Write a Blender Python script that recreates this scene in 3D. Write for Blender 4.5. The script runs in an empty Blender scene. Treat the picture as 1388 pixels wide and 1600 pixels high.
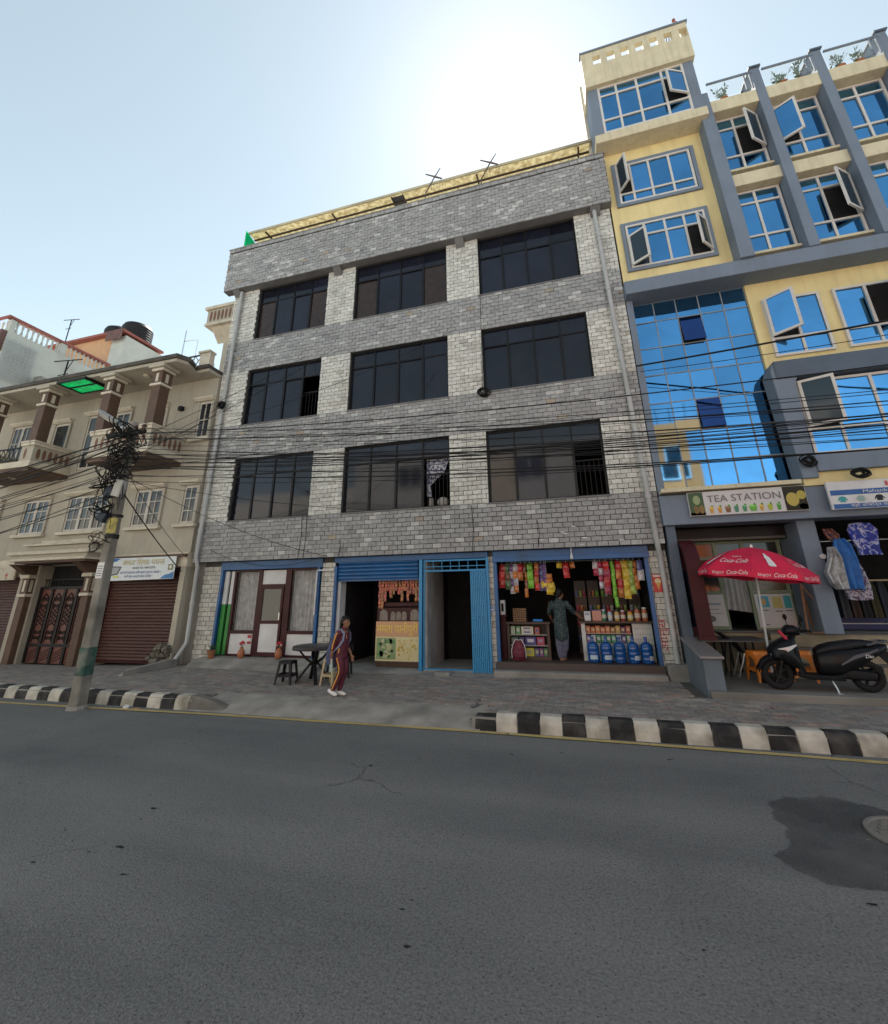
import bpy, bmesh, math, random
from mathutils import Vector, Matrix
random.seed(7)
R = math.radians
scene = bpy.context.scene
COL = scene.collection
# ------------------------------------------------------------------ camera
# the street runs along X, the house fronts stand at Y = 10.5, the road surface is Z = 0
cam_d = bpy.data.cameras.new('camera'); cam = bpy.data.objects.new('camera', cam_d); COL.objects.link(cam)
F_PX, PW, PH, PCX, PCY = 691.6, 1388.0, 1600.0, 694.0, 705.1
yaw, pit, roll = R(-16.16), R(18.42), R(-0.69)
fw = Vector((math.sin(yaw) * math.cos(pit), math.cos(yaw) * math.cos(pit), math.sin(pit)))
rt0 = Vector((math.cos(yaw), -math.sin(yaw), 0)); up0 = rt0.cross(fw)
rt = rt0 * math.cos(roll) + up0 * math.sin(roll); up = -rt0 * math.sin(roll) + up0 * math.cos(roll)
mw = Matrix((rt, up, -fw)).transposed().to_4x4(); mw.translation = Vector((0, 0, 1.8))
cam.matrix_world = mw
cam_d.sensor_fit = 'HORIZONTAL'; cam_d.sensor_width = 36.0; cam_d.lens = F_PX / PW * 36.0
cam_d.shift_x = 0.0; cam_d.shift_y = -(PH / 2 - PCY) / PW
cam_d.clip_start = 0.05; cam_d.clip_end = 3000
scene.camera = cam
scene.render.resolution_x = 888; scene.render.resolution_y = 1024
# ------------------------------------------------------------------ sky, sun, exposure
SUN_EL, SUN_AZ, SKY_SAT = 55.0, -4.8, 0.5            # azimuth from +Y towards +X
world = bpy.data.worlds.new('World'); scene.world = world; world.use_nodes = True
nt = world.node_tree; nt.nodes.clear()
out = nt.nodes.new('ShaderNodeOutputWorld'); bg = nt.nodes.new('ShaderNodeBackground'); sky = nt.nodes.new('ShaderNodeTexSky')
sky.sky_type = 'NISHITA'; sky.sun_disc = False; sky.sun_elevation = R(SUN_EL); sky.sun_rotation = R(SUN_AZ)
sky.altitude = 1300; sky.air_density = 1.0; sky.dust_density = 0.6; sky.ozone_density = 1.0
bg.inputs['Strength'].default_value = 0.08
hs = nt.nodes.new('ShaderNodeHueSaturation'); hs.inputs['Saturation'].default_value = SKY_SAT; hs.inputs['Hue'].default_value = 0.46   # hazy, pale city sky
nt.links.new(sky.outputs[0], hs.inputs['Color']); nt.links.new(hs.outputs[0], bg.inputs[0]); nt.links.new(bg.outputs[0], out.inputs[0])
sun_d = bpy.data.lights.new('sun', 'SUN'); sun_d.energy = 5.0; sun_d.angle = R(0.5); sun_d.color = (1.0, 0.95, 0.87)
sun = bpy.data.objects.new('sun', sun_d); COL.objects.link(sun)
sdir = Vector((math.sin(R(SUN_AZ)) * math.cos(R(SUN_EL)), math.cos(R(SUN_AZ)) * math.cos(R(SUN_EL)), math.sin(R(SUN_EL))))
sun.rotation_euler = (-sdir).to_track_quat('-Z', 'Y').to_euler()
sun.location = (0, 20, 40)
vs = scene.view_settings
vs.view_transform = 'Standard'; vs.look = 'None'; vs.gamma = 1.0; vs.exposure = 1.58; vs.use_curve_mapping = False
scene.cycles.max_bounces = 6; scene.cycles.diffuse_bounces = 4; scene.cycles.glossy_bounces = 4
scene.cycles.transmission_bounces = 6; scene.cycles.transparent_max_bounces = 8
scene.cycles.caustics_reflective = False; scene.cycles.caustics_refractive = False
# ------------------------------------------------------------------ helpers
ORG = {}
def V(*a): return Vector(a)
def _props(o, label, cat, group, kind):
    if label: o['label'] = label
    if cat: o['category'] = cat
    if group: o['group'] = group
    if kind: o['kind'] = kind
def thing(name, label, cat, loc, rotz=0.0, group=None, local=False):
    o = bpy.data.objects.new(name, None); o.empty_display_size = 0.1; COL.objects.link(o)
    o.location = loc; o.rotation_euler = (0, 0, rotz)
    _props(o, label, cat, group, None)
    ORG[o.name] = Vector((0, 0, 0)) if local else Vector(loc)
    return o
class MB:
    def __init__(s): s.v = []; s.f = []; s.c = []; s.u = {}
    def add(s, vs, fs, col=None):
        n = len(s.v); s.v += [tuple(v) for v in vs]; s.f += [tuple(i + n for i in f) for f in fs]
        s.c += [col] * len(fs); return s
    def box(s, x0, x1, y0, y1, z0, z1, col=None):
        vs = [(x0, y0, z0), (x1, y0, z0), (x1, y1, z0), (x0, y1, z0), (x0, y0, z1), (x1, y0, z1), (x1, y1, z1), (x0, y1, z1)]
        return s.add(vs, [(0, 3, 2, 1), (4, 5, 6, 7), (0, 1, 5, 4), (1, 2, 6, 5), (2, 3, 7, 6), (3, 0, 4, 7)], col)
    def obox(s, c, ax, ay, az, col=None):
        c = Vector(c); ax = Vector(ax); ay = Vector(ay); az = Vector(az); vs = []
        for k in (-1, 1):
            for i, j in ((-1, -1), (1, -1), (1, 1), (-1, 1)): vs.append(c + ax * i + ay * j + az * k)
        return s.add(vs, [(0, 3, 2, 1), (4, 5, 6, 7), (0, 1, 5, 4), (1, 2, 6, 5), (2, 3, 7, 6), (3, 0, 4, 7)], col)
    def bar(s, p, q, w, h=None, ref=(0, 0, 1)):
        p = Vector(p); q = Vector(q); d = (q - p); L = d.length; d.normalize(); r = Vector(ref)
        if abs(d.dot(r)) > 0.95: r = Vector((0, 1, 0))
        a = d.cross(r).normalized(); b = a.cross(d).normalized(); h = h or w
        return s.obox((p + q) / 2, a * w / 2, b * h / 2, d * L / 2)
    def prism(s, poly, axis, a, b):
        def m(u, w, t): return {'x': (t, u, w), 'y': (u, t, w), 'z': (u, w, t)}[axis]
        n = len(poly); vs = [m(u, w, a) for u, w in poly] + [m(u, w, b) for u, w in poly]
        fs = [tuple(range(n - 1, -1, -1)), tuple(range(n, 2 * n))] + [(i, (i + 1) % n, n + (i + 1) % n, n + i) for i in range(n)]
        return s.add(vs, fs)
    def tube(s, pts, r, n=8, caps=True):
        pts = [Vector(p) for p in pts]; m = len(pts); rs = r if isinstance(r, (list, tuple)) else [r] * m
        vs = []; prev = None
        for i, p in enumerate(pts):
            t = (pts[min(i + 1, m - 1)] - pts[max(i - 1, 0)]).normalized()
            if prev is None:
                a = t.cross(Vector((0, 0, 1)))
                if a.length < 0.1: a = t.cross(Vector((0, 1, 0)))
            else: a = prev - t * prev.dot(t)
            a.normalize(); prev = a; b = t.cross(a)
            for k in range(n):
                an = 2 * math.pi * k / n; vs.append(p + (a * math.cos(an) + b * math.sin(an)) * rs[i])
        fs = [(i * n + k, i * n + (k + 1) % n, (i + 1) * n + (k + 1) % n, (i + 1) * n + k) for i in range(m - 1) for k in range(n)]
        if caps: fs += [tuple(range(n - 1, -1, -1)), tuple(range((m - 1) * n, m * n))]
        return s.add(vs, fs)
    def lathe(s, prof, n=16, c=(0, 0, 0), axis='z', closed=False):
        vs = []; m = len(prof)
        for r, z in prof:
            for k in range(n):
                a = 2 * math.pi * k / n; x, y = r * math.cos(a), r * math.sin(a)
                p = {'z': (x, y, z), 'y': (x, z, y), 'x': (z, x, y)}[axis]
                vs.append((c[0] + p[0], c[1] + p[1], c[2] + p[2]))
        fs = [(i * n + k, i * n + (k + 1) % n, (i + 1) * n + (k + 1) % n, (i + 1) * n + k) for i in range(m - 1) for k in range(n)]
        if closed: fs += [((m - 1) * n + k, (m - 1) * n + (k + 1) % n, (k + 1) % n, k) for k in range(n)]
        else:
            if prof[0][0] > 1e-5: fs.append(tuple(range(n - 1, -1, -1)))
            if prof[-1][0] > 1e-5: fs.append(tuple(range((m - 1) * n, m * n)))
        return s.add(vs, fs)
    def ell(s, c, r, n=12, m=8):
        if not isinstance(r, (list, tuple)): r = (r, r, r)
        return s.add([(c[0] + r[0] * math.sin(math.pi * i / m) * math.cos(2 * math.pi * k / n), c[1] + r[1] * math.sin(math.pi * i / m) * math.sin(2 * math.pi * k / n), c[2] + r[2] * math.cos(math.pi * i / m)) for i in range(m + 1) for k in range(n)],
                     [(i * n + k, i * n + (k + 1) % n, (i + 1) * n + (k + 1) % n, (i + 1) * n + k) for i in range(m) for k in range(n)])
    def loft(s, rings, caps=True, closed=True):
        n = len(rings[0]); m = len(rings); vs = [p for r in rings for p in r]
        kk = n if closed else n - 1
        fs = [(i * n + k, i * n + (k + 1) % n, (i + 1) * n + (k + 1) % n, (i + 1) * n + k) for i in range(m - 1) for k in range(kk)]
        if caps: fs += [tuple(range(n - 1, -1, -1)), tuple(range((m - 1) * n, m * n))]
        return s.add(vs, fs)
    def build(s, name, mat, parent=None, label=None, cat=None, group=None, kind=None, smooth=False, bevel=0.0, loc=None, sub=0, solid=0.0):
        o0 = ORG[parent.name] if parent is not None else Vector(loc or (0, 0, 0))
        me = bpy.data.meshes.new(name)
        me.from_pydata([(v[0] - o0[0], v[1] - o0[1], v[2] - o0[2]) for v in s.v], [], s.f)
        bm = bmesh.new(); bm.from_mesh(me)
        if smooth or bevel: bmesh.ops.remove_doubles(bm, verts=bm.verts, dist=1e-5)
        bmesh.ops.recalc_face_normals(bm, faces=bm.faces)
        if bevel:
            es = [e for e in bm.edges if len(e.link_faces) == 2 and e.calc_face_angle(0) > 0.5]
            bmesh.ops.bevel(bm, geom=es, offset=bevel, segments=1, affect='EDGES', clamp_overlap=True)
        bm.to_mesh(me); bm.free()
        if any(c is not None for c in s.c) and len(me.polygons) == len(s.c):
            at = me.attributes.new('tone', 'FLOAT_COLOR', 'FACE')
            for i, c in enumerate(s.c): at.data[i].color = tuple(c) + (1,) if c else (1, 1, 1, 1)
        if smooth:
            me.polygons.foreach_set('use_smooth', [True] * len(me.polygons))
            try: me.set_sharp_from_angle(angle=R(38))
            except Exception: pass
        if isinstance(mat, (list, tuple)):
            for m_ in mat: me.materials.append(m_)
        elif mat: me.materials.append(mat)
        o = bpy.data.objects.new(name, me); COL.objects.link(o)
        if parent is not None: o.parent = parent
        else: o.location = o0
        ORG[o.name] = o0
        if solid:
            m_ = o.modifiers.new('thick', 'SOLIDIFY'); m_.thickness = solid; m_.offset = 0
        if sub:
            m_ = o.modifiers.new('sub', 'SUBSURF'); m_.levels = sub; m_.render_levels = sub
        _props(o, label, cat, group, kind)
        return o
def inst(name, me, loc, parent, scale=(1, 1, 1), color=None, rot=None):
    o = bpy.data.objects.new(name, me); COL.objects.link(o); o.parent = parent
    p = Vector(loc) - ORG[parent.name]; o.location = p; o.scale = scale
    if rot: o.rotation_euler = rot
    if color: o.color = tuple(color) + (1,)
    ORG[o.name] = Vector((0, 0, 0))
    return o
def copy_tree(o, parent=None):
    c = o.copy(); COL.objects.link(c); c.parent = parent; ORG[c.name] = ORG.get(o.name, Vector((0, 0, 0)))
    for ch in list(o.children): copy_tree(ch, c)
    return c
def ring(c, rx, rz, n=14, p=2.0, ax='x', tilt=0.0):
    """superellipse ring across axis ax"""
    out_ = []
    for k in range(n):
        a = 2 * math.pi * k / n; ca, sa = math.cos(a), math.sin(a)
        u = math.copysign(abs(ca) ** (2 / p), ca) * rx; w = math.copysign(abs(sa) ** (2 / p), sa) * rz
        q = {'x': (w * math.sin(tilt), u, w * math.cos(tilt)), 'y': (u, w * math.sin(tilt), w * math.cos(tilt)), 'z': (u, w, 0)}[ax]
        out_.append((c[0] + q[0], c[1] + q[1], c[2] + q[2]))
    return out_
# ------------------------------------------------------------------ materials
MATS = {}
def M(name, col, rough=0.6, metal=0.0, var=0.12, vs_=3.0, dirt=0.0, dcol=(0.05, 0.045, 0.04), ds=0.7, streak=False, bump=0.0, bs=60.0, tone=None, spec=0.5, emit=0.0, alpha=1.0, trans=0.0, grain=0.0, gs=200.0, coat=0.0, ior=1.5, stops=None, objvar=0.0):
    if name in MATS: return MATS[name]
    if max(col) < .06 and rough > .3 and not coat and not metal: spec = min(spec, .2)
    m = bpy.data.materials.new(name); m.use_nodes = True; n = m.node_tree; b = n.nodes['Principled BSDF']
    b.inputs['Roughness'].default_value = rough; b.inputs['Metallic'].default_value = metal
    b.inputs['Specular IOR Level'].default_value = spec; b.inputs['IOR'].default_value = ior
    if trans: b.inputs['Transmission Weight'].default_value = trans
    if coat: b.inputs['Coat Weight'].default_value = coat; b.inputs['Coat Roughness'].default_value = 0.08
    tc = n.nodes.new('ShaderNodeNewGeometry'); pos = tc.outputs['Position']
    def noise(scale, det=4, vec=None):
        t = n.nodes.new('ShaderNodeTexNoise'); t.inputs['Scale'].default_value = scale; t.inputs['Detail'].default_value = det
        n.links.new(vec or pos, t.inputs['Vector']); return t.outputs['Fac']
    def mixc(fac, a, c2, blend='MIX'):
        x = n.nodes.new('ShaderNodeMix'); x.data_type = 'RGBA'; x.blend_type = blend
        if isinstance(fac, float): x.inputs[0].default_value = fac
        else: n.links.new(fac, x.inputs[0])
        for sck, val in ((x.inputs[6], a), (x.inputs[7], c2)):
            if isinstance(val, tuple): sck.default_value = val + (1,)
            else: n.links.new(val, sck)
        return x.outputs[2]
    def rampf(fac, lo, hi):
        x = n.nodes.new('ShaderNodeMapRange'); x.inputs[1].default_value = lo; x.inputs[2].default_value = hi
        n.links.new(fac, x.inputs[0]); return x.outputs[0]
    cur = tuple(col)
    if tone == 'obj':
        t = n.nodes.new('ShaderNodeObjectInfo'); cur = t.outputs['Color']
    elif tone == 'attr':
        t = n.nodes.new('ShaderNodeAttribute'); t.attribute_name = 'tone'; cur = t.outputs['Color']
    if stops:
        t = n.nodes.new('ShaderNodeValToRGB'); n.links.new(noise(stops[0], 5), t.inputs[0])
        els = t.color_ramp.elements
        while len(els) < len(stops[1]): els.new(0.5)
        for e, (p_, c_) in zip(els, stops[1]): e.position = p_; e.color = tuple(c_) + (1,)
        cur = t.outputs[0]
    if var:
        f = rampf(noise(vs_, 5), 0.3, 0.7)
        lo = tuple(1 - var for _ in range(3)); hi = tuple(1 + var * 0.6 for _ in range(3))
        cur = mixc(1.0, cur, mixc(f, lo, hi), 'MULTIPLY')
    if objvar:
        t = n.nodes.new('ShaderNodeObjectInfo'); cur = mixc(1.0, cur, mixc(t.outputs['Random'], tuple(1 - objvar for _ in range(3)), tuple(1 + objvar for _ in range(3))), 'MULTIPLY')
    if grain:
        f = rampf(noise(gs, 2), 0.25, 0.75)
        cur = mixc(1.0, cur, mixc(f, tuple(1 - grain for _ in range(3)), tuple(1 + grain for _ in range(3))), 'MULTIPLY')
    if dirt:
        vec = None
        if streak:
            mp = n.nodes.new('ShaderNodeMapping'); mp.inputs['Scale'].default_value = (2.2, 2.2, 0.16); n.links.new(pos, mp.inputs[0]); vec = mp.outputs[0]
        f = rampf(noise(ds * (3 if streak else 1), 7, vec), 0.48, 0.72)
        mm = n.nodes.new('ShaderNodeMath'); mm.operation = 'MULTIPLY'; mm.inputs[1].default_value = dirt; n.links.new(f, mm.inputs[0])
        cur = mixc(mm.outputs[0], cur, tuple(dcol))
    if isinstance(cur, tuple): b.inputs['Base Color'].default_value = cur + (1,)
    else: n.links.new(cur, b.inputs['Base Color'])
    if emit:
        b.inputs['Emission Strength'].default_value = emit
        if isinstance(cur, tuple): b.inputs['Emission Color'].default_value = cur + (1,)
        else: n.links.new(cur, b.inputs['Emission Color'])
    if alpha < 1: b.inputs['Alpha'].default_value = alpha
    if bump:
        bp = n.nodes.new('ShaderNodeBump'); bp.inputs['Strength'].default_value = bump; bp.inputs['Distance'].default_value = 0.01
        n.links.new(noise(bs, 4), bp.inputs['Height']); n.links.new(bp.outputs[0], b.inputs['Normal'])
    if rough > 0.25 and not metal:
        rr = n.nodes.new('ShaderNodeMapRange'); rr.inputs[3].default_value = max(0.05, rough - 0.12); rr.inputs[4].default_value = min(1, rough + 0.1)
        n.links.new(noise(9.0, 3), rr.inputs[0]); n.links.new(rr.outputs[0], b.inputs['Roughness'])
    MATS[name] = m
    return m
def translucent(name, col, dark, scale=2.0, mixf=0.5, alpha=1.0):
    """thin sheet that lets daylight glow through"""
    m = bpy.data.materials.new(name); m.use_nodes = True; n = m.node_tree; n.nodes.clear()
    o = n.nodes.new('ShaderNodeOutputMaterial'); d = n.nodes.new('ShaderNodeBsdfDiffuse'); t = n.nodes.new('ShaderNodeBsdfTranslucent')
    x = n.nodes.new('ShaderNodeMixShader'); x.inputs[0].default_value = mixf
    g = n.nodes.new('ShaderNodeNewGeometry'); ns = n.nodes.new('ShaderNodeTexNoise'); ns.inputs['Scale'].default_value = scale; ns.inputs['Detail'].default_value = 8
    r = n.nodes.new('ShaderNodeValToRGB'); r.color_ramp.elements[0].position = 0.35; r.color_ramp.elements[1].position = 0.6
    r.color_ramp.elements[0].color = tuple(dark) + (1,); r.color_ramp.elements[1].color = tuple(col) + (1,)
    n.links.new(g.outputs['Position'], ns.inputs['Vector']); n.links.new(ns.outputs['Fac'], r.inputs[0])
    n.links.new(r.outputs[0], d.inputs[0]); n.links.new(r.outputs[0], t.inputs[0])
    n.links.new(d.outputs[0], x.inputs[1]); n.links.new(t.outputs[0], x.inputs[2])
    if alpha < 1:
        tr = n.nodes.new('ShaderNodeBsdfTransparent'); y = n.nodes.new('ShaderNodeMixShader'); y.inputs[0].default_value = alpha
        n.links.new(tr.outputs[0], y.inputs[1]); n.links.new(x.outputs[0], y.inputs[2]); n.links.new(y.outputs[0], o.inputs[0])
    else: n.links.new(x.outputs[0], o.inputs[0])
    return m
m_glass_dark = M('dark_tinted_glass', (0.010, 0.012, 0.022), 0.07, var=0.4, vs_=0.7, spec=0.45, bump=0.08, bs=1.6, objvar=0.35, dirt=0.25, ds=1.5, dcol=(0.03, 0.03, 0.035))
m_glass_brown = M('brown_curtain_glass', (0.035, 0.02, 0.015), 0.12, var=0.3, vs_=6)
m_glass_blue = M('blue_mirror_glass', (0.12, 0.37, 0.70), 0.04, metal=1.0, var=0.16, vs_=0.9, bump=0.06, bs=1.3, dirt=0.15, ds=2.5, dcol=(0.10, 0.20, 0.32), objvar=0.16)
m_glass_deep = M('deep_blue_mirror_glass', (0.05, 0.10, 0.28), 0.06, metal=1.0, var=0.15, vs_=0.8)
m_glass_slate = M('slate_tinted_glass', (0.02, 0.035, 0.05), 0.08, var=0.2, vs_=1)
m_glass_house = M('house_window_glass', (0.035, 0.038, 0.04), 0.09, var=0.6, vs_=1.4, spec=0.5, ior=1.5)
m_black_alu = M('black_aluminium', (0.012, 0.012, 0.014), 0.4, var=0.2)
m_white_pvc = M('white_window_frame', (0.62, 0.60, 0.57), 0.45, dirt=0.25, ds=3)
m_dark = M('dark_interior', (0.018, 0.017, 0.018), 0.9, var=0.3)  # shade of rooms and openings put into the colour
m_mortar = M('grey_mortar', (0.065, 0.063, 0.058), 0.9, var=0.2, bump=0.3)
m_tile_obj = M('stone_tile', (0.2, 0.2, 0.2), 0.62, tone='obj', var=0.22, vs_=14, grain=0.12, gs=90, bump=0.5, bs=40, dirt=0.26, ds=0.45, streak=True, dcol=(0.15, 0.145, 0.135))
m_tile_att = M('stone_tile_field', (0.2, 0.2, 0.2), 0.62, tone='attr', var=0.22, vs_=14, grain=0.12, gs=90, bump=0.5, bs=40, dirt=0.26, ds=0.45, streak=True, dcol=(0.15, 0.145, 0.135))
m_plaster_grey = M('grey_soffit_plaster', (0.17, 0.17, 0.175), 0.85, var=0.15, dirt=0.3)
m_blue_paint = M('blue_gloss_paint', (0.008, 0.085, 0.25), 0.42, var=0.2, dirt=0.2, ds=2)
m_blue_light = M('light_blue_gate_paint', (0.018, 0.22, 0.46), 0.42, var=0.15, dirt=0.2, ds=3)
m_pipe = M('grey_plastic_pipe', (0.42, 0.43, 0.43), 0.5, dirt=0.3, ds=1.5)
m_concrete = M('weathered_concrete', (0.27, 0.26, 0.24), 0.88, var=0.25, vs_=2, grain=0.15, gs=120, bump=0.4, bs=40, dirt=0.35, ds=1.2)
m_concrete_pale = M('pale_concrete', (0.30, 0.28, 0.25), 0.9, var=0.35, vs_=2.5, grain=0.12, gs=90, bump=0.3, bs=40, dirt=0.3, ds=0.8)
m_black_pl = M('black_plastic', (0.014, 0.013, 0.016), 0.45, var=0.2)
m_cable = M('black_cable', (0.012, 0.012, 0.013), 0.6, var=0.1)
m_iron = M('black_iron', (0.014, 0.013, 0.013), 0.5, var=0.3)
m_maroon = M('maroon_frame', (0.045, 0.010, 0.012), 0.4, var=0.2)
m_white = M('white_board', (0.60, 0.60, 0.61), 0.5, dirt=0.12, ds=2)
m_steel = M('bare_steel', (0.5, 0.5, 0.5), 0.35, metal=0.9)
# ------------------------------------------------------------------ ground, road, kerb, pavement
def structure(name, mb, mat, loc=(0, 0, 0), smooth=False, bevel=0, kind='structure'):
    return mb.build(name, mat, loc=loc, kind=kind, smooth=smooth, bevel=bevel)
m_ground = M('bare_ground', (0.30, 0.28, 0.25), 0.95, var=0.2, vs_=0.3, grain=0.1)
def asphalt_mat():
    m = bpy.data.materials.new('asphalt'); m.use_nodes = True; n = m.node_tree; b = n.nodes['Principled BSDF']; L = n.links.new
    g = n.nodes.new('ShaderNodeNewGeometry')
    def noise(sc, det, scale=None, rough=.5):
        t = n.nodes.new('ShaderNodeTexNoise'); t.inputs['Scale'].default_value = sc; t.inputs['Detail'].default_value = det; t.inputs['Roughness'].default_value = rough
        if scale:
            mp = n.nodes.new('ShaderNodeMapping'); mp.inputs['Scale'].default_value = scale; L(g.outputs['Position'], mp.inputs[0]); L(mp.outputs[0], t.inputs['Vector'])
        else: L(g.outputs['Position'], t.inputs['Vector'])
        return t.outputs['Fac']
    def rng(f, a, c, lo=0., hi=1.):
        t = n.nodes.new('ShaderNodeMapRange'); t.inputs[1].default_value = a; t.inputs[2].default_value = c; t.inputs[3].default_value = lo; t.inputs[4].default_value = hi; L(f, t.inputs[0]); return t.outputs[0]
    def mix(f, a, c, bl='MIX'):
        t = n.nodes.new('ShaderNodeMix'); t.data_type = 'RGBA'; t.blend_type = bl
        if isinstance(f, float): t.inputs[0].default_value = f
        else: L(f, t.inputs[0])
        for sk, v in ((t.inputs[6], a), (t.inputs[7], c)):
            if isinstance(v, tuple): sk.default_value = v + (1,)
            else: L(v, sk)
        return t.outputs[2]
    c = mix(rng(noise(.55, 6), .35, .66), (.116, .120, .123), (.156, .158, .157))
    c = mix(rng(noise(1.0, 5, (.10, .95, 1)), .40, .62, 0, .8), c, (.182, .183, .180))          # dusty lanes along the street
    c = mix(rng(noise(.35, 6, (1, 1, 1), .65), .52, .70, 0, .6), c, (.10, .102, .105))          # old seal coat
    c = mix(1.0, c, mix(rng(noise(55, 3), .3, .7), (.72, .72, .72), (1.26, 1.26, 1.25)), 'MULTIPLY')
    v = n.nodes.new('ShaderNodeTexVoronoi'); v.inputs['Scale'].default_value = 48; L(g.outputs['Position'], v.inputs['Vector'])
    c = mix(rng(v.outputs['Distance'], .10, .20, .6, 0), c, (.25, .245, .23))                     # exposed grit
    v2 = n.nodes.new('ShaderNodeTexVoronoi'); v2.inputs['Scale'].default_value = 31; L(g.outputs['Position'], v2.inputs['Vector'])
    c = mix(rng(v2.outputs['Distance'], .12, .22, .7, 0), c, (.035, .035, .037))
    vc = n.nodes.new('ShaderNodeTexVoronoi'); vc.feature = 'DISTANCE_TO_EDGE'; vc.inputs['Scale'].default_value = .42
    wn = n.nodes.new('ShaderNodeTexNoise'); wn.inputs['Scale'].default_value = 1.6; wn.inputs['Detail'].default_value = 8; L(g.outputs['Position'], wn.inputs['Vector'])
    ad = n.nodes.new('ShaderNodeMix'); ad.data_type = 'VECTOR'; ad.inputs[0].default_value = .35; L(g.outputs['Position'], ad.inputs[4]); L(wn.outputs['Color'], ad.inputs[5]); L(ad.outputs[1], vc.inputs['Vector'])
    cr = rng(vc.outputs['Distance'], .0, .004, .7, 0); gate = rng(noise(.5, 2), .57, .63)
    mu = n.nodes.new('ShaderNodeMath'); mu.operation = 'MULTIPLY'; L(cr, mu.inputs[0]); L(gate, mu.inputs[1])
    c = mix(mu.outputs[0], c, (.03, .03, .031))
    L(c, b.inputs['Base Color']); b.inputs['Specular IOR Level'].default_value = .3
    L(rng(noise(.8, 4), .3, .7, .72, .92), b.inputs['Roughness'])
    bp = n.nodes.new('ShaderNodeBump'); bp.inputs['Strength'].default_value = .9; bp.inputs['Distance'].default_value = .012; L(noise(85, 5), bp.inputs['Height']); L(bp.outputs[0], b.inputs['Normal'])
    return m
m_asph = asphalt_mat()
m_asph_patch = M('dark_asphalt_patch', (0.075, 0.077, 0.080), 0.8, var=0.35, vs_=2.2, grain=0.4, gs=95, bump=0.8, bs=90, dirt=0.8, ds=1.6, dcol=(0.15, 0.148, 0.14))
m_tar = M('tar_spot', (0.018, 0.018, 0.019), 0.7, var=0.3)
m_yellow = M('worn_yellow_paint', (0.52, 0.39, 0.15), 0.75, var=0.3, vs_=3, grain=0.3, gs=60, dirt=0.5, ds=3.0, dcol=(0.10, 0.09, 0.065))
structure('ground', MB().add([(-700, -700, -.05), (700, -700, -.05), (700, 900, -.05), (-700, 900, -.05)], [(0, 1, 2, 3)]), m_ground)
road_mb = MB()
NX, NY = 60, 12
rv = []
for j in range(NY + 1):
    for i in range(NX + 1):
        x = -60 + 120 * i / NX; y = -3 + 10.32 * j / NY
        rv.append((x, y, 0.006 * math.sin(x * .9 + y) * math.sin(y * 1.3)))
road_mb.add(rv, [(j * (NX + 1) + i, j * (NX + 1) + i + 1, (j + 1) * (NX + 1) + i + 1, (j + 1) * (NX + 1) + i) for j in range(NY) for i in range(NX)])
road = structure('road', road_mb, m_asph, smooth=True)
def zr(x, y): return 0.006 * math.sin(x * .9 + y) * math.sin(y * 1.3)
def lerp_tab(tab, x):
    if x <= tab[0][0]: return tab[0][1]
    for (a, va), (b, vb) in zip(tab, tab[1:]):
        if x <= b: return va + (vb - va) * (x - a) / (b - a)
    return tab[-1][1]
YL = [(-60, 6.62), (-11, 6.80), (-6, 6.98), (-2, 7.06), (1.5, 6.98), (3.2, 6.93), (20, 6.9), (60, 6.8)]
lb = MB(); xs = [-60 + i * 0.5 for i in range(241)]
for i, x in enumerate(xs):
    y = lerp_tab(YL, x); h = 0.05 + 0.006 * math.sin(i * 1.7)
    lb.v += [(x, y - h, zr(x, y) + 0.008), (x, y + h, zr(x, y) + 0.008)]
    if i: lb.f.append((2 * i - 2, 2 * i, 2 * i + 1, 2 * i - 1)); lb.c.append(None)
lb.build('yellow_line', m_yellow, road)
# dark asphalt repair round the manhole, with a ragged outline
pp = [(1.50, 5.48), (1.66, 5.60), (1.85, 5.63), (2.04, 5.69), (2.2, 5.6), (2.36, 5.51), (2.9, 5.5), (3.2, 5.0), (3.0, 4.3), (2.4, 4.12), (1.95, 4.2), (1.69, 4.21), (1.42, 4.20), (1.28, 4.34), (1.22, 4.52), (1.33, 4.62), (1.42, 4.9), (1.44, 5.2)]
pj = []
for (a, b), (c, d) in zip(pp, pp[1:] + pp[:1]):
    for t in (0, .33, .66): pj.append((a + (c - a) * t + random.uniform(-.025, .025), b + (d - b) * t + random.uniform(-.025, .025)))
cx_ = sum(p[0] for p in pj) / len(pj); cy_ = sum(p[1] for p in pj) / len(pj)
pm = MB()
rings_ = [[(cx_ + (x - cx_) * s, cy_ + (y - cy_) * s) for x, y in pj] for s in (1.12, .96, .75, .5, .25, .02)]
pm.loft([[(x, y, zr(x, y) + .005) for x, y in r_] for k, r_ in enumerate(rings_)], caps=False)
pm_o = pm.build('asphalt_patch', m_asph_patch, road, smooth=True)
at = pm_o.data.attributes.new('edge', 'FLOAT', 'POINT'); np_ = len(pj)
for i, v in enumerate(pm_o.data.vertices):
    rr_q = max(abs((v.co.x - cx_)), 1e-6); at.data[i].value = 0.0
    best = min(range(len(rings_)), key=lambda k: min((v.co.x - q[0]) ** 2 + (v.co.y - q[1]) ** 2 for q in rings_[k])); at.data[i].value = 0.0 if best == 0 else 1.0
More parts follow.
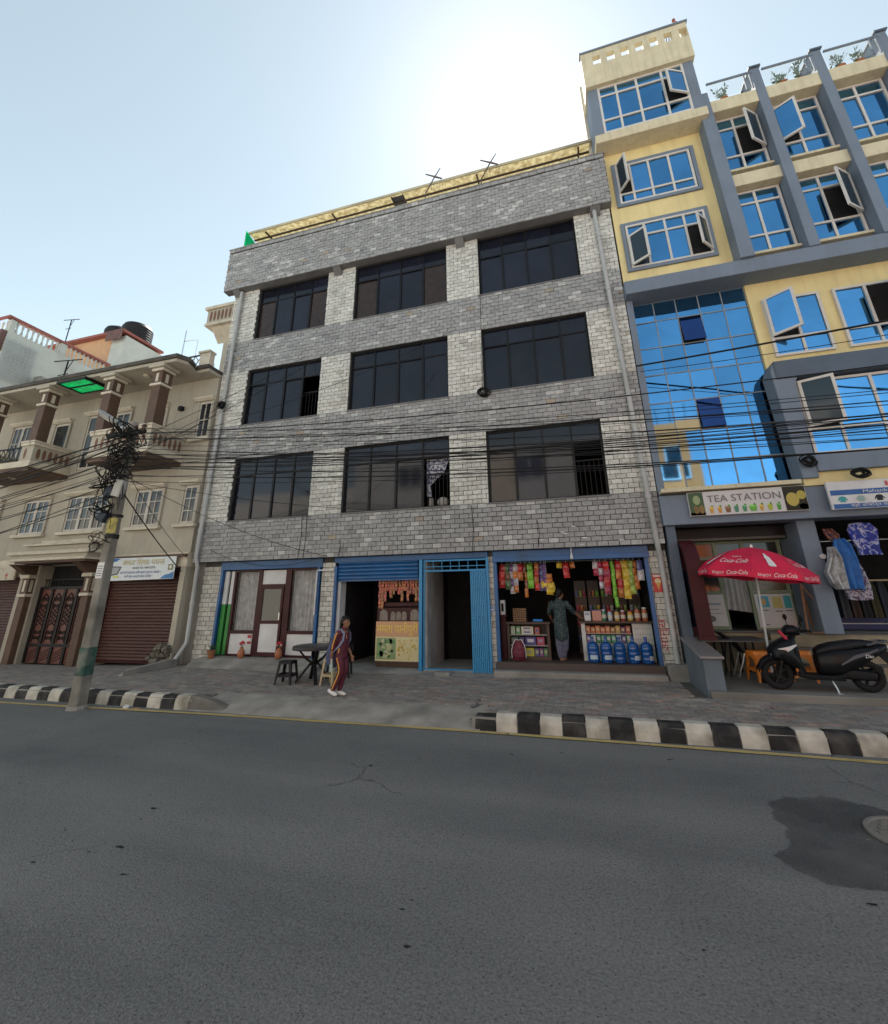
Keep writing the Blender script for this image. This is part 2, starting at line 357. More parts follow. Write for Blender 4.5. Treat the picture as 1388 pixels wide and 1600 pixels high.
def feather(m):
    n = m.node_tree; L = n.links.new; o = [q for q in n.nodes if q.type == 'OUTPUT_MATERIAL'][0]; b = n.nodes['Principled BSDF']
    a = n.nodes.new('ShaderNodeAttribute'); a.attribute_name = 'edge'; g = n.nodes.new('ShaderNodeNewGeometry'); t = n.nodes.new('ShaderNodeTexNoise'); t.inputs['Scale'].default_value = 7; t.inputs['Detail'].default_value = 9; t.inputs['Roughness'].default_value = .7; L(g.outputs['Position'], t.inputs['Vector'])
    ad = n.nodes.new('ShaderNodeMath'); ad.operation = 'ADD'; L(a.outputs['Fac'], ad.inputs[0]); L(t.outputs['Fac'], ad.inputs[1])
    r = n.nodes.new('ShaderNodeMapRange'); r.inputs[1].default_value = .80; r.inputs[2].default_value = 1.12; r.inputs[4].default_value = .7; L(ad.outputs[0], r.inputs[0])
    tr = n.nodes.new('ShaderNodeBsdfTransparent'); x = n.nodes.new('ShaderNodeMixShader'); L(r.outputs[0], x.inputs[0]); L(tr.outputs[0], x.inputs[1]); L(b.outputs[0], x.inputs[2]); L(x.outputs[0], o.inputs[0])
feather(m_asph_patch)
for k in range(40):
    x = random.uniform(-7, 2.5); y = random.uniform(2.4, 6.6); r_ = random.choice((.006, .009, .012, .016, .024))
    t = MB(); t.add([(x, y, zr(x, y) + .006)] + [(x + r_ * 1.9 * random.uniform(.35, 1.25) * math.cos(a * .785), y + r_ * random.uniform(.3, 1.1) * math.sin(a * .785), zr(x, y) + .003) for a in range(8)], [(0, 1 + a, 1 + (a + 1) % 8) for a in range(8)])
    t.build('tar_spot', m_tar, road)
# manhole
mh = thing('manhole_cover', 'round pale cast iron manhole cover set in the dark asphalt patch', 'manhole', (2.32, 5.02, .012))
mh_m = M('worn_iron_cover', (0.20, 0.19, 0.17), 0.6, var=0.3, dirt=0.4, ds=6)
t = MB(); t.lathe([(0.33, .010), (0.33, .03), (.30, .034), (.295, .020), (.001, .020)], 32, (2.32, 5.02, 0)); t.build('rim', mh_m, mh, smooth=True)
for i in range(-3, 4):
    for j in range(-3, 4):
        x, y = i * .078 + (j % 2) * .039, j * .072
        if x * x + y * y < .064:
            MB().box(2.32 + x - .027, 2.32 + x + .027, 5.02 + y - .022, 5.02 + y + .022, .019, .031).build('tread_block', mh_m, mh)
# kerb
KY0, KY1, KH = 7.13, 7.34, 0.225
def zfront(x): return lerp_tab([(-24, .05), (-14.5, .08), (-11, .17), (-9.6, .22), (-8.0, .24), (-6.4, .24), (-5.5, .22), (-3.5, .21), (-2, .21), (2, .25), (12, .25)], x)
def zk(x): return lerp_tab([(-24, .19), (-7, .19), (-6.2, .13), (-1.8, .13), (-1.6, .20), (12, .21)], x)
def zp(x, y):
    t = min(1, max(0, (y - 7.33) / 3.2)); return zk(x) * (1 - t) + zfront(x) * t
m_kb = M('kerb_black_paint', (0.022, 0.022, 0.024), 0.7, var=0.3, vs_=5, dirt=0.55, ds=4.0, dcol=(0.11, 0.105, 0.095), bump=0.4, bs=30)
m_kw = M('kerb_white_paint', (0.46, 0.44, 0.39), 0.75, var=0.25, vs_=5, dirt=1.0, ds=2.4, dcol=(0.14, 0.12, 0.09), bump=0.4, bs=30)
kerb = structure('kerb', MB().box(-24, -6.75, KY0 + .03, KY1 - .01, -.04, KH - .06).box(-1.7, 12, KY0 + .03, KY1 - .01, -.04, KH - .06), m_concrete)
def kerb_mesh(mat, k):
    t = MB(); w = .149
    rr = random.Random(k)
    prof = [(KY0 + rr.uniform(-.006, .006), -.03), (KY0 + .012, KH * .55), (KY0 + .03 + rr.uniform(0, .01), KH - .035), (KY0 + .065, KH), (KY1, KH + .004), (KY1, -.03)]
    t.prism([(y - KY0, z) for y, z in prof], 'x', -w, w)
    o = t.build('kerb_stone', mat, loc=(0, 0, 0), bevel=0.006); me = o.data; bpy.data.objects.remove(o); return me
kms = [[kerb_mesh(m_kb, k) for k in range(4)], [kerb_mesh(m_kw, k + 9) for k in range(4)]]
i = 0; x = -1.5
while x < 8.6:
    
    inst('kerb_stone', random.choice(kms[i % 2]), (x, KY0 + random.uniform(-.008, .008), random.uniform(-.008, .006) - (.05 if i == 0 else 0)), kerb, rot=(0, random.uniform(-.012, .012), random.uniform(-.012, .012))); i += 1; x += .308
i = 1; x = -6.95
while x > -22:
    inst('kerb_stone', random.choice(kms[i % 2]), (x, KY0 + random.uniform(-.008, .008), random.uniform(-.008, .006) - .012), kerb, rot=(0, random.uniform(-.012, .012), random.uniform(-.012, .012))); i += 1; x -= .308
t = MB(); sec = [(KY0, 0.), (KY0 + .02, .6), (KY0 + .07, 1.), (KY1, 1.), (KY1, 0.)]
t.loft([[(xx, y + dy, -.03 + z * hh) for y, z in sec] for xx, hh, dy in ((-6.79, .25, 0), (-6.6, .23, .0), (-6.35, .18, .01), (-6.12, .10, .03), (-6.0, .035, .05))])
t.build('kerb_end', M('dark_worn_concrete', (.15, .14, .125), .9, var=.3, dirt=.4, bump=.4), kerb, smooth=True)
# dropped kerb apron
t = MB(); nx = 46; AY = (7.10, 7.16, 7.28, 7.42, 7.58, 7.76, 7.92)
for i in range(nx + 1):
    x = -6.9 + 5.32 * i / nx; wv = .03 * math.sin(i * .9)
    for k, y in enumerate(AY):
        yy = y + wv * (k / 6 if k else 0); u = (yy - 7.10) / .82; z = .004 + (zp(x, 7.9) + .002) * (1 - (1 - min(1, u)) ** 1.6)
        t.v.append((x, yy, z + (.003 * math.sin(i * 2.1 + y * 9) if 0 < k < 6 else 0) - (.012 if k == 6 else 0)))
n7 = len(AY)
for i in range(nx):
    for j in range(n7 - 1): t.f.append((i * n7 + j, (i + 1) * n7 + j, (i + 1) * n7 + j + 1, i * n7 + j + 1)); t.c.append(None)
structure('driveway_apron', t, m_concrete_pale, smooth=True)
# pavement bed and pavers
t = MB(); xs = [-24 + .5 * i for i in range(73)]; ys = [7.34, 7.8, 8.4, 9, 9.6, 10.2, 10.8, 11.4]
for x in xs:
    for y in ys: t.v.append((x, y, zp(x, y) - .016 - (.12 if -6.6 < x < -1.6 and y < 7.7 else 0)))
n_ = len(ys)
for i in range(len(xs) - 1):
    for j in range(n_ - 1): t.f.append((i * n_ + j, (i + 1) * n_ + j, (i + 1) * n_ + j + 1, i * n_ + j + 1)); t.c.append(None)
m_bed = M('pavement_bed', (0.10, 0.095, 0.087), 0.95, var=0.2)
pave = structure('pavement', t, m_bed, smooth=True)
m_pv_o = M('paver', (.1, .1, .1), 0.85, tone='obj', var=0.25, vs_=6, grain=0.25, gs=130, bump=0.5, bs=70, dirt=0.6, ds=0.9, dcol=(0.18, 0.172, 0.16))
m_pv_a = M('paver_field', (.1, .1, .1), 0.85, tone='attr', var=0.25, vs_=6, grain=0.25, gs=130, bump=0.5, bs=70, dirt=0.6, ds=0.9, dcol=(0.18, 0.172, 0.16))
def paver_col():
    r_ = random.random()
    if r_ < .16: c = (.29, .215, .185)
    elif r_ < .3: c = (.28, .25, .215)
    else: c = (.245, .225, .21)
    k = random.uniform(.8, 1.2); return tuple(v * k for v in c)
PW_, PD_ = .222, .112
pvs = []
for j in range(28):
    y = 7.36 + j * PD_
    for i in range(150):
        x = -24 + i * PW_ + (j % 2) * PW_ / 2
        if x + PW_ > 9: continue
        if y > 8.85 and x + PW_ > 1.75: continue
        if y < 7.83 and -6.8 < x < -1.6: continue
        pvs.append((x, y))
def inview(x, y):
    d = Vector((x, y, .2)) - Vector((0, 0, 1.8)); z = d.dot(fw)
    if z < .5: return -1
    u = d.dot(rt) / z * F_PX
    return 1 / (d.length ** 2) if abs(u) < 690 else -1
pvs.sort(key=lambda p: -inview(*p))
t = MB(); t.box(-.5, .5, -.5, .5, -1, 0); o = t.build('paver', m_pv_o, loc=(0, 0, 0)); pv_me = o.data; bpy.data.objects.remove(o)
fld = MB()
for k, (x, y) in enumerate(pvs):
    w, d = PW_ - .008, PD_ - .007; xm, ym = x + PW_ / 2, y + PD_ / 2; z = zp(xm, ym) + random.uniform(-.004, .004); c = paver_col()
    if k < 300: inst('paver', pv_me, (xm, ym, z), pave, (w, d, .03), c, rot=(random.uniform(-.012, .012), random.uniform(-.01, .01), 0))
    else:
        zz = [zp(a, b) + random.uniform(-.003, .003) for a, b in ((xm - w / 2, ym - d / 2), (xm + w / 2, ym - d / 2), (xm + w / 2, ym + d / 2), (xm - w / 2, ym + d / 2))]
        a = [(xm - w / 2, ym - d / 2), (xm + w / 2, ym - d / 2), (xm + w / 2, ym + d / 2), (xm - w / 2, ym + d / 2)]
        fld.add([(p[0], p[1], q) for p, q in zip(a, zz)] + [(p[0], p[1], q - .03) for p, q in zip(a, zz)], [(0, 1, 2, 3), (0, 4, 5, 1), (1, 5, 6, 2), (2, 6, 7, 3), (3, 7, 4, 0)], c)
fld.build('paver_field', m_pv_a, pave, kind='stuff')
# raised concrete strip in front of the left shop
t = MB(); t.loft([[(x, 9.95 + .12 * math.sin(x * 1.1), zp(x, 9.9) - .01), (x, 10.2, zp(x, 10.2) + .07), (x, 10.5, .38), (x, 10.9, .42), (x, 10.9, .1), (x, 9.95, .05)] for x in [-9.9 + .25 * i for i in range(16)]])
structure('shop_apron', t, m_concrete_pale, smooth=False)
t = MB(); t.loft([[(x, 10.15 + .1 * math.sin(x * 2.1), zp(x, 10.1) - .012), (x, 10.5, zp(x, 10.5) + .02), (x, 10.9, zp(x, 10.9) + .03), (x, 13.4, zp(x, 10.9) + .035), (x, 13.4, .0), (x, 10.15, .0)] for x in [-6.15 + .25 * i for i in range(18)]])
structure('shop_apron', t, m_concrete, smooth=False)
# ------------------------------------------------------------------ the stone-clad building
YF = 10.5
sb = thing('stone_building', 'four storey building faced with grey and white stone tiles above blue shop frames', 'building', (-4.4, 11.5, .2))
WX = [(-9.6, -6.93), (-5.94, -2.90), (-1.92, 0.86)]
WZ = [(4.0, 5.86), (6.98, 8.89), (10.04, 12.06)]
BX0, BX1 = -10.62, 1.84
w = MB()
for a, b in ((2.86, 4.0), (5.86, 6.98), (8.89, 10.04), (12.06, 13.0)): w.box(BX0, BX1, YF + .02, YF + .3, a, b)
PXS = [(BX0, -9.6), (-6.93, -5.94), (-2.90, -1.92), (.86, BX1)]
for z0, z1 in WZ:
    for a, b in PXS: w.box(a, b, YF + .02, YF + .3, z0, z1)
w.build('wall', m_mortar, sb)
w = MB()
w.box(BX0, BX0 + .2, YF + .3, 19, 2.6, 13.0); w.box(BX1 - .2, BX1, YF + .3, 19, 2.6, 13.0); w.box(BX0 + .2, BX1 - .2, 18.8, 19, 2.6, 13.0)
w.build('side_wall', m_plaster_grey, sb)
w = MB()
for z in (2.862, 5.95, 9.0, 12.2): w.box(BX0 + .2, BX1 - .2, YF + .3, 18.8, z, z + .15)
w.box(BX0 + .2, BX1 - .2, 13.6, 13.7, 3.0, 12.2)
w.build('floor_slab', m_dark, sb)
# roof band
RB0, RB1 = -10.93, 1.88
w = MB(); w.box(RB0, RB1, 10.262, 10.52, 12.06, 13.80); w.build('roof_band', m_plaster_grey, sb)
MB().box(RB0 - .02, RB1 + .02, 10.20, 10.6, 13.802, 13.85).build('coping', m_concrete, sb, bevel=.01)
w = MB(); w.box(RB0, RB1, 10.6, 19, 12.9, 13.0); w.build('roof_slab', m_concrete, sb)
for x in (-10.45, -6.55, -2.45, 1.45):
    t = MB(); t.prism([(10.27, 12.06), (10.5, 11.86), (10.5, 12.06)], 'x', x - .13, x + .13); t.build('bracket', m_plaster_grey, sb)
# stone tiles
TW, TH, TJ = .232, .1135, .0115
def grey():
    r_ = random.random(); k = random.uniform(.88, 1.12)
    if r_ < .09: c = (.45, .45, .44)
    elif r_ < .14: c = (.24, .24, .245)
    elif r_ < .148: c = (.33, .28, .22)
    else: c = (.31, .31, .310)
    return tuple(v * k for v in c)
def pale():
    k = random.uniform(.84, 1.1); c = (.60, .59, .545) if random.random() < .85 else (.50, .485, .44)
    return tuple(v * k for v in c)
TL = []
def tiles(x0, x1, z0, z1, y, pal, tw=TW, th=TH, zb=None):
    zb = z0 if zb is None else zb
    nrow = max(1, round((z1 - z0) / th)); hh = (z1 - z0) / nrow
    for j in range(nrow):
        za = z0 + j * hh; off = (j % 2) * tw / 2
        i = math.floor((x0 - off) / tw)
        while True:
            a = max(x0, i * tw + off); b = min(x1, (i + 1) * tw + off)
            if a >= x1: break
            i += 1
            if b - a < .03: continue
            TL.append((a + TJ / 2, b - TJ / 2, za + TJ / 2, za + hh - TJ / 2, y - random.uniform(0, .015), pal()))
for a, b in ((2.86, 4.0), (5.86, 6.98), (8.89, 10.04)): tiles(BX0, BX1, a, b, YF, grey)
for z0, z1 in WZ:
    for a, b in PXS: tiles(a, b, z0, z1, YF, pale)
tiles(RB0, RB1, 12.06, 13.64, 10.245, grey); tiles(RB0, RB1, 13.66, 13.79, 10.215, grey)
GP = [(-10.32, -9.70), (-6.49, -6.10), (-2.06, -1.90), (1.47, 1.85)]
for a, b in GP: tiles(a, b, .2, 2.74, 10.70, lambda: tuple(v * .9 for v in pale()), tw=.2, th=.12)
# white chips on the lowest band
for k in range(9):
    x = random.uniform(-1.4, 1.5); z = random.uniform(2.9, 3.35); TL.append((x, x + .09, z, z + .022, YF - .014, (.7, .7, .68)))
cp = Vector((-1.5, 0, 1.8))
TL.sort(key=lambda q: -(q[1] - q[0]) * (q[3] - q[2]) / (Vector(((q[0] + q[1]) / 2, q[4], (q[2] + q[3]) / 2)) - cp).length_squared)
t = MB(); e = .04
t.add([(-.5, 1, -.5), (.5, 1, -.5), (.5, 1, .5), (-.5, 1, .5), (-.5, .2, -.5), (.5, .2, -.5), (.5, .2, .5), (-.5, .2, .5), (-.48, 0, -.45), (.48, 0, -.45), (.48, 0, .45), (-.48, 0, .45)],
      [(0, 1, 5, 4), (1, 2, 6, 5), (2, 3, 7, 6), (3, 0, 4, 7), (4, 5, 9, 8), (5, 6, 10, 9), (6, 7, 11, 10), (7, 4, 8, 11), (8, 9, 10, 11)])
o = t.build('stone_tile', m_tile_obj, loc=(0, 0, 0)); tl_me = o.data; bpy.data.objects.remove(o)
fld = MB()
for k, (a, b, c, d, y, col) in enumerate(TL):
    if k < 300: inst('stone_tile', tl_me, ((a + b) / 2, y, (c + d) / 2), sb, (b - a, .022, d - c), col)
    else:
        fld.add([(a, y + .024, c), (b, y + .024, c), (b, y + .024, d), (a, y + .024, d), (a, y, c), (b, y, c), (b, y, d), (a, y, d)], [(4, 5, 6, 7), (0, 1, 5, 4), (1, 2, 6, 5), (2, 3, 7, 6), (3, 0, 4, 7)], col)
fld.build('stone_tile_field', m_tile_att, sb, kind='stuff')
# windows
def black_window(ci, ri, cols=4, top=.27, skip=(), brown=(), wide=(), ajar=()):
    x0, x1 = WX[ci]; z0, z1 = WZ[ri]; y = YF + .13
    zt = z1 - (z1 - z0) * top; fr = MB(); f = .045
    fr.box(x0, x1, y - .03, y + .03, z0, z0 + f); fr.box(x0, x1, y - .03, y + .03, z1 - f, z1)
    fr.box(x0, x0 + f, y - .03, y + .03, z0 + f, z1 - f); fr.box(x1 - f, x1, y - .03, y + .03, z0 + f, z1 - f)
    fr.box(x0 + f, x1 - f, y - .028, y + .028, zt - f / 2, zt + f / 2)
    W = (x1 - x0) / cols
    for i in range(1, cols):
        fr.box(x0 + i * W - .02, x0 + i * W + .02, y - .025, y + .025, zt + f / 2, z1 - f)
        fr.box(x0 + i * W - .03, x0 + i * W + .03, y - .026 - (i % 2) * .02, y + .025, z0 + f, zt - f / 2)
    win = fr.build('window', m_black_alu, sb)
    MB().box(x0 - .03, x1 + .03, YF - .03, YF + .02, z0 - .035, z0).build('sill', m_plaster_grey, win, bevel=.004)
    for i in range(cols):
        a, b = x0 + i * W, x0 + (i + 1) * W
        ty = random.uniform(-.004, .004)
        MB().add([(a, y + ty, zt), (b, y - ty, zt), (b, y - ty, z1 - f), (a, y + ty, z1 - f)], [(0, 1, 2, 3)]).build('pane', m_glass_dark, win)
        if i in skip: continue
        yy = y - .012 if i % 2 else y + .012
        tz = random.uniform(-.012, .012)
        MB().add([(a, yy, z0 + f), (b, yy + ty, z0 + f), (b, yy + ty + tz, zt), (a, yy + tz, zt)], [(0, 1, 2, 3)]).build('pane', m_glass_brown if i in brown else m_glass_dark, win)
    return win, y, W
def grille(win, xa, xb, z0, z1, y):
    g = MB(); g.box(xa, xb, y, y + .02, z0 + .85, z0 + .88)
    k = max(3, int((xb - xa) / .1))
    for i in range(1, k): x = xa + (xb - xa) * i / k; g.box(x - .007, x + .007, y + .002, y + .018, z0, z0 + .85)
    g.build('grille', m_iron, win)
black_window(0, 2, brown=(0, 3)); black_window(1, 2, brown=(0, 3)); black_window(2, 2, top=.33)
wn, y, W = black_window(0, 1, skip=(3,)); grille(wn, -9.6 + 3 * W, -6.95, 7.02, 8.3, y + .08)
black_window(1, 1); black_window(2, 1)
black_window(0, 0); wn, y, W = black_window(1, 0, skip=(3,)); grille(wn, -5.94 + 3 * W, -2.92, 4.05, 5.4, y + .08)
ct = MB(); rings_ = []
for i in range(13):
    u = i / 12; x = -5.94 + 3 * W + .06 + u * (W - .12)
    rings_.append([(x - .0, y + .13 + .03 * math.sin(i * 1.9), 5.34), (x - .15 * u, y + .14 + .03 * math.sin(i * 1.9), 4.95), (x - .62 * u * (1 - .1 * u), y + .15, 4.62), (-5.94 + 3 * W + .06 + .02 * i * .6, y + .15, 4.32)])
ct.loft(rings_, caps=False, closed=False)
ct.build('curtain', M('blue_white_curtain', (.4, .42, .5), .9, stops=(16, [(.4, (.05, .07, .16)), (.55, (.5, .5, .55))]), var=0), wn)
t = MB(); t.box(-5.94 + 3 * W + .1, -5.94 + 3 * W + .2, y + .2, y + .3, 4.05, 4.3); t.ell((-5.94 + 3 * W + .45, y + .3, 4.2), (.16, .1, .13)); t.build('bundle', M('pale_cloth', (.4, .38, .36), .9, var=.3), wn)
wn, y, W = black_window(2, 0, skip=(3,), brown=(0,)); grille(wn, -1.92 + 3 * W, .84, 4.05, 5.4, y + .08)
# downpipes with clips
for nm, pts in (('l', [(-10.26, 10.40, 12.0), (-10.30, 10.40, 9), (-10.40, 10.40, 3.0), (-10.38, 10.48, 2.75), (-10.36, 10.50, .75), (-10.45, 10.3, .36)]), ('r', [(1.42, 10.40, 12.0), (1.50, 10.40, 8.5), (1.66, 10.40, 2.95), (1.70, 10.55, 2.7), (1.72, 10.62, 2.5), (1.73, 10.62, .5)])):
    t = MB(); t.tube(pts, .055, 10)
    for k in range(len(pts) - 1):
        a, b = Vector(pts[k]), Vector(pts[k + 1])
        if (b - a).length > 1.5:
            nn = int((b - a).length / 1.5)
            for q in range(nn): c = a + (b - a) * ((q + .5) / nn); t.tube([c - (b - a).normalized() * .04, c + (b - a).normalized() * .04], .068, 10)
    t.build('downpipe', m_pipe, sb, smooth=True)
# ground floor structure
for a, b in GP: MB().box(a, b, 10.72, 11.1, .05, 2.86).build('pillar', m_mortar, sb)
MB().box(BX0, -10.33, 10.75, 11.2, .0, 2.86).build('end_pier', m_concrete, sb)
t = MB(); t.box(1.50, 2.02, 10.35, 10.72, .1, .52); t.build('pier_base', m_concrete, sb, bevel=.02)
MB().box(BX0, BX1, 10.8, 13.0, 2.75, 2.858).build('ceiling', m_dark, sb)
for a, b in ((-9.72, -6.47), (-6.12, -2.04), (-1.92, 1.50)):
    MB().box(a, b, 10.66, 10.76, 2.63 if a > -2.5 or a < -9 else 2.72, 2.855).build('blue_beam', m_blue_paint, sb, bevel=.005)
MB().box(-1.92, 1.50, 10.60, 10.70, 2.60, 2.70).build('blue_beam', m_blue_paint, sb, bevel=.005)
for x, w_ in ((-9.65, .075), (-6.56, .075), (-6.06, .07), (-1.87, .08), (1.43, .08)):
    MB().box(x - w_ / 2, x + w_ / 2, 10.64, 10.74, .22, 2.64).build('blue_post', m_blue_paint, sb, bevel=.006)
t = MB(); t.box(-1.94, -1.80, 10.58, 10.76, .22, .46); t.build('post_foot', m_blue_paint, sb, bevel=.01)
t = MB(); t.box(-6.6, -6.57, 10.6, 10.63, 1.45, 2.55).box(-6.6, -6.1, 10.6, 10.63, 2.53, 2.56); t.build('white_rod', m_white, sb)
# left shop front: glazing, door, panels
m_shopglass = M('shop_glass', (0.03, 0.035, 0.04), 0.05, var=0, alpha=.12, spec=.9)
t = MB(); yy = 10.80
for a, b, c, d in ((-9.3, -9.24, .44, 2.63), (-8.5, -8.38, .44, 2.63), (-7.63, -7.46, .44, 2.63), (-6.66, -6.6, .44, 2.63)): t.box(a, b, yy - .03, yy + .05, c, d)
for a, b, c, d in ((-9.24, -8.5, .97, 1.05), (-7.46, -6.66, .97, 1.05), (-9.24, -8.5, 2.57, 2.63), (-7.46, -6.66, 2.57, 2.63), (-9.24, -8.5, .42, .47), (-7.46, -6.66, .42, .47), (-8.38, -7.63, 2.17, 2.23)): t.box(a, b, yy - .025, yy + .045, c, d)
t.build('shop_frame', m_maroon, sb)
for a, b, z0, z1 in ((-9.24, -8.5, .47, .97), (-7.46, -6.66, .47, .97), (-8.38, -7.63, 2.23, 2.6)):
    MB().box(a, b, yy, yy + .02, z0, z1).build('white_panel', m_white, sb)
for a, b in ((-9.24, -8.5), (-7.46, -6.66)):
    MB().box(a, b, yy + .01, yy + .016, 1.05, 2.57).build('glass', m_shopglass, sb)
    cu = MB(); rr = []
    for i in range(41):
        u = i / 40; x = a - .02 + (b - a + .04) * u; rr.append([(x, yy + .16 + .025 * math.sin(i * 1.15), z) for z in (1.0, 1.6, 2.2, 2.6)])
    cu.loft(rr, caps=False, closed=False)
    cu.build('net_curtain', M('net_curtain', (.5, .5, .51), .95, stops=(7, [(.35, (.42, .42, .43)), (.62, (.6, .6, .61)), (.7, (.8, .8, .8))]), var=.1), sb, smooth=True)
d = MB(); f = .07
d.box(-8.36, -8.36 + f, yy - .05, yy, .44, 2.17).box(-7.65 - f, -7.65, yy - .05, yy, .44, 2.17).box(-8.36 + f, -7.65 - f, yy - .05, yy, 2.10, 2.17).box(-8.36 + f, -7.65 - f, yy - .05, yy, .44, .53).box(-8.36 + f, -7.65 - f, yy - .05, yy, 1.22, 1.3)
door = d.build('door', m_maroon, sb)
MB().box(-8.36 + f, -7.65 - f, yy - .035, yy - .015, .53, 1.22).build('white_panel', m_white, door)
MB().box(-8.36 + f, -7.65 - f, yy - .03, yy - .02, 1.30, 2.10).build('glass', M('door_glass', (.05, .055, .05), .05, var=0, alpha=.6, spec=.9), door)
MB().box(-7.71, -7.68, yy - .09, yy - .05, 1.32, 1.5).build('handle', m_steel, door)
MB().box(-9.60, -9.47, yy - .06, yy, .45, 1.72).build('green_board', M('green_paint', (.02, .2, .03), .5), sb)
MB().box(-9.60, -9.47, yy - .06, yy, 1.722, 2.6).build('white_board', m_white, sb)
MB().box(-9.42, -9.32, yy - .02, yy + .02, .45, 1.72).build('green_board', MATS['green_paint'], sb)
MB().box(-9.42, -9.32, yy - .02, yy + .02, 1.722, 2.6).build('white_board', m_white, sb)
st = MB().box(-8.66, -8.54, yy - .008, yy - .002, .72, .94).build('sticker', M('red_sticker', (.4, .03, .04), .5, var=0), sb)
MB().box(-8.66, -8.54, yy - .012, yy - .009, .78, .86).build('sticker_band', m_white, st)
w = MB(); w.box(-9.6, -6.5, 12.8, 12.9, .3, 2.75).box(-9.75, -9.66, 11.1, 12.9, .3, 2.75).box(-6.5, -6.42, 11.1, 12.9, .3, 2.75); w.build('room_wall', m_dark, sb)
# rolled-up blue shutter of the middle bay
sh = MB().box(-6.03, -3.80, 10.73, 10.80, 2.25, 2.29).build('shutter', m_blue_paint, sb)
t = MB(); t.prism([(10.72, 0), (10.70, .03), (10.70, .06), (10.72, .092), (10.74, .092), (10.74, 0)], 'x', -6.02, -3.81)
for i in range(5):
    o = MB(); o.v = [(a, b, c + 2.29 + i * .095) for a, b, c in t.v]; o.f = t.f; o.c = t.c; o.build('slat', m_blue_paint, sh)
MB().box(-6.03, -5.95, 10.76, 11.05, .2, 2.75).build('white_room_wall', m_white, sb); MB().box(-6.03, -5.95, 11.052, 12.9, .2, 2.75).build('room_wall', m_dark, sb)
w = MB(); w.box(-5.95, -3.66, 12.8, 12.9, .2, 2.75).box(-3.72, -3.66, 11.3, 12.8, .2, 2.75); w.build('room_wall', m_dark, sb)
# stair passage with light blue collapsible gate
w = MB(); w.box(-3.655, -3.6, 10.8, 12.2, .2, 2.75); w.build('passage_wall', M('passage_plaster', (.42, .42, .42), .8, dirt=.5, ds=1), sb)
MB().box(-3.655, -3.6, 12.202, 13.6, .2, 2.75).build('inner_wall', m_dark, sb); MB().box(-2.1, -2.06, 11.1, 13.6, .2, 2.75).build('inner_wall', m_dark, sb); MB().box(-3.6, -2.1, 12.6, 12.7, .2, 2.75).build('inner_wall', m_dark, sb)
g = MB(); yy = 10.62
g.box(-3.74, -3.66, yy - .04, yy + .04, .2, 2.72).box(-3.63, -3.60, yy - .02, yy + .02, .25, 2.70).box(-2.08, -2.02, yy - .03, yy + .04, .18, 2.72).box(-3.6, -2.08, yy - .03, yy + .03, 2.66, 2.70).box(-3.6, -2.08, yy - .025, yy + .025, 2.42, 2.46)
g.box(-3.6, -2.08, yy - .02, yy + .02, .26, .29).box(-3.6, -2.08, yy - .012, yy + .012, 2.53, 2.55)
for i in range(1, 7): x = -3.6 + 1.52 * i / 7; g.box(x - .008, x + .008, yy - .01, yy + .01, 2.46, 2.66)
gate = g.build('gate_frame', m_blue_light, sb, bevel=.003)
for i in range(9):
    x = -2.44 + i * .042; MB().box(x - .0165, x + .0165, yy - .05, yy - .015, .24, 2.42).build('gate_bar', m_blue_light, gate)
g = MB()
for k in range(7):
    z = .5 + k * .3
    for s in (1, -1): g.bar((-2.45, yy - .055, z - s * .06), (-2.09, yy - .055, z + s * .06), .008, .02)
g.build('gate_links', m_blue_light, gate)
g = MB(); g.box(-2.47, -2.42, yy - .06, yy, .12, .24).box(-2.1, -2.05, yy - .06, yy, .12, .24); g.build('gate_foot', m_blue_light, gate)
MB().box(-3.62, -2.05, 10.6, 13.6, .1, .262).build('threshold', m_concrete, sb)
MB().box(-3.25, -2.9, 10.2, 10.55, .15, .27).build('step', m_concrete, sb, bevel=.02)
# grocery interior
w = MB(); w.box(-1.92, 1.47, 10.55, 13.2, .2, .47); w.build('shop_floor', M('dark_red_floor', (.07, .05, .045), .7, dirt=.4), sb)
w = MB(); w.box(-1.95, 1.47, 10.28, 10.545, .1, .33); w.build('step', m_concrete, sb, bevel=.015)
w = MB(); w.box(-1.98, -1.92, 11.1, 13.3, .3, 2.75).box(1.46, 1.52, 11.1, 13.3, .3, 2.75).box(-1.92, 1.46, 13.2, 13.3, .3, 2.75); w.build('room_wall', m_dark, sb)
# roof: translucent yellow canopy on a dark frame, tilted up towards the street
m_can = translucent('yellow_canopy_sheet', (.70, .66, .50), (.48, .42, .27), 7.0, .5)
can = MB(); nseg = 14
cy0, cz0, cy1, cz1 = 10.75, 15.0, 13.2, 15.1
can.loft([[(-10.7 + 12.6 * i / nseg, cy0, cz0 + .01 * math.sin(i * 3)), (-10.7 + 12.6 * i / nseg, cy1, cz1)] for i in range(nseg + 1)], caps=False, closed=False)
cn = can.build('roof_canopy', m_can, sb, solid=.01)
t = MB(); t.box(-10.7, 1.9, 10.70, 10.745, 14.97, 15.06); t.build('canopy_edge', M('pale_canopy_edge', (.5, .45, .3), .8, dirt=.4), cn)
t = MB(); t.bar((-10.7, 11.05, 14.97), (1.9, 11.05, 14.97), .05, .05); t.bar((-10.7, 12.9, 15.04), (1.9, 12.9, 15.04), .05, .05)
for x in (-10.0, -7.2, -4.9, -4.5, -1.9, 1.3): t.bar((x, 10.78, 14.955), (x, 13.1, 15.05), .05, .05)
for x in (-10.6, -7.2, -4.7, -1.9, 1.75): t.bar((x, 12.9, 12.95), (x, 12.9, 15.04), .05, .05)
t.build('canopy_frame', M('dark_brown_steel', (.05, .035, .03), .5), cn)
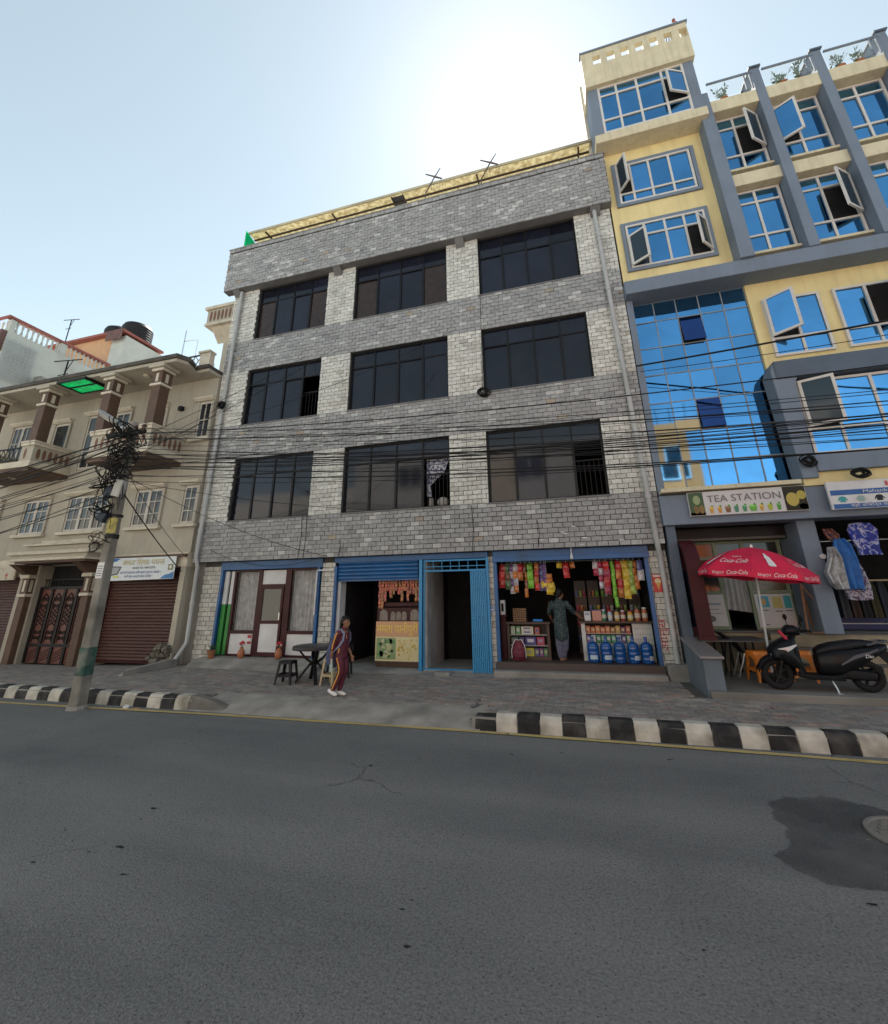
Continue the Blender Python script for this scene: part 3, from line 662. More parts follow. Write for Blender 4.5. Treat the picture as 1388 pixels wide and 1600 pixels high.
t = MB(); t.add([(-4.9, 10.80, 14.965), (-4.5, 10.80, 14.965), (-4.5, 12.8, 15.05), (-4.9, 12.8, 15.05)], [(0, 1, 2, 3)]); t.build('dark_roof_panel', M('dark_sheet', (.04, .04, .045), .4), cn, solid=.01)
t = MB(); t.add([(-10.72, 10.62, 13.86), (-10.72, 10.62, 15.0), (-10.72, 10.75, 15.0), (-10.72, 12.2, 13.9)], [(0, 1, 2, 3)])
t.add([(-10.72, 10.60, 15.05), (-10.72, 10.60, 14.2), (-10.15, 10.60, 14.2)], [(0, 1, 2)])
t.build('green_sheet', translucent('green_sheet', (.02, .6, .3), (.02, .5, .25), 2, .7), sb, solid=.01)
# ------------------------------------------------------------------ yellow and grey building with blue mirror glass
yb = thing('glass_front_building', 'yellow and blue-grey building with blue mirror glass and open white casements', 'building', (6.5, 11.5, .3))
m_yel = M('yellow_wall_paint', (.72, .60, .30), .75, var=.08, vs_=2, dirt=.3, ds=.9, dcol=(.42, .34, .18), streak=True, bump=.15, bs=30)
m_cream = M('cream_trim_paint', (.60, .54, .38), .75, var=.1, dirt=.25, ds=1.5, dcol=(.2, .16, .1), streak=True)
m_gry = M('blue_grey_wall_paint', (.16, .20, .26), .7, var=.1, vs_=1.5, dirt=.25, ds=1.2, dcol=(.10, .12, .15), streak=True)
m_gry_dk = M('dark_blue_grey_paint', (.085, .115, .16), .65, var=.12, dirt=.2)
RX1 = 13.0
def pb(name, mat, *b, bevel=0.0, parent=None): return MB().box(*b).build(name, mat, parent or yb, bevel=bevel)
pb('left_bay_wall', m_yel, 1.88, 4.42, 10.52, 10.8, 9.36, 14.0)
pb('body_wall', m_gry, 1.88, RX1, 10.9, 20, 3.3, 14.6)
pb('beam', m_gry, 1.84, RX1, 10.20, 10.9, 8.98, 9.36, bevel=.01)
pb('soffit_wall', m_yel, 4.585, RX1, 10.72, 10.9, 6.7, 8.98)
# upper windows with grey surrounds
def pvc_window(x0, x1, z0, z1, y, xs, zs, frame=m_white_pvc, glass=None, skip=(), deep=(), fw_=.055, root=None, slate=()):
    """xs, zs: inner mullion / transom positions as fractions; skip = open cells (col,row), rows counted from the bottom"""
    f = fw_; t = MB(); root = root or yb
    t.box(x0, x1, y - .04, y + .03, z0, z0 + f).box(x0, x1, y - .04, y + .03, z1 - f, z1).box(x0, x0 + f, y - .04, y + .03, z0 + f, z1 - f).box(x1 - f, x1, y - .04, y + .03, z0 + f, z1 - f)
    X = [x0] + [x0 + (x1 - x0) * u for u in xs] + [x1]; Zs = [z0] + [z0 + (z1 - z0) * u for u in zs] + [z1]
    for z in Zs[1:-1]: t.box(x0 + f, x1 - f, y - .037, y + .028, z - f / 2, z + f / 2)
    for x in X[1:-1]:
        for a, b in zip(Zs, Zs[1:]): t.box(x - f / 2, x + f / 2, y - .034, y + .026, a + f / 2, b - f / 2)
    w = t.build('window', frame, root)
    for i in range(len(X) - 1):
        for j in range(len(Zs) - 1):
            tl = random.uniform(-.006, .006); tt = random.uniform(-.008, .008); yy = y - .006
            m_ = glass or m_glass_blue
            if (i, j) in deep: m_ = m_glass_deep
            if (i, j) in slate: m_ = m_glass_slate
            if (i, j) in skip: m_ = m_dark; yy = y + .010  # open cell: flat dark sheet carries the shade of the room
            MB().add([(X[i], yy - tl, Zs[j]), (X[i + 1], yy + tl, Zs[j]), (X[i + 1], yy + tl + tt, Zs[j + 1]), (X[i], yy - tl + tt, Zs[j + 1])], [(0, 1, 2, 3)]).build('dark_room_sheet' if (i, j) in skip else 'pane', m_, w)
    return w, X, Zs
def casement(hx, z0, z1, y, width, ang, glass, root=None, both=True):
    """sash hinged at x = hx, swung out towards the street; ang > 0 opens from a left hinge"""
    d = Vector((math.cos(ang), -abs(math.sin(ang)), 0)) if width > 0 else Vector((-math.cos(ang), -abs(math.sin(ang)), 0))
    W = abs(width); o = Vector((hx, y - .05, 0)); f = .055; root = root or yb
    nrm = d.cross(Vector((0, 0, 1)))
    t = MB()
    for a, b, c, e in ((0, W, z0, z0 + f), (0, W, z1 - f, z1), (0, f, z0 + f, z1 - f), (W - f, W, z0 + f, z1 - f)):
        t.obox(o + d * (a + b) / 2 + Vector((0, 0, (c + e) / 2)), d * (b - a) / 2, nrm * .022, Vector((0, 0, (e - c) / 2)))
    cs = t.build('casement', m_white_pvc, root)
    g = MB(); g.obox(o + d * W / 2 + Vector((0, 0, (z0 + z1) / 2)), d * (W / 2 - f), nrm * .005, Vector((0, 0, (z1 - z0) / 2 - f)))
    g.build('pane', glass, cs)
    return cs
def surround(x0, x1, z0, z1, y, d=.06, w=.09):
    t = MB()
    t.box(x0, x1, y - d, y, z0, z0 + w).box(x0, x1, y - d, y, z1 - w, z1).box(x0, x0 + w, y - d, y, z0 + w, z1 - w).box(x1 - w, x1, y - d, y, z0 + w, z1 - w)
    t.build('window_surround', m_gry, yb)
surround(2.05, 4.17, 11.99, 13.54, 10.52); surround(2.03, 4.14, 9.83, 11.40, 10.52)
def bay_win(z0, z1, xs, zs, skip, **k):
    return pvc_window(2.14, 4.06, z0, z1, 10.505, xs, zs, skip=skip, **k)
bay_win(12.08, 13.45, (.2, .45, .72), (.24,), {(0, 1)}); casement(2.16, 12.42, 13.42, 10.46, .42, R(62), m_glass_slate)
bay_win(9.92, 11.31, (.24, .5, .74), (.72,), {(3, 0)}, slate={(0, 0)}); casement(2.16, 9.96, 10.9, 10.46, .48, R(35), m_glass_slate); casement(4.03, 9.97, 10.9, 10.46, -.46, R(48), m_glass_slate)
# stair tower top with pierced parapet
TX0, TX1, TY = 1.70, 4.56, 10.02
t = MB()
t.box(TX0, TX1, TY, 11.0, 13.98, 14.28); t.build('tower_slab', m_cream, yb, bevel=.01)
pb('tower_side', m_gry, TX0, TX0 + .28, TY + .12, 12.5, 14.28, 16.3); pb('tower_side', m_gry, TX1 - .26, TX1, TY + .12, 12.5, 14.28, 16.3)
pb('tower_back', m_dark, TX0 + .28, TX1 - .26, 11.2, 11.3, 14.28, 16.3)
t = MB(); hx = [TX0 + .28 + k * .40 for k in range(7)]; hw = .21; hz0, hz1 = 17.16, 17.52
t.box(TX0 - .05, TX1 + .05, TY, TY + .14, 16.28, hz0); t.box(TX0 - .05, TX1 + .05, TY, TY + .14, hz1, 17.74)
xs_ = [TX0 - .05] + [v for h in hx for v in (h, h + hw)] + [TX1 + .05]
for a, b in zip(xs_[::2], xs_[1::2]): t.box(a, b, TY, TY + .14, hz0, hz1)
t.build('parapet', m_cream, yb)
pb('parapet_side', m_cream, TX0 - .05, TX0 + .09, TY + .14, 12.5, 16.28, 17.74); pb('parapet_side', m_cream, TX1 - .09, TX1 + .05, TY + .14, 12.5, 16.28, 17.74)
pb('parapet_cap', m_gry, TX0 - .09, TX1 + .09, TY - .04, TY + .18, 17.742, 17.80, bevel=.008)
pb('tower_roof', m_concrete, TX0, TX1, TY + .14, 12.5, 16.30, 16.45)
pvc_window(1.98, 4.30, 14.42, 16.28, TY + .16, (.22, .46, .75), (.27, .80), skip={(3, 1)}, fw_=.06)
casement(4.26, 14.98, 15.86, TY + .12, -.56, R(24), m_glass_blue)
pb('party_wall', M('pale_party_wall', (.55, .5, .44), .9, dirt=.3, streak=True), 1.62, 1.70, 10.9, 12.5, 14.0, 17.7)
# fins of the right bay
for x in (4.60, 5.93, 7.33, 8.73, 10.13):
    w_ = .11
    t = MB(); ztop = 15.36 if x > 5 else 14.95
    if x < 5: t.prism([(10.12, 9.36), (10.14, 13.2), (10.18, ztop), (10.95, ztop), (10.95, 9.36)], 'x', 4.42, 4.72)
    else: t.prism([(10.17, 9.36), (10.17, 12.0), (10.19, ztop), (10.9, ztop), (10.9, 9.36)], 'x', x - w_, x + w_)
    t.build('fin', m_gry, yb, bevel=.008)
    if x > 5: pb('fin_cap', m_gry_dk, x - w_ - .03, x + w_ + .03, 10.14, 10.95, ztop + .002, ztop + .05)
bays = [(4.72, 5.81), (6.05, 7.21), (7.45, 8.61), (8.85, 10.01)]
opened = {(0, 1): (1, -1), (1, 1): (0, 1), (1, 0): (1, -1)}
for bi, (a, b) in enumerate(bays):
    pb('spandrel', m_cream, a - .02, b + .02, 10.26, 10.6, 11.60, 11.98, bevel=.01)
    pb('roof_fascia', m_cream, a - .02, b + .02, 10.2, 10.7, 14.18, 14.60, bevel=.01)
    for ri, (z0, z1) in enumerate(((9.66, 11.58), (12.30, 14.17))):
        pb('sill', m_cream, a - .02, b + .02, 10.40, 10.56, z0 - .07, z0 - .002)
        op = opened.get((bi, ri))
        sk = {(op[0], 1)} if op else set()
        w, X, Zs = pvc_window(a + .02, b - .02, z0, z1, 10.52, (.47,), (.27, .8), skip=sk)
        if op:
            zz0, zz1 = Zs[1] + .03, Zs[2] + .15
            if op[1] < 0: casement(X[2] - .02, zz0, zz1, 10.46, -(X[2] - X[1] - .04), R(38), m_glass_slate)
            else: casement(X[0] + .03, zz0, zz1, 10.46, X[1] - X[0] - .02, R(32), m_glass_blue)
    # roof railing with glass
    t = MB(); t.bar((a, 10.14, 15.18), (b, 10.14, 15.18), .045, .045)
    for x in (b - .2, b - .06): t.bar((x, 10.14, 14.6), (x, 10.14, 15.18), .035, .035)
    t.build('roof_rail', m_gry, yb)
    MB().add([(a, 10.16, 14.62), (b, 10.16, 14.62), (b, 10.16, 15.16), (a, 10.16, 15.16)], [(0, 1, 2, 3)]).build('rail_glass', M('pale_rail_glass', (.5, .6, .6), .05, var=0, alpha=.18), yb)
pb('roof_slab', m_concrete, 4.6, RX1, 10.7, 20, 14.3, 14.6)
# curtain wall of blue mirror glass
cw = MB(); CX0, CX1, CZ0, CZ1 = 2.01, 4.58, 3.99, 8.985
cw.box(1.86, CX0, 10.52, 10.9, 3.9, 8.98)
cw.build('curtain_pier', m_gry, yb)
cols, rows = 5, [3.99, 4.68, 5.42, 6.18, 6.93, 7.68, 8.43, 8.985]
mul = MB(); m_mul = M('grey_glazing_bead', (.22, .25, .28), .5)
for i in range(cols + 1): x = CX0 + (CX1 - CX0) * i / cols; mul.box(x - .012, x + .012, 10.782, 10.81, CZ0, CZ1)
for z in rows[1:]: mul.box(CX0, CX1, 10.780, 10.808, z - .012, z + .012)
cwall = mul.build('curtain_wall', m_mul, yb)
for i in range(cols):
    for j in range(len(rows) - 1):
        a, b = CX0 + (CX1 - CX0) * i / cols, CX0 + (CX1 - CX0) * (i + 1) / cols; tl = random.uniform(-.005, .005); tt = random.uniform(-.006, .006)
        m_ = m_glass_blue
        op = (i, j) in ((2, 5), (2, 2))
        if op:
            MB().box(a, b, 10.83, 10.86, rows[j], rows[j + 1]).build('vent_opening', m_dark, cwall)  # dark slab stands in for the unlit space behind the vent
            MB().add([(a + .02, 10.67, rows[j] + .02), (b - .02, 10.67, rows[j] + .02), (b - .02, 10.79, rows[j + 1] - .01), (a + .02, 10.79, rows[j + 1] - .01)], [(0, 1, 2, 3)]).build('vent_pane', m_glass_deep, cwall, solid=.012)
        else: MB().add([(a, 10.795 + tl, rows[j]), (b, 10.795 - tl, rows[j]), (b, 10.795 - tl + tt, rows[j + 1]), (a, 10.795 + tl + tt, rows[j + 1])], [(0, 1, 2, 3)]).build('pane', m_, cwall)
# third level, yellow wall windows
pb('lower_wall', m_gry, 4.585, RX1, 10.72, 10.9, 3.3, 6.7)
for k, (a, b) in enumerate(((4.82, 5.97), (6.23, 7.4), (7.7, 8.9))):
    sk = {(0, 1)} if k == 0 else {(1, 1)}
    w, X, Zs = pvc_window(a, b, 6.94, 8.46, 10.70, (.52,), (.30,), skip=sk)
    if k == 0: casement(X[0] + .02, Zs[1] + .03, Zs[2] - .02, 10.65, X[1] - X[0] - .02, R(38), m_glass_blue)
    else: casement(X[2] - .02, Zs[1] + .03, Zs[2] - .02, 10.65, -(X[2] - X[1] - .02), R(55), m_glass_slate)
# projecting grey box window
pb('box_top', m_gry_dk, 4.52, RX1, 10.22, 10.72, 6.2, 6.62, bevel=.01)
t = MB(); t.prism([(4.50, 6.58), (4.44, 6.4), (4.50, 4.0), (4.78, 4.0), (4.84, 6.1), (4.9, 6.2)], 'y', 10.25, 10.72); t.build('box_side', m_gry, yb, bevel=.01)
pb('box_bottom', m_gry, 4.78, RX1, 10.22, 10.72, 4.12, 4.46, bevel=.01)
w, X, Zs = pvc_window(4.88, 8.2, 4.50, 6.16, 10.42, (.18, .40, .6, .8), (.34,), skip={(0, 1)})
casement(X[0] + .03, Zs[1] + .03, Zs[2] - .02, 10.40, X[1] - X[0], R(22), m_glass_slate)
pb('cream_strip', m_cream, 1.88, 4.45, 10.22, 10.9, 3.90, 3.985, bevel=.005); pb('cream_strip', m_yel, 4.52, RX1, 10.32, 10.72, 3.86, 4.118)
pb('sign_beam', m_gry, 1.84, RX1, 10.36, 10.9, 3.22, 3.86, bevel=.01)
# ground floor columns and tea shop front
t = MB(); t.box(1.88, 2.07, 10.46, 11.6, .2, 3.22); t.build('column', m_gry_dk, yb, bevel=.01)
t = MB(); t.prism([(4.34, 1.08), (4.66, 1.08), (4.66, 3.22), (4.34, 3.22)], 'y', 10.64, 11.6); t.build('column', m_gry, yb, bevel=.01)
pb('column', m_gry, 7.6, 7.95, 10.64, 11.6, 1.08, 3.22)
pb('plinth', M('terrace_stone', (.30, .25, .17), .8, var=.25, dirt=.4, ds=2), 2.07, RX1, 11.25, 15.5, .2, 1.06)
pb('plinth_top', M('dark_granite', (.09, .09, .09), .45, var=.3, vs_=30), 2.07, RX1, 11.2, 15.5, 1.062, 1.10, bevel=.006)
for k, (yk, zk_) in enumerate(((10.95, 1.08), (10.72, .83), (10.49, .58))):
    pb('stair', MATS['terrace_stone'], 3.55, RX1, yk + .02, 11.25, zk_ - .27 if k < 2 else .2, zk_ - .03)
    pb('tread', MATS['dark_granite'], 3.52, RX1, yk, 11.2, zk_ - .028, zk_, bevel=.004)
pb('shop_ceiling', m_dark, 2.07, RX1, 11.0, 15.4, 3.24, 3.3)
m_olive = M('pale_green_frame', (.20, .25, .16), .6, dirt=.25)
t = MB(); yy = 11.52
for x in (2.10, 3.0, 3.55, 4.25): t.box(x - .035, x + .035, yy - .03, yy + .04, 1.1, 2.95)
t.box(2.1, 4.3, yy - .028, yy + .038, 2.56, 2.62).box(2.1, 4.3, yy - .028, yy + .038, 2.90, 2.96).box(2.1, 3.0, yy - .028, yy + .038, 1.1, 1.17).box(2.1, 3.0, yy - .028, yy + .038, 1.83, 1.89).box(3.55, 4.3, yy - .028, yy + .038, 1.1, 1.16).box(3.55, 4.3, yy - .028, yy + .038, 1.83, 1.89)
t.build('shop_frame', m_olive, yb)
m_leaf_film = M('printed_window_film', (.1, .08, .05), .25, stops=(40, [(.4, (.035, .03, .02)), (.55, (.16, .13, .07)), (.62, (.03, .028, .025))]), var=.2)
for a, b, z0, z1, m_ in ((3.58, 4.22, 1.89, 2.56, m_leaf_film), (2.13, 2.97, 1.89, 2.56, m_glass_house), (2.13, 2.97, 2.62, 2.9, m_glass_house), (3.03, 3.52, 2.62, 2.9, m_glass_house), (3.58, 4.22, 2.62, 2.9, m_glass_house)):
    MB().box(a, b, yy, yy + .01, z0, z1).build('pane', m_, yb)
t = MB(); rr = []
for i in range(31):
    u = i / 30; x = 3.02 + .6 * u; rr.append([(x + .08 * 0, yy + .12 + .03 * math.sin(i * 1.2), 2.56), (x, yy + .1 + .03 * math.sin(i * 1.2), 2.0), (x - .05 * (1 - u), yy + .08 + .03 * math.sin(i * 1.2 + .4), 1.52 - .1 * u)])
t.loft(rr, caps=False, closed=False); t.build('door_curtain', M('white_door_curtain', (.42, .42, .41), .95, var=.15, vs_=6), yb, smooth=True)
pb('shutter_box', m_black_alu, 2.07, 4.34, 11.2, 11.5, 2.95, 3.22)
pb('shutter_rail', M('worn_shutter_rail', (.1, .09, .08), .6), 2.1, 4.3, 11.17, 11.2, 2.95, 3.0)
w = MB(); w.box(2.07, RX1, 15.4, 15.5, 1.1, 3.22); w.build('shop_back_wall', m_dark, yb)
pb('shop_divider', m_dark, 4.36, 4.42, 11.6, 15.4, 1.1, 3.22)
pb('blue_shop_skirt', M('royal_blue_panel', (.012, .018, .12), .5), 4.66, 7.6, 11.9, 12.0, 1.1, 1.62)
pb('skirt_line', m_white, 4.66, 7.6, 11.89, 11.897, 1.20, 1.22)
# forecourt slab and the low wall with granite cap
structure('forecourt', MB().box(1.86, RX1, 8.86, 11.3, .02, .33), M('forecourt_concrete', (.19, .18, .16), .85, var=.3, vs_=1.2, dirt=.45, ds=1.0, grain=.15, bump=.3), bevel=.012)
lw = thing('low_wall', 'low grey wall with speckled granite cap at the edge of the forecourt', 'wall', (1.98, 9.9, .2))
t = MB(); t.prism([(8.98, .1), (10.4, .1), (10.4, .99), (8.98, .80)], 'x', 1.84, 2.12); t.build('wall_body', M('slate_blue_render', (.12, .15, .18), .8, var=.12, dirt=.35, ds=2), lw, bevel=.008)
t = MB(); t.prism([(8.93, .802), (10.42, .992), (10.42, 1.032), (8.93, .842)], 'x', 1.80, 2.16); t.build('cap', M('speckled_granite', (.2, .19, .19), .35, var=.1, grain=.5, gs=70), lw, bevel=.006)
# opposite side of the street, behind the camera: seen only as reflection in the glass
ob = thing('peach_building', 'peach painted house with white framed windows across the street, reflected in the glass', 'building', (-2, -8, 0))
m_peach = M('peach_wall_paint', (.85, .20, .04), .8, var=.1)
m_pale_grey = M('pale_grey_wall', (.50, .47, .43), .85, var=.2)  # wing wall colour kept pale to bounce more sun
MB().box(4.4, 7.2, -9, -5, 0, 11.15).build('wall', m_peach, ob)
MB().box(-14, 4.4, -9, -5.3, 0, 10.9).build('grey_wing', m_pale_grey, ob); MB().box(-40, -14.05, -11, -6, 0, 9).build('bounce_wing', M('pale_bounce_wall', (.6, .56, .5), .85), ob)  # low wing added out of view to bounce sun onto the left house
for x0, x1, z0, z1 in ((4.75, 6.6, 8.0, 9.6), (4.75, 6.6, 4.6, 6.2), (-3.2, -1.2, 8.95, 10.5), (.5, 1.25, 8.95, 10.5), (-7, -5.4, 8.9, 10.4), (-11, -9.2, 8.9, 10.4), (-3.2, -1.2, 5.6, 7.2), (-8, -6, 5.6, 7.2)):
    yf = -5 if x0 > 4.4 else -5.3; t = MB(); f = .08
    t.box(x0, x1, yf, yf + .06, z0, z0 + f).box(x0, x1, yf, yf + .06, z1 - f, z1).box(x0, x0 + f, yf, yf + .06, z0 + f, z1 - f).box(x1 - f, x1, yf, yf + .06, z0 + f, z1 - f).box((x0 + x1) / 2 - .04, (x0 + x1) / 2 + .04, yf, yf + .06, z0 + f, z1 - f)
    w = t.build('window', m_white_pvc, ob); MB().box(x0 + f, x1 - f, yf + .005, yf + .02, z0 + f, z1 - f).build('pane', m_glass_house, w)
for k, x in enumerate((4.6, 4.9, 5.6, 6.2, 6.9)):
    MB().tube([(x, -5.3, 11.1), (x + .05, -5.3, 11.6), (x - .08 + .05 * k, -5.25, 12.1 + .1 * (k % 2))], .02, 5).build('rebar', m_iron, ob)
# ------------------------------------------------------------------ cream house with balconies on the left
lh = thing('balcony_house', 'cream house with brown columns, two balconies and a green soffit panel', 'building', (-15, 11.5, .1))
m_lw = M('faded_cream_render', (.39, .355, .29), .85, var=.14, vs_=1.2, dirt=.35, ds=1.2, dcol=(.27, .235, .18), streak=True, bump=.2, bs=30)
m_trim = M('pale_stone_trim', (.56, .50, .40), .75, var=.12, dirt=.3, ds=2.5, dcol=(.16, .14, .1))
m_brn = M('brown_column_paint', (.10, .055, .035), .7, var=.2, dirt=.3, ds=2)
m_brnp = M('reddish_brown_panel', (.17, .085, .055), .75, var=.2)
m_frame = M('cream_window_frame', (.5, .46, .40), .6, dirt=.25, ds=4)
m_slab = M('stained_concrete_edge', (.075, .066, .055), .9, var=.4, vs_=3, dirt=.5, ds=2)
def lp(name, mat, *b, bevel=0.0, parent=None): return MB().box(*b).build(name, mat, parent or lh, bevel=bevel)
YW = 10.4; LX0, LX1 = -22.0, -10.64
lp('upper_wall', m_lw, LX0, LX1, YW, 10.7, 3.15, 8.78)
lp('body', m_lw, LX0, LX1, 11.2, 16, 0, 8.78)
# windows on the first floor
def house_window(x0, x1, z0, z1, leaves, rows, y=YW, bars=2, lintel=True, sill=True, white=m_frame):
    f = .055; t = MB()
    t.box(x0, x1, y - .03, y - .002, z0, z0 + f).box(x0, x1, y - .03, y - .002, z1 - f, z1).box(x0, x0 + f, y - .03, y - .002, z0 + f, z1 - f).box(x1 - f, x1, y - .03, y - .002, z0 + f, z1 - f)
    W = (x1 - x0) / leaves
    for i in range(1, leaves): x = x0 + i * W; t.box(x - .055, x + .055, y - .034, y - .002, z0 + f, z1 - f)
    for i in range(leaves):
        for j in range(1, bars): x = x0 + i * W + W * j / bars; t.box(x - .014, x + .014, y - .028, y - .002, z0 + f, z1 - f)
    for j in range(1, rows):
        z = z0 + (z1 - z0) * j / rows
        t.box(x0 + f, x1 - f, y - .026, y - .002, z - .014, z + .014)
    w = t.build('window', white, lh)
    for i in range(leaves * bars):
        for j in range(rows):
            a, b = x0 + (x1 - x0) * i / (leaves * bars), x0 + (x1 - x0) * (i + 1) / (leaves * bars); c, d = z0 + (z1 - z0) * j / rows, z0 + (z1 - z0) * (j + 1) / rows
            tt = random.uniform(-.006, .006); tl = random.uniform(-.006, .006)
            MB().add([(a, y - .010 + tl, c), (b, y - .010 - tl, c), (b, y - .010 - tl + tt, d), (a, y - .010 + tl + tt, d)], [(0, 1, 2, 3)]).build('pane', m_glass_house, w)
    # reveal made by proud architrave
    MB().box(x0 - .07, x0 - .002, y - .06, y, z0 - .02, z1 + .02).build('jamb', m_lw, w); MB().box(x1 + .002, x1 + .07, y - .06, y, z0 - .02, z1 + .02).build('jamb', m_lw, w)
    if sill: MB().box(x0 - .18, x1 + .12, y - .13, y, z0 - .12, z0 - .022).build('sill', m_trim, w, bevel=.01)
    if lintel:
        t = MB(); t.prism([(y, z1 + .05), (y - .06, z1 + .05), (y - .14, z1 + .12), (y - .14, z1 + .17), (y, z1 + .17)], 'x', x0 - .2, x1 + .06); t.build('lintel', m_trim, w)
    return w
for a, b, lv in ((-18.0, -16.85, 2), (-15.93, -14.2, 3), (-13.07, -12.02, 2), (-11.19, -10.70, 1), (-20.6, -19.2, 2)): house_window(a, b, 4.0, 5.12, lv, 3)
house_window(-11.19, -10.70, 6.68, 7.9, 1, 2)
house_window(-16.0, -15.2, 6.1, 8.02, 1, 3, sill=False); house_window(-14.75, -14.1, 6.1, 7.98, 1, 3, sill=False); house_window(-19.8, -18.8, 6.1, 8.05, 2, 3, sill=False)
house_window(-13.0, -12.55, 6.1, 7.9, 1, 1, sill=False, bars=1); house_window(-17.6, -16.9, 6.1, 7.9, 1, 1, sill=False, bars=1)
# string course
lp('string_course', m_trim, -16.6, -14.0, YW - .12, YW, 3.62, 3.72, bevel=.01)
# balconies
def balcony(x0, x1, metal):
    y0 = 9.2
    b = MB().box(x0, x1, y0, YW - .002, 5.80, 5.92).build('balcony', m_brn, lh)
    t = MB(); t.box(x0 - .05, x1 + .05, y0 - .05, YW - .004, 5.922, 6.02); t.build('balcony_edge', m_trim, b, bevel=.01)
    t = MB(); t.box(x0 - .02, x1 + .02, y0 - .02, YW - .006, 6.022, 6.14); t.build('balcony_floor', m_trim, b, bevel=.01)
    # right and left parapet sides with brown oval panels
    for xs_ in (x1 - .12, x0):
        t = MB(); t.box(xs_, xs_ + .12, y0, YW - .004, 6.142, 6.64); sd = t.build('parapet', m_lw, b)
        MB().box(xs_ - .05, xs_ + .17, y0 - .05, YW - .004, 6.642, 6.74).build('rail', m_trim, b, bevel=.01)
        MB().box(xs_ - .07, xs_ + .19, y0 - .07, YW - .004, 6.742, 6.80).build('rail_cap', m_trim, b, bevel=.01)
        xo = xs_ + .121 if xs_ > x0 + .5 else xs_ - .001
        for k in range(6):
            yc = y0 + .16 + k * .175
            o = MB(); pts = [(yc - .028, 6.22), (yc + .028, 6.22), (yc + .055, 6.32), (yc + .055, 6.46), (yc + .028, 6.56), (yc - .028, 6.56), (yc - .055, 6.46), (yc - .055, 6.32)]
            o.prism(pts, 'x', xo - .004, xo + .006); o.build('baluster_panel', m_brnp, b)
    # front
    if metal:
        t = MB(); t.box(x0 + .5, x1 - .55, y0, y0 + .04, 6.60, 6.64).box(x0 + .5, x1 - .55, y0, y0 + .04, 6.2, 6.23)
        k = int((x1 - x0 - 1.05) / .22)
        for i in range(k):
            xa = x0 + .5 + i * .22; t.bar((xa, y0 + .02, 6.22), (xa + .22, y0 + .02, 6.6), .015, .015); t.bar((xa + .22, y0 + .02, 6.22), (xa, y0 + .02, 6.6), .015, .015)
        t.build('metal_railing', m_iron, b)
        segs = [(x1 - .55, x1 - .12), (x0 + .12, x0 + .5)]
    else: segs = [(x0 + .12, x1 - .12)]
    for a, c in segs:
        MB().box(a, c, y0, y0 + .12, 6.142, 6.64).build('parapet', m_lw, b)
        MB().box(a, c, y0 - .05, y0 + .17, 6.642, 6.739).build('rail', m_trim, b); MB().box(a, c, y0 - .07, y0 + .19, 6.743, 6.799).build('rail_cap', m_trim, b)
        n = max(1, int((c - a) / .22))
        for i in range(n):
            xc = a + (c - a) * (i + .5) / n
            o = MB(); pts = [(xc - .028, 6.22), (xc + .028, 6.22), (xc + .055, 6.32), (xc + .055, 6.46), (xc + .028, 6.56), (xc - .028, 6.56), (xc - .055, 6.46), (xc - .055, 6.32)]
            o.prism(pts, 'y', y0 - .006, y0 + .004); o.build('baluster_panel', m_brnp, b)
    MB().lathe([(.1, 5.80), (.09, 5.77), (.001, 5.76)], 12, ((x0 + x1) / 2, 9.7, 0)).build('lamp', m_trim, b)
balcony(-13.9, -11.58, False); balcony(-19.4, -16.38, True)
# columns
for x in (-11.78, -13.75, -16.62, -19.1):
    y = 9.38; z0 = 6.80
    c = MB().box(x - .17, x + .17, y - .17, y + .17, z0, 8.06).build('column', m_brn, lh, bevel=.01)
    MB().box(x - .215, x + .215, y - .215, y + .215, 8.062, 8.14).build('collar', m_trim, c, bevel=.008)
    MB().box(x - .18, x + .18, y - .18, y + .18, 8.142, 8.55).build('capital', m_brn, c)
    for k in range(2):
        (MB().box(x - .05, x + .05, y - .19, y - .178, 8.2, 8.48) if k == 0 else MB().box(x + .178, x + .19, y - .05, y + .05, 8.2, 8.48)).build('inlay', m_trim, c)
    MB().box(x - .23, x + .23, y - .23, y + .23, 8.552, 8.64).build('abacus', m_trim, c, bevel=.008)
    MB().box(x - .3, x + .3, y - .3, y + .3, 8.642, 8.755).build('abacus', m_lw, c, bevel=.008)
# roof slab
t = MB(); t.prism([(LX0 - 2, 9.15), (-11.1, 9.15), (-10.95, 9.45), (-11.15, 9.95), (-10.64, 9.95), (-10.64, 16), (LX0 - 2, 16)], 'z', 8.757, 8.86); t.build('roof_soffit', m_lw, lh)
t = MB(); t.prism([(LX0 - 2, 9.09), (-11.06, 9.09), (-10.88, 9.45), (-11.08, 9.89), (-10.64, 9.89), (-10.64, 16), (LX0 - 2, 16)], 'z', 8.862, 8.99); t.build('roof_edge', m_slab, lh)
# green panels hung below the roof edge
t = MB(); t.box(-15.9, -14.62, 9.02, 9.06, 8.66, 8.75).box(-15.9, -14.62, 9.80, 9.84, 8.66, 8.75).box(-15.9, -15.84, 9.06, 9.80, 8.66, 8.75).box(-14.68, -14.62, 9.06, 9.80, 8.66, 8.75).box(-15.84, -14.68, 9.38, 9.44, 8.665, 8.745)
gp = t.build('soffit_panel_frame', m_iron, lh)
m_grn = M('glow_green_panel', (.0, .55, .14), .4, var=.5, vs_=9, emit=.18)  # emission stands in for daylight glowing through the panel; no lamp here
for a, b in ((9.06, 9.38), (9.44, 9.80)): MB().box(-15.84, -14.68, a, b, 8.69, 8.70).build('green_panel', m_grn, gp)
MB().lathe([(.11, 8.755), (.1, 8.70), (.001, 8.69)], 14, (-12.75, 9.6, 0)).build('ceiling_lamp', m_trim, lh)
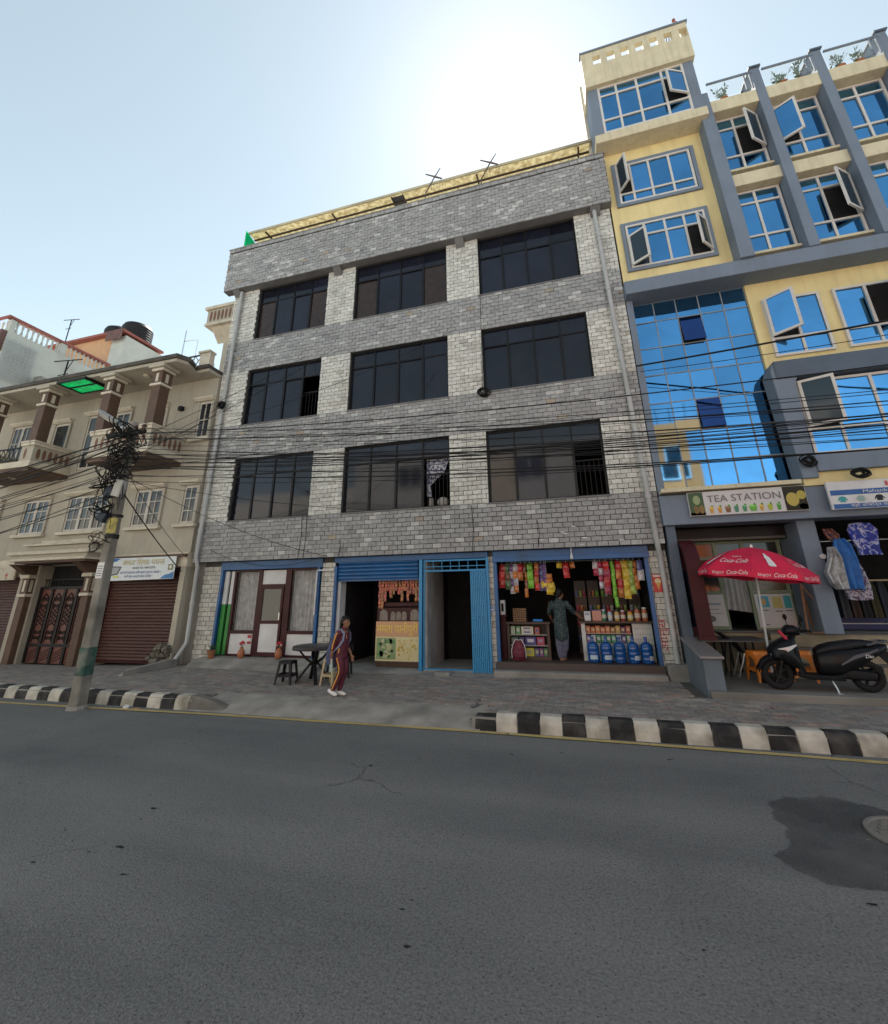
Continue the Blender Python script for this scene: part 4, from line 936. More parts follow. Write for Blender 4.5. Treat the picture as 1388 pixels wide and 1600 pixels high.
MB().box(-12.0, -11.86, YW - .12, YW, 7.72, 7.86).build('wall_lamp', m_iron, lh)
# roof terrace railing by the stone building
for a, b in ((-12.6, -11.9), (-11.05, -10.64)):
    lp('terrace_pier', m_trim, a, b, 9.9, 10.1, 8.99, 9.42, bevel=.01); lp('terrace_cap', m_trim, a - .05, b + (.05 if b < -11 else 0), 9.85, 10.15, 9.422, 9.5, bevel=.01)
t = MB(); t.box(-11.9, -11.05, 9.98, 10.02, 9.42, 9.46).box(-11.9, -11.05, 9.98, 10.02, 9.02, 9.05)
for i in range(3):
    xa = -11.9 + i * .283; t.bar((xa, 10, 9.04), (xa + .283, 10, 9.43), .018, .018); t.bar((xa + .283, 10, 9.04), (xa, 10, 9.43), .018, .018)
t.build('terrace_railing', M('rusty_brown_iron', (.06, .035, .03), .6), lh)
# ground floor: piers, shutters, gate porch
lp('lintel_band', m_trim, -14.0, LX1, 10.34, 10.9, 2.75, 3.16, bevel=.01)
lp('lintel_cornice', m_brn, -14.1, LX1 , 10.24, 10.34, 3.03, 3.10)
lp('lintel_band', m_trim, LX0, -17.2, 10.34, 10.9, 2.62, 3.16, bevel=.01)
lp('pier', m_lw, -10.82, LX1, 10.34, 11.2, .1, 2.75); lp('pier', m_trim, -14.05, -13.82, 10.42, 11.2, .05, 2.75)
def shutter(x0, x1, z0, z1, y):
    s = MB().box(x0, x0 + .06, y - .04, y + .08, z0, z1).build('shutter', m_maroon, lh); MB().box(x1 - .06, x1, y - .04, y + .08, z0, z1).build('shutter_guide', m_maroon, s)
    n = int((z1 - z0) / .085); sl = (z1 - z0) / n
    t = MB(); t.prism([(0, .004), (-.014, sl * .3), (-.014, sl * .62), (.0, sl - .004), (.02, sl - .004), (.02, .004)], 'x', x0 + .06, x1 - .06)
    o = t.build('slat', M('brown_roller_shutter', (.07, .022, .016), .55, var=.2, vs_=2, dirt=.3, ds=2), loc=(0, 0, 0)); me = o.data; bpy.data.objects.remove(o)
    for i in range(n): inst('slat', me, (0, y, z0 + i * sl), s)
    MB().box(x0, x1, y - .03, y + .05, z0 - .05, z0).build('bottom_rail', m_maroon, s)
shutter(-13.82, -10.82, .22, 2.75, 10.72); shutter(-21.0, -17.3, .12, 2.62, 10.72)
# gate porch
lp('porch_roof', m_trim, -16.85, -13.5, 9.58, 10.4, 3.20, 3.30, bevel=.012); lp('porch_roof', m_lw, -16.75, -13.6, 9.66, 10.4, 3.10, 3.198); lp('porch_roof', m_trim, -16.70, -13.62, 9.62, 10.4, 3.02, 3.098, bevel=.01); lp('porch_soffit', m_brn, -16.6, -13.7, 9.70, 10.4, 2.96, 3.018)
lp('porch_parapet', m_lw, -16.6, -13.9, 9.95, 10.4, 3.302, 3.5, bevel=.01); lp('porch_cap', m_trim, -16.7, -13.8, 9.85, 10.4, 3.502, 3.56, bevel=.01)
for x in (-16.72, -14.1):
    c = MB().box(x - .14, x + .14, 10.22, 10.39, .05, 2.0).build('porch_column', m_brn, lh, bevel=.01)
    MB().box(x - .18, x + .18, 10.17, 10.39, 2.002, 2.09).build('collar', m_trim, c, bevel=.008)
    MB().box(x - .14, x + .14, 10.21, 10.39, 2.092, 2.55).build('capital', m_brn, c)
    MB().box(x - .045, x + .045, 10.195, 10.21, 2.15, 2.5).build('inlay', m_trim, c); MB().box(x + .14, x + .152, 10.26, 10.34, 2.15, 2.5).build('inlay', m_trim, c)
    MB().box(x - .2, x + .2, 10.14, 10.39, 2.552, 2.66).build('abacus', m_trim, c, bevel=.008)
    t = MB(); t.prism([(10.39, 2.66), (10.14, 2.66), (9.98, 2.76), (9.82, 2.88), (9.7, 2.95), (10.39, 2.95)], 'x', x - .13, x + .13); t.build('corbel', m_brn, c)
lp('jamb', m_lw, -16.62, -16.5, 10.392, 10.9, .05, 2.95); lp('jamb', m_lw, -14.32, -14.2, 10.392, 10.9, .05, 2.95); lp('jamb', m_lw, -17.3, -16.62, 10.40, 10.9, .05, 2.62); lp('jamb', m_lw, -14.2, -14.05, 10.40, 10.9, .05, 2.95)
gm = M('dark_red_gate_iron', (.13, .04, .03), .55, var=.25, vs_=6, dirt=.3)
lp('gate_dark', m_dark, -16.5, -14.32, 10.8, 10.9, .05, 2.95)
g = MB().box(-16.5, -14.32, 10.58, 10.60, .1, 2.25).build('iron_gate', gm, lh)
t = MB()
for x in (-16.46, -15.94, -15.41, -14.88, -14.36): t.box(x - .045, x + .045, 10.54, 10.58, .1, 2.25)
t.box(-16.5, -14.32, 10.535, 10.58, .56, .64).box(-16.5, -14.32, 10.535, 10.58, 2.22, 2.3); t.build('gate_frame', m_iron, g)
for i in range(4):
    xc = -16.2 + i * .528; t = MB()
    def scroll(cx, cz, r, a0, turns, n=14): return [(cx + r * (1 - .6 * k / n) * math.cos(a0 + turns * 2 * math.pi * k / n), 10.565, cz + r * (1 - .6 * k / n) * math.sin(a0 + turns * 2 * math.pi * k / n)) for k in range(n + 1)]
    for s in (-1, 1):
        for zc, rr_ in ((1.92, .07), (1.72, .06), (.95, .06), (.80, .06)): t.tube(scroll(xc + s * .075, zc, rr_, 0 if s > 0 else math.pi, s * 1.2), .012, 5)
        for k in range(4): z = 1.15 + k * .12; t.bar((xc - s * .13, 10.565, z), (xc + s * .13, 10.565, z + .17), .018, .014)
    t.tube([(xc - .15, 10.565, .68), (xc - .15, 10.565, 1.95), (xc, 10.565, 2.1), (xc + .15, 10.565, 1.95), (xc + .15, 10.565, .68)], .012, 5)
    for k in range(4): t.bar((xc - .17, 10.565, .14 + .08 * k), (xc + .17, 10.565, .28 + .08 * k), .016, .014)
    t.build('scrollwork', m_iron, g)
t = MB(); t.box(-16.5, -14.32, 10.61, 10.64, 2.5, 2.53)
for i in range(17): x = -16.44 + i * .128; t.tube([(x, 10.62, 2.3), (x + .03, 10.62, 2.4), (x, 10.62, 2.5)], .01, 5)
t.build('fanlight_grille', m_iron, g)
# ------------------------------------------------------------------ pale building behind, with red topped balustrade
bh = thing('weathered_white_building', 'stained white building with red topped balustrade rising behind the balcony house', 'building', (-27, 14, 0))
m_bw = M('stained_white_render', (.52, .54, .50), .85, var=.15, vs_=.8, dirt=.55, ds=.8, dcol=(.2, .2, .18), bump=.2)
m_red = M('faded_red_coping', (.30, .09, .07), .7, var=.2, dirt=.3)
m_wood = M('brown_red_boards', (.14, .07, .06), .7, var=.3)
MB().box(-33, -23.0, 10.75, 16, 0, 13.25).build('wall', m_bw, bh)
MB().box(-23.2, -23.0, 10.75, 10.95, 13.25, 13.8).build('pier', m_bw, bh); MB().box(-23.2, -22.98, 12.8, 13.05, 13.25, 13.82).build('pier', m_bw, bh)
MB().box(-23.25, -22.94, 10.70, 15.2, 13.83, 13.93).build('coping', m_red, bh); MB().box(-33, -22.94, 10.6, 10.69, 13.83, 13.93).build('coping', m_red, bh)
for i in range(20):
    y = 11.05 + i * .205
    if abs(y - 12.92) > .15: MB().lathe([(.05, 13.25), (.06, 13.35), (.03, 13.5), (.05, 13.7), (.05, 13.83)], 8, (-23.1, y, 0)).build('baluster', m_bw, bh, smooth=True)
for i in range(20): MB().lathe([(.05, 13.25), (.06, 13.35), (.03, 13.5), (.05, 13.7), (.05, 13.83)], 8, (-23.4 - i * .3, 10.85, 0)).build('baluster', m_bw, bh, smooth=True)
MB().box(-33, -23.05, 10.55, 10.74, 12.2, 13.2).build('board_fascia', m_wood, bh)
MB().box(-30, -24.5, 16.0, 19, 12, 16.45).build('stair_house', M('peach_render', (.55, .32, .18), .85, var=.1, dirt=.2), bh)
MB().box(-24.45, -23.45, 15.95, 18.3, 12, 16.3).build('stair_house_wall', m_bw, bh)
MB().box(-30.2, -23.42, 15.7, 18.35, 16.46, 16.60).build('roof_slab', m_red, bh)
MB().box(-24.6, -23.44, 15.66, 15.70, 15.95, 16.6).build('board_fascia', m_wood, bh)
t = MB(); t.prism([(18.3, 12), (21, 12), (21, 15.2), (18.3, 15.8)], 'x', -24.45, -23.45); t.build('rear_wall', m_bw, bh)
t = MB()
for i in range(8): t.bar((-22.95, 10.8 + i * .16, 11), (-22.95, 10.8 + i * .16, 12.9), .015, .015)
for i in range(12): t.bar((-22.95, 10.75, 11 + i * .16), (-22.95, 12.0, 11 + i * .16), .015, .015)
t.build('wire_mesh', m_steel, bh)
t = MB(); t.box(-22.9, -22.5, 12.1, 12.5, 8.9, 11.6); t.build('chimney_stub', m_concrete, bh)
for k, (x, y, r_, lab) in enumerate(((-26.0, 17.2, .72, 'black water tank half hidden behind its larger twin on the red roof slab'), (-24.55, 17.3, .82, 'large ribbed black water tank at the edge of the red roof slab'))):
    pr_ = [(r_ * .96, 16.602)]
    for i in range(7): z = 16.62 + .16 * i; pr_ += [(r_, z + .04), (r_, z + .1), (r_ * .97, z + .14)]
    pr_ += [(r_ * .9, 17.86), (r_ * .55, 18.02), (r_ * .3, 18.06), (r_ * .28, 18.14), (.001, 18.15)]
    MB().lathe(pr_, 28, (x, y, 0)).build('water_tank', M('black_tank_plastic', (.02, .02, .022), .5), loc=(x, y, 16.62), label=lab, cat='water tank', group='rooftop water tanks', smooth=True)
def antenna(name, label, x, y, z0, z1, arm):
    t = MB(); t.bar((x, y, z0), (x, y, z1), .04, .04); t.bar((x - arm, y - .1, z1), (x + arm, y + .1, z1), .03, .03); t.bar((x - arm * .6, y, z1 - .6), (x + arm * .3, y, z1 - .6), .025, .025)
    t.bar((x, y, z1 - .5), (x + arm * .5, y, z1), .02, .02)
    t.build(name, m_iron, loc=(x, y, z0), label=label, cat='antenna')
antenna('roof_antenna', 'thin rusty antenna mast on the red topped balustrade roof', -27.6, 15.5, 15.0, 17.9, .5)
antenna('roof_antenna', 'thin T shaped antenna mast standing on the balcony house roof', -18.2, 10.5, 8.99, 10.75, .6)
t = MB(); t.tube([(-22.7, 19, 15.0), (-22.7, 19, 18.4)], .03, 5); t.tube([(-22.7, 19, 17.6), (-21.6, 19, 17.5), (-21.6, 19, 15.6)], .02, 5); t.build('roof_pole', m_steel, loc=(-22.7, 19, 15), label='slim steel pole with side wire behind the large water tank', cat='pole')
MB().tube([(-20.6, 19, 13.5), (-20.6, 19, 15.3), (-20.5, 19, 15.5), (-20.1, 19, 15.5)], [.12, .12, .13, .16], 10).build('vent_pipe', m_pipe, loc=(-20.6, 19, 13.5), label='bent grey vent pipe on the roof of the white building', cat='pipe', smooth=True)
# ------------------------------------------------------------------ house peeping out behind the stone building
ch = thing('cream_corner_house', 'cream house with an oval panelled balcony just behind the stone building', 'building', (-13.2, 14.5, 0))
MB().box(-14.0, -11.5, 13.6, 18, 0, 13.2).build('wall', m_lw, ch)
MB().box(-14.0, -11.5, 13.6, 18, 13.202, 14.6).build('upper_wall', m_lw, ch)
t = MB(); t.prism([(13.6, 12.6), (13.1, 13.15), (13.6, 13.15)], 'x', -14.3, -11.5); t.build('bracket', m_trim, ch)
MB().box(-14.55, -11.5, 12.95, 13.6, 13.152, 13.28).build('balcony_edge', m_trim, ch, bevel=.01); MB().box(-14.5, -11.5, 13.0, 13.6, 13.282, 13.95).build('parapet', m_lw, ch); MB().box(-14.6, -11.5, 12.9, 13.6, 13.952, 14.1).build('rail', m_trim, ch, bevel=.01)
for k in range(8):
    xc = -14.3 + k * .2; o = MB(); pts = [(xc - .03, 13.38), (xc + .03, 13.38), (xc + .06, 13.5), (xc + .06, 13.75), (xc + .03, 13.87), (xc - .03, 13.87), (xc - .06, 13.75), (xc - .06, 13.5)]
    o.prism(pts, 'y', 12.99, 13.004); o.build('baluster_panel', m_brnp, ch)
# ------------------------------------------------------------------ lettering (built as flat mesh at the end)
TXT = []
def text(body, size, mapf, parent, mat, shear=0.0, width=None, name='lettering', align='CENTER'): TXT.append((body, size, mapf, parent, mat, shear, width, name, align))
def on_front(x, y, z):                       # faces the street, reads left to right
    return lambda u, v: (x + u, y, z + v)
def paint(name, col, rough=.5): return M(name, col, rough, var=.06)
def deco(parent, y, shapes, name='print'):
    """flat coloured print on a board that faces the street; shapes = (polygon, colour)"""
    for k, (poly, col) in enumerate(shapes):
        m_ = paint('print_%02d_%02d_%02d' % tuple(int(c * 99) for c in col), col)
        t = MB(); t.add([(x, y - .0012 * (k % 4), z) for x, z in poly], [tuple(range(len(poly)))]); t.build(name, m_, parent)
def rect(x0, x1, z0, z1): return [(x0, z0), (x1, z0), (x1, z1), (x0, z1)]
def disc(x, z, rx, rz=None, n=12): rz = rz or rx; return [(x + rx * math.cos(2 * math.pi * k / n), z + rz * math.sin(2 * math.pi * k / n)) for k in range(n)]
# glass shop banner
bn = thing('shop_banner', 'white and blue banner in Devanagari lettering above the brown roller shutter', 'banner', (-12.2, 10.2, 2.4))
t = MB(); t.add([(-13.45, 10.20, 2.40), (-10.88, 10.20, 2.42), (-10.88, 10.20, 3.03), (-13.45, 10.20, 3.05)], [(0, 1, 2, 3)]); t.build('banner_sheet', paint('banner_white', (.62, .66, .68)), bn, solid=.012)
BY = 10.188
deco(bn, BY, [([(-13.44, 2.85), (-13.44, 3.04), (-12.95, 3.035), (-13.1, 2.95), (-13.3, 2.93)], (.02, .16, .4)), ([(-10.89, 2.43), (-10.89, 2.62), (-11.05, 2.55), (-11.2, 2.53), (-11.35, 2.43)], (.02, .16, .4)), ([(-13.38, 2.52), (-12.95, 2.58), (-12.85, 2.8), (-13.3, 2.82)], (.06, .065, .07)), ([(-13.34, 2.56), (-12.98, 2.61), (-12.9, 2.77), (-13.27, 2.79)], (.32, .34, .36)), (disc(-13.35, 2.5, .12, .09), (.75, .75, .75)), (rect(-13.1, -12.9, 2.49, 2.54), (.6, .6, .08)), (rect(-11.12, -10.94, 2.66, 2.82), (.16, .17, .08)), (disc(-11.03, 2.74, .05), (.6, .6, .5))])
text('शंकर िससा पसल', .22, on_front(-12.05, BY - .006, 2.83), bn, paint('ochre_letter', (.48, .40, .17)), width=1.55)
text('काठमाडौं, फोन नं 9841520796', .09, on_front(-12.0, BY - .006, 2.715), bn, paint('letter_dark', (.03, .03, .04)), width=.85)
text('यहाँ सबै प्रकारका सिसा सुलभ मूल्यमा पाइन्छ ।', .09, on_front(-12.1, BY - .006, 2.59), bn, paint('letter_blue', (.02, .07, .25)), width=1.5)
text('साथै फ्रेम बनाउने काम गरिन्छ ।', .09, on_front(-12.15, BY - .006, 2.48), bn, paint('letter_blue', (.02, .07, .25)), width=1.05)
fs_ = thing('shop_sign', 'rusty cream sign with a red cross beside the gate porch', 'sign', (-18.2, 10.2, 2.5))
MB().box(-19.6, -17.3, 10.2, 10.26, 2.52, 2.92).build('board', M('rusty_cream_board', (.5, .46, .36), .7, dirt=.6, ds=3, dcol=(.25, .1, .04)), fs_, bevel=.008)
deco(fs_, 10.196, [(rect(-17.68, -17.63, 2.56, 2.74), (.4, .03, .04)), (rect(-17.72, -17.59, 2.65, 2.70), (.4, .03, .04))])
# tea shop sign
ts = thing('tea_shop_sign', 'long sign with drinks pictures and TEA STATION lettering under the blue glass', 'sign', (3.43, 10.3, 3.4))
MB().box(2.37, 4.49, 10.28, 10.34, 3.37, 3.87).build('board', paint('sign_pale', (.55, .54, .54)), ts, bevel=.004)
dy = 10.276
sh_ = [(rect(2.38, 2.66, 3.38, 3.86), (.03, .08, .03)), (disc(2.53, 3.7, .07, .1), (.25, .32, .16)), (disc(2.5, 3.5, .05, .09), (.16, .10, .03)), (disc(2.60, 3.5, .05, .09), (.20, .12, .03)), (rect(2.38, 2.66, 3.38, 3.44), (.55, .57, .52)),
       (rect(4.10, 4.48, 3.38, 3.86), (.03, .025, .015)), (disc(4.24, 3.6, .11, .14), (.42, .33, .06)), (disc(4.4, 3.68, .08, .09), (.40, .34, .05)), (disc(4.24, 3.7, .1, .03), (.6, .55, .3)), (disc(4.4, 3.45, .08, .06), (.12, .25, .03))]
for k, (c, w_) in enumerate((((.55, .28, .02), .06), ((.5, .22, .02), .06), ((.18, .08, .03), .09), ((.05, .2, .13), .07), ((.05, .22, .1), .07), ((.12, .38, .04), .12), ((.5, .30, .04), .06), ((.35, .42, .02), .07), ((.06, .25, .03), .06))):
    xq = 2.78 + k * .15; sh_.append(([(xq - w_ * .42, 3.41), (xq + w_ * .42, 3.41), (xq + w_ * .62, 3.52), (xq - w_ * .62, 3.52)], c)); sh_.append((disc(xq, 3.52, w_ * .62, .022), tuple(min(.8, v * 1.6 + .05) for v in c))); sh_.append((disc(xq + w_ * .3, 3.545, .022, .03, 7), (.10, .26, .05)))
deco(ts, dy, sh_)
text('TEA STATION', .2, on_front(3.39, dy - .008, 3.64), ts, paint('sign_letter_grey', (.13, .12, .14)), width=1.32)
# clothes shop sign
cs_ = thing('clothes_shop_sign', 'white and blue sign with garment pictures above the clothes stall', 'sign', (6.2, 10.2, 3.3))
MB().box(4.80, 8.2, 10.16, 10.22, 3.33, 3.87).build('board', m_white, cs_, bevel=.004)
dy = 10.157
sh_ = [(rect(4.83, 8.2, 3.60, 3.70), (.015, .09, .30)), (rect(4.83, 8.2, 3.34, 3.43), (.015, .09, .30))]
def garment(x, z, s, c, hood=False):
    p = [(-.5, -.55), (.5, -.55), (.45, .1), (.72, -.3), (.85, -.15), (.5, .5), (.2, .62), (-.2, .62), (-.5, .5), (-.85, -.15), (-.72, -.3), (-.45, .1)]
    return ([(x + a * s, z + b * s) for a, b in p], c)
for k, c in enumerate(((.03, .28, .32), (.25, .36, .34), (.02, .02, .025), (.55, .3, .3), (.02, .25, .4), (.3, .04, .05), (.04, .1, .25), (.1, .1, .1))): sh_.append(garment(5.0 + k * .29, 3.515, .095, c))
deco(cs_, dy, sh_)
text('Mahankal-6, Kathmandu', .085, on_front(5.95, dy - .008, 3.623), cs_, m_white, width=1.2)
text('यहाँ विभिन्न किसिमका ज्याकेट, टिसर्ट', .075, on_front(5.85, dy - .008, 3.365), cs_, m_white, width=1.5)
text('KD', .13, on_front(5.98, dy - .006, 3.735), cs_, paint('sign_red', (.5, .06, .05)), width=.5)
# ------------------------------------------------------------------ utility pole with its tangle of cables
pole = thing('utility_pole', 'weathered concrete utility pole wrapped in a tangle of black cables', 'pole', (-8.9, 6.75, 0))
m_pole = M('old_pole_concrete', (.25, .235, .205), .9, var=.3, vs_=2.5, dirt=.8, ds=1.6, dcol=(.075, .07, .06), grain=.15, gs=90, bump=.5, bs=35)
t = MB()
def prring(x, y, z, w): c = w * .78; return [(x - c, y - w, z), (x + c, y - w, z), (x + w, y - c, z), (x + w, y + c, z), (x + c, y + w, z), (x - c, y + w, z), (x - w, y + c, z), (x - w, y - c, z)]
t.loft([prring(-8.86, 6.75, -.1, .112), prring(-8.87, 6.75, .25, .106), prring(-8.9, 6.75, 1.6, .097), prring(-8.95, 6.75, 3.2, .086), prring(-9.0, 6.75, 4.6, .076), prring(-9.03, 6.75, 5.55, .07)])
t.build('shaft', m_pole, pole, bevel=.008)
t = MB(); t.lathe([(.17, -.02), (.165, .04), (.13, .06), (.12, .0)], 10, (-8.86, 6.75, 0)); t.build('footing', m_concrete, pole)
# green paint and bare band near the foot
def band(z0, z1, mat, name, x=-8.88, w0=.19, side=None):
    t = MB(); ww = lambda z: .1075 - .0065 * z
    t.loft([prring(x, 6.75, z0, ww(z0) + .006), prring(x - .012, 6.75, z1, ww(z1) + .006)], caps=False); return t.build(name, mat, pole)
band(.55, 1.02, M('flaking_green_paint', (.03, .08, .065), .8, var=.4, vs_=7, dirt=1.0, ds=3.0, dcol=(.2, .185, .16)), 'green_paint')
MB().box(-9.01, -8.84, 6.648, 6.652, 2.25, 2.55).build('notice', m_white, pole); 
for k in range(5): MB().box(-8.99, -8.86, 6.644, 6.647, 2.29 + k * .045, 2.305 + k * .045).build('notice_line', paint('notice_ink', (.1, .1, .14)), pole)
pl = MB().loft([[(-8.94 + .120 * math.cos(R(200 + 14 * k)), 6.75 + .120 * math.sin(R(200 + 14 * k)), z) for k in range(11)] for z in (3.12, 3.42)], caps=False, closed=False).build('yellow_plate', M('yellow_number_plate', (.42, .36, .10), .7, dirt=.7, ds=9, dcol=(.08, .08, .05)), pole)
t = MB(); t.lathe([(.122, 3.02), (.124, 3.1)], 12, (-8.94, 6.75, 0)); t.lathe([(.12, 3.46), (.12, 3.5)], 12, (-8.94, 6.75, 0)); t.build('strap', m_iron, pole)
for x, z, s, tilt in ((-9.05, 3.95, .11, .1), (-9.07, 3.45, .1, -.5)):
    c_ = math.cos(tilt); s_ = math.sin(tilt)
    MB().obox((x, 6.58, z), (s * c_, 0, s * s_), (0, .05, 0), (-s * s_, 0, s * c_)).build('junction_box', M('navy_plastic_box', (.02, .03, .045), .5), pole, bevel=.012)
MB().obox((-8.78, 6.56, 4.0), (.08, .02, -.02), (0, .06, 0), (.03, 0, .17)).build('meter_box', M('grey_meter_box', (.35, .35, .33), .5), pole, bevel=.012)
rr_ = random.Random(3)
def coil(cx, cz, n, rad, nm='cable_coil', y=6.6):
    for k in range(n):
        t = MB(); a0 = rr_.uniform(0, 6.28); rx, rz = rad * rr_.uniform(.5, 1.15), rad * rr_.uniform(.4, 1.0); ox, oz = cx + rr_.uniform(-.14, .14), cz + rr_.uniform(-.16, .16); tw = rr_.uniform(-.35, .35)
        turns = rr_.uniform(.7, 2.2); N = int(14 * turns) + 4
        pts = [(ox + rx * (1 + .08 * math.sin(i * 1.3)) * math.cos(a0 + i * turns * 6.28 / N), y + tw * math.sin(a0 + i * turns * 6.28 / N) - .03 + .02 * math.sin(i), oz + rz * math.sin(a0 + i * turns * 6.28 / N + .3)) for i in range(N)]
        t.tube(pts, rr_.choice((.005, .006, .009)), 5); t.build(nm, m_cable, pole)
coil(-8.93, 4.72, 18, .2); coil(-8.98, 4.35, 9, .15); coil(-9.05, 5.25, 11, .22); coil(-8.8, 5.1, 6, .16); coil(-9.08, 4.1, 8, .15); coil(-9.02, 3.55, 8, .13); coil(-9.06, 2.95, 4, .14)
for k in range(26):     # loose ends hanging down
    x = rr_.uniform(-9.35, -8.7); z = rr_.uniform(4.0, 5.3); L = rr_.uniform(.25, 1.1); sx = rr_.uniform(-.3, .3)
    MB().tube([(x, 6.58, z), (x + sx * .5, 6.52, z - L * .3), (x + sx, 6.56, z - L * .7), (x + sx * .7, 6.6, z - L)], rr_.choice((.006, .008, .01)), 5).build('loose_cable', m_cable, pole)
t = MB(); t.box(-9.55, -8.5, 6.6, 6.66, 5.2, 5.27); t.build('cross_arm', m_iron, pole)
for k in range(5): MB().lathe([(.03, 5.27), (.05, 5.3), (.03, 5.34), (.05, 5.37), (.02, 5.41)], 8, (-9.45 + k * .22, 6.63, 0)).build('insulator', M('brown_porcelain', (.08, .04, .03), .3), pole, smooth=True)
sl = thing('street_lamp', 'silver street lamp head on a short arm at the top of the concrete pole', 'street lamp', (-9.05, 6.62, 5.3))
MB().tube([(-9.05, 6.62, 5.3), (-9.18, 6.6, 5.42), (-9.35, 6.6, 5.53)], .028, 8).build('arm', m_steel, sl)
a = Vector((-9.3, 6.6, 5.5)); b = Vector((-9.92, 6.58, 5.88)); d_ = (b - a).normalized()
t = MB(); n_ = d_.cross(Vector((0, 1, 0))).normalized(); rings_ = []
for u, w_, h_ in ((0, .05, .04), (.15, .08, .06), (.5, .11, .055), (.85, .1, .045), (1, .05, .03)):
    c = a + (b - a) * u; rings_.append([c + Vector((0, 1, 0)) * w_ * math.cos(q * math.pi / 5) + n_ * h_ * math.sin(q * math.pi / 5) for q in range(10)])
t.loft(rings_); t.build('head', M('grey_lamp_housing', (.3, .29, .26), .45, metal=.3, dirt=.3), sl, smooth=True)
t = MB(); t.obox(a + (b - a) * .5 - n_ * -.055, d_ * .2, Vector((0, .07, 0)), n_ * .006); t.build('lens', M('lamp_lens', (.55, .55, .5), .2), sl)
# ------------------------------------------------------------------ overhead cables
def sagline(a, b, sag, n=22): 
    a, b = Vector(a), Vector(b); return [a + (b - a) * (i / n) - Vector((0, 0, 4 * sag * (i / n) * (1 - i / n))) for i in range(n + 1)]
rc = random.Random(11)
def cable(a, b, sag, r, label, group=None, n=22): return MB().tube(sagline(a, b, sag, n), r, 5).build('overhead_cable', m_cable, loc=a, label=label, cat='cable', group=group)
LR = 'thin black cable strung across the stone building front from the utility pole'
for k in range(20):
    z = 4.2 + 1.15 * (k / 19) + rc.uniform(-.05, .05); ze = 4.5 + 1.6 * rc.random(); y2 = 7.0 + rc.uniform(-.4, .5)
    cable((-9 + rc.uniform(-.1, .15), 6.68 + rc.uniform(-.06, .02), z), (22, y2, ze), rc.uniform(.75, 1.35), rc.choice((.005, .006, .007, .009)), LR, 'cables over the shop fronts', 40)
for k in range(4): cable((-8.95, 6.62, 4.5 + k * .09), (22, 7.0 + .1 * k, 5.2 + .12 * k), 1.0 + .03 * k, .0095, 'thick black cable in the bundle strung across the stone building front', 'thick bundled cables', 40)
cable((-9.0, 6.66, 5.25), (22, 7.2, 6.2), .9, .010, 'thick black cable running highest from the pole towards the blue glass', n=40)
for k in range(15):
    z = 3.9 + 1.4 * (k / 14) + rc.uniform(-.05, .05)
    cable((-9.05, 6.7 + rc.uniform(-.05, .02), z), (-42, 6.4 + rc.uniform(-.3, .3), 3.6 + 2.4 * rc.random()), rc.uniform(1.2, 2.2), rc.choice((.006, .007, .009)), 'thin black cable running past the balcony house from the utility pole', 'cables past the balcony house', 30)
for k in range(3): cable((-9.05, 6.66, 5.2 - .1 * k), (-42, 6.3, 4.6), 1.2 + .25 * k, .014, 'thick black cable sweeping down past the balcony house windows', 'thick cables past the balcony house', 30)
cable((1.82, 10.38, 7.05), (14, 6.5, 6.1), .15, .022, 'thick black cable fixed to the corner of the stone building beside blue glass')
cable((1.9, 10.4, 6.9), (14, 7.2, 6.3), .3, .008, 'thin cable below the thick one fixed to the stone building corner')
cable((-8.8, 6.66, 3.95), (-10.75, 10.3, 2.62), .05, .013, 'black cable dropping from the pole to the white banner')
cable((-8.75, 6.68, 4.3), (-10.6, 10.32, 2.95), .1, .006, 'fine cable dropping from the pole to the downpipe')
LD = 'fine cable slanting from the pole up to the stone wall'
for a, b, s in (((-8.85, 6.7, 4.7), (-6.4, 10.42, 9.1), .1), ((-8.85, 6.7, 4.9), (-2.6, 10.42, 9.0), .3), ((-8.85, 6.7, 4.3), (-6.2, 10.42, 2.88), .2), ((-8.9, 6.7, 4.5), (-2.9, 10.42, 6.5), .25), ((-8.85, 6.7, 4.2), (-4.9, 10.42, 4.0), .1), ((-8.85, 6.7, 5.1), (-7.4, 10.42, 9.0), .08), ((-8.9, 6.7, 4.9), (-10.27, 10.36, 7.7), .1), ((-8.9, 6.7, 4.9), (-10.2, 10.36, 7.6), .2)):
    cable(a, b, s, .006, LD, 'cables slanting up to the stone wall')
LV = 'fine cable hanging down the grey stone band above the shops'
for x, z0, z1 in ((-7.1, 4.0, 2.86), (-6.95, 4.0, 2.88), (-2.35, 3.95, 2.8), (-1.93, 13.6, 6.95), (-.8, 3.5, 2.9), (-5.9, 3.3, 2.86)):
    MB().tube([(x, 10.47, z0), (x + .03, 10.465, (z0 + z1) / 2), (x - .02, 10.47, z1)], .007, 5).build('wall_cable', m_cable, loc=(x, 10.47, z1), label=LV if z0 < 5 else 'fine cable hanging from the roof past the right hand black windows', cat='cable', group='cables down the stone wall' if z0 < 5 else None)
cable((-10.0, 10.45, 3.2), (-6.3, 10.45, 2.9), .35, .006, 'fine cable drooping along the blue beam of the curtained shop')
LC = ['round coil of black cable hung on the left downpipe', 'round coil of black cable hung at the corner of a black window', 'round coil of black cable on the blue-grey wall beside the box window', 'tangle of black cable above the clothes shop sign']
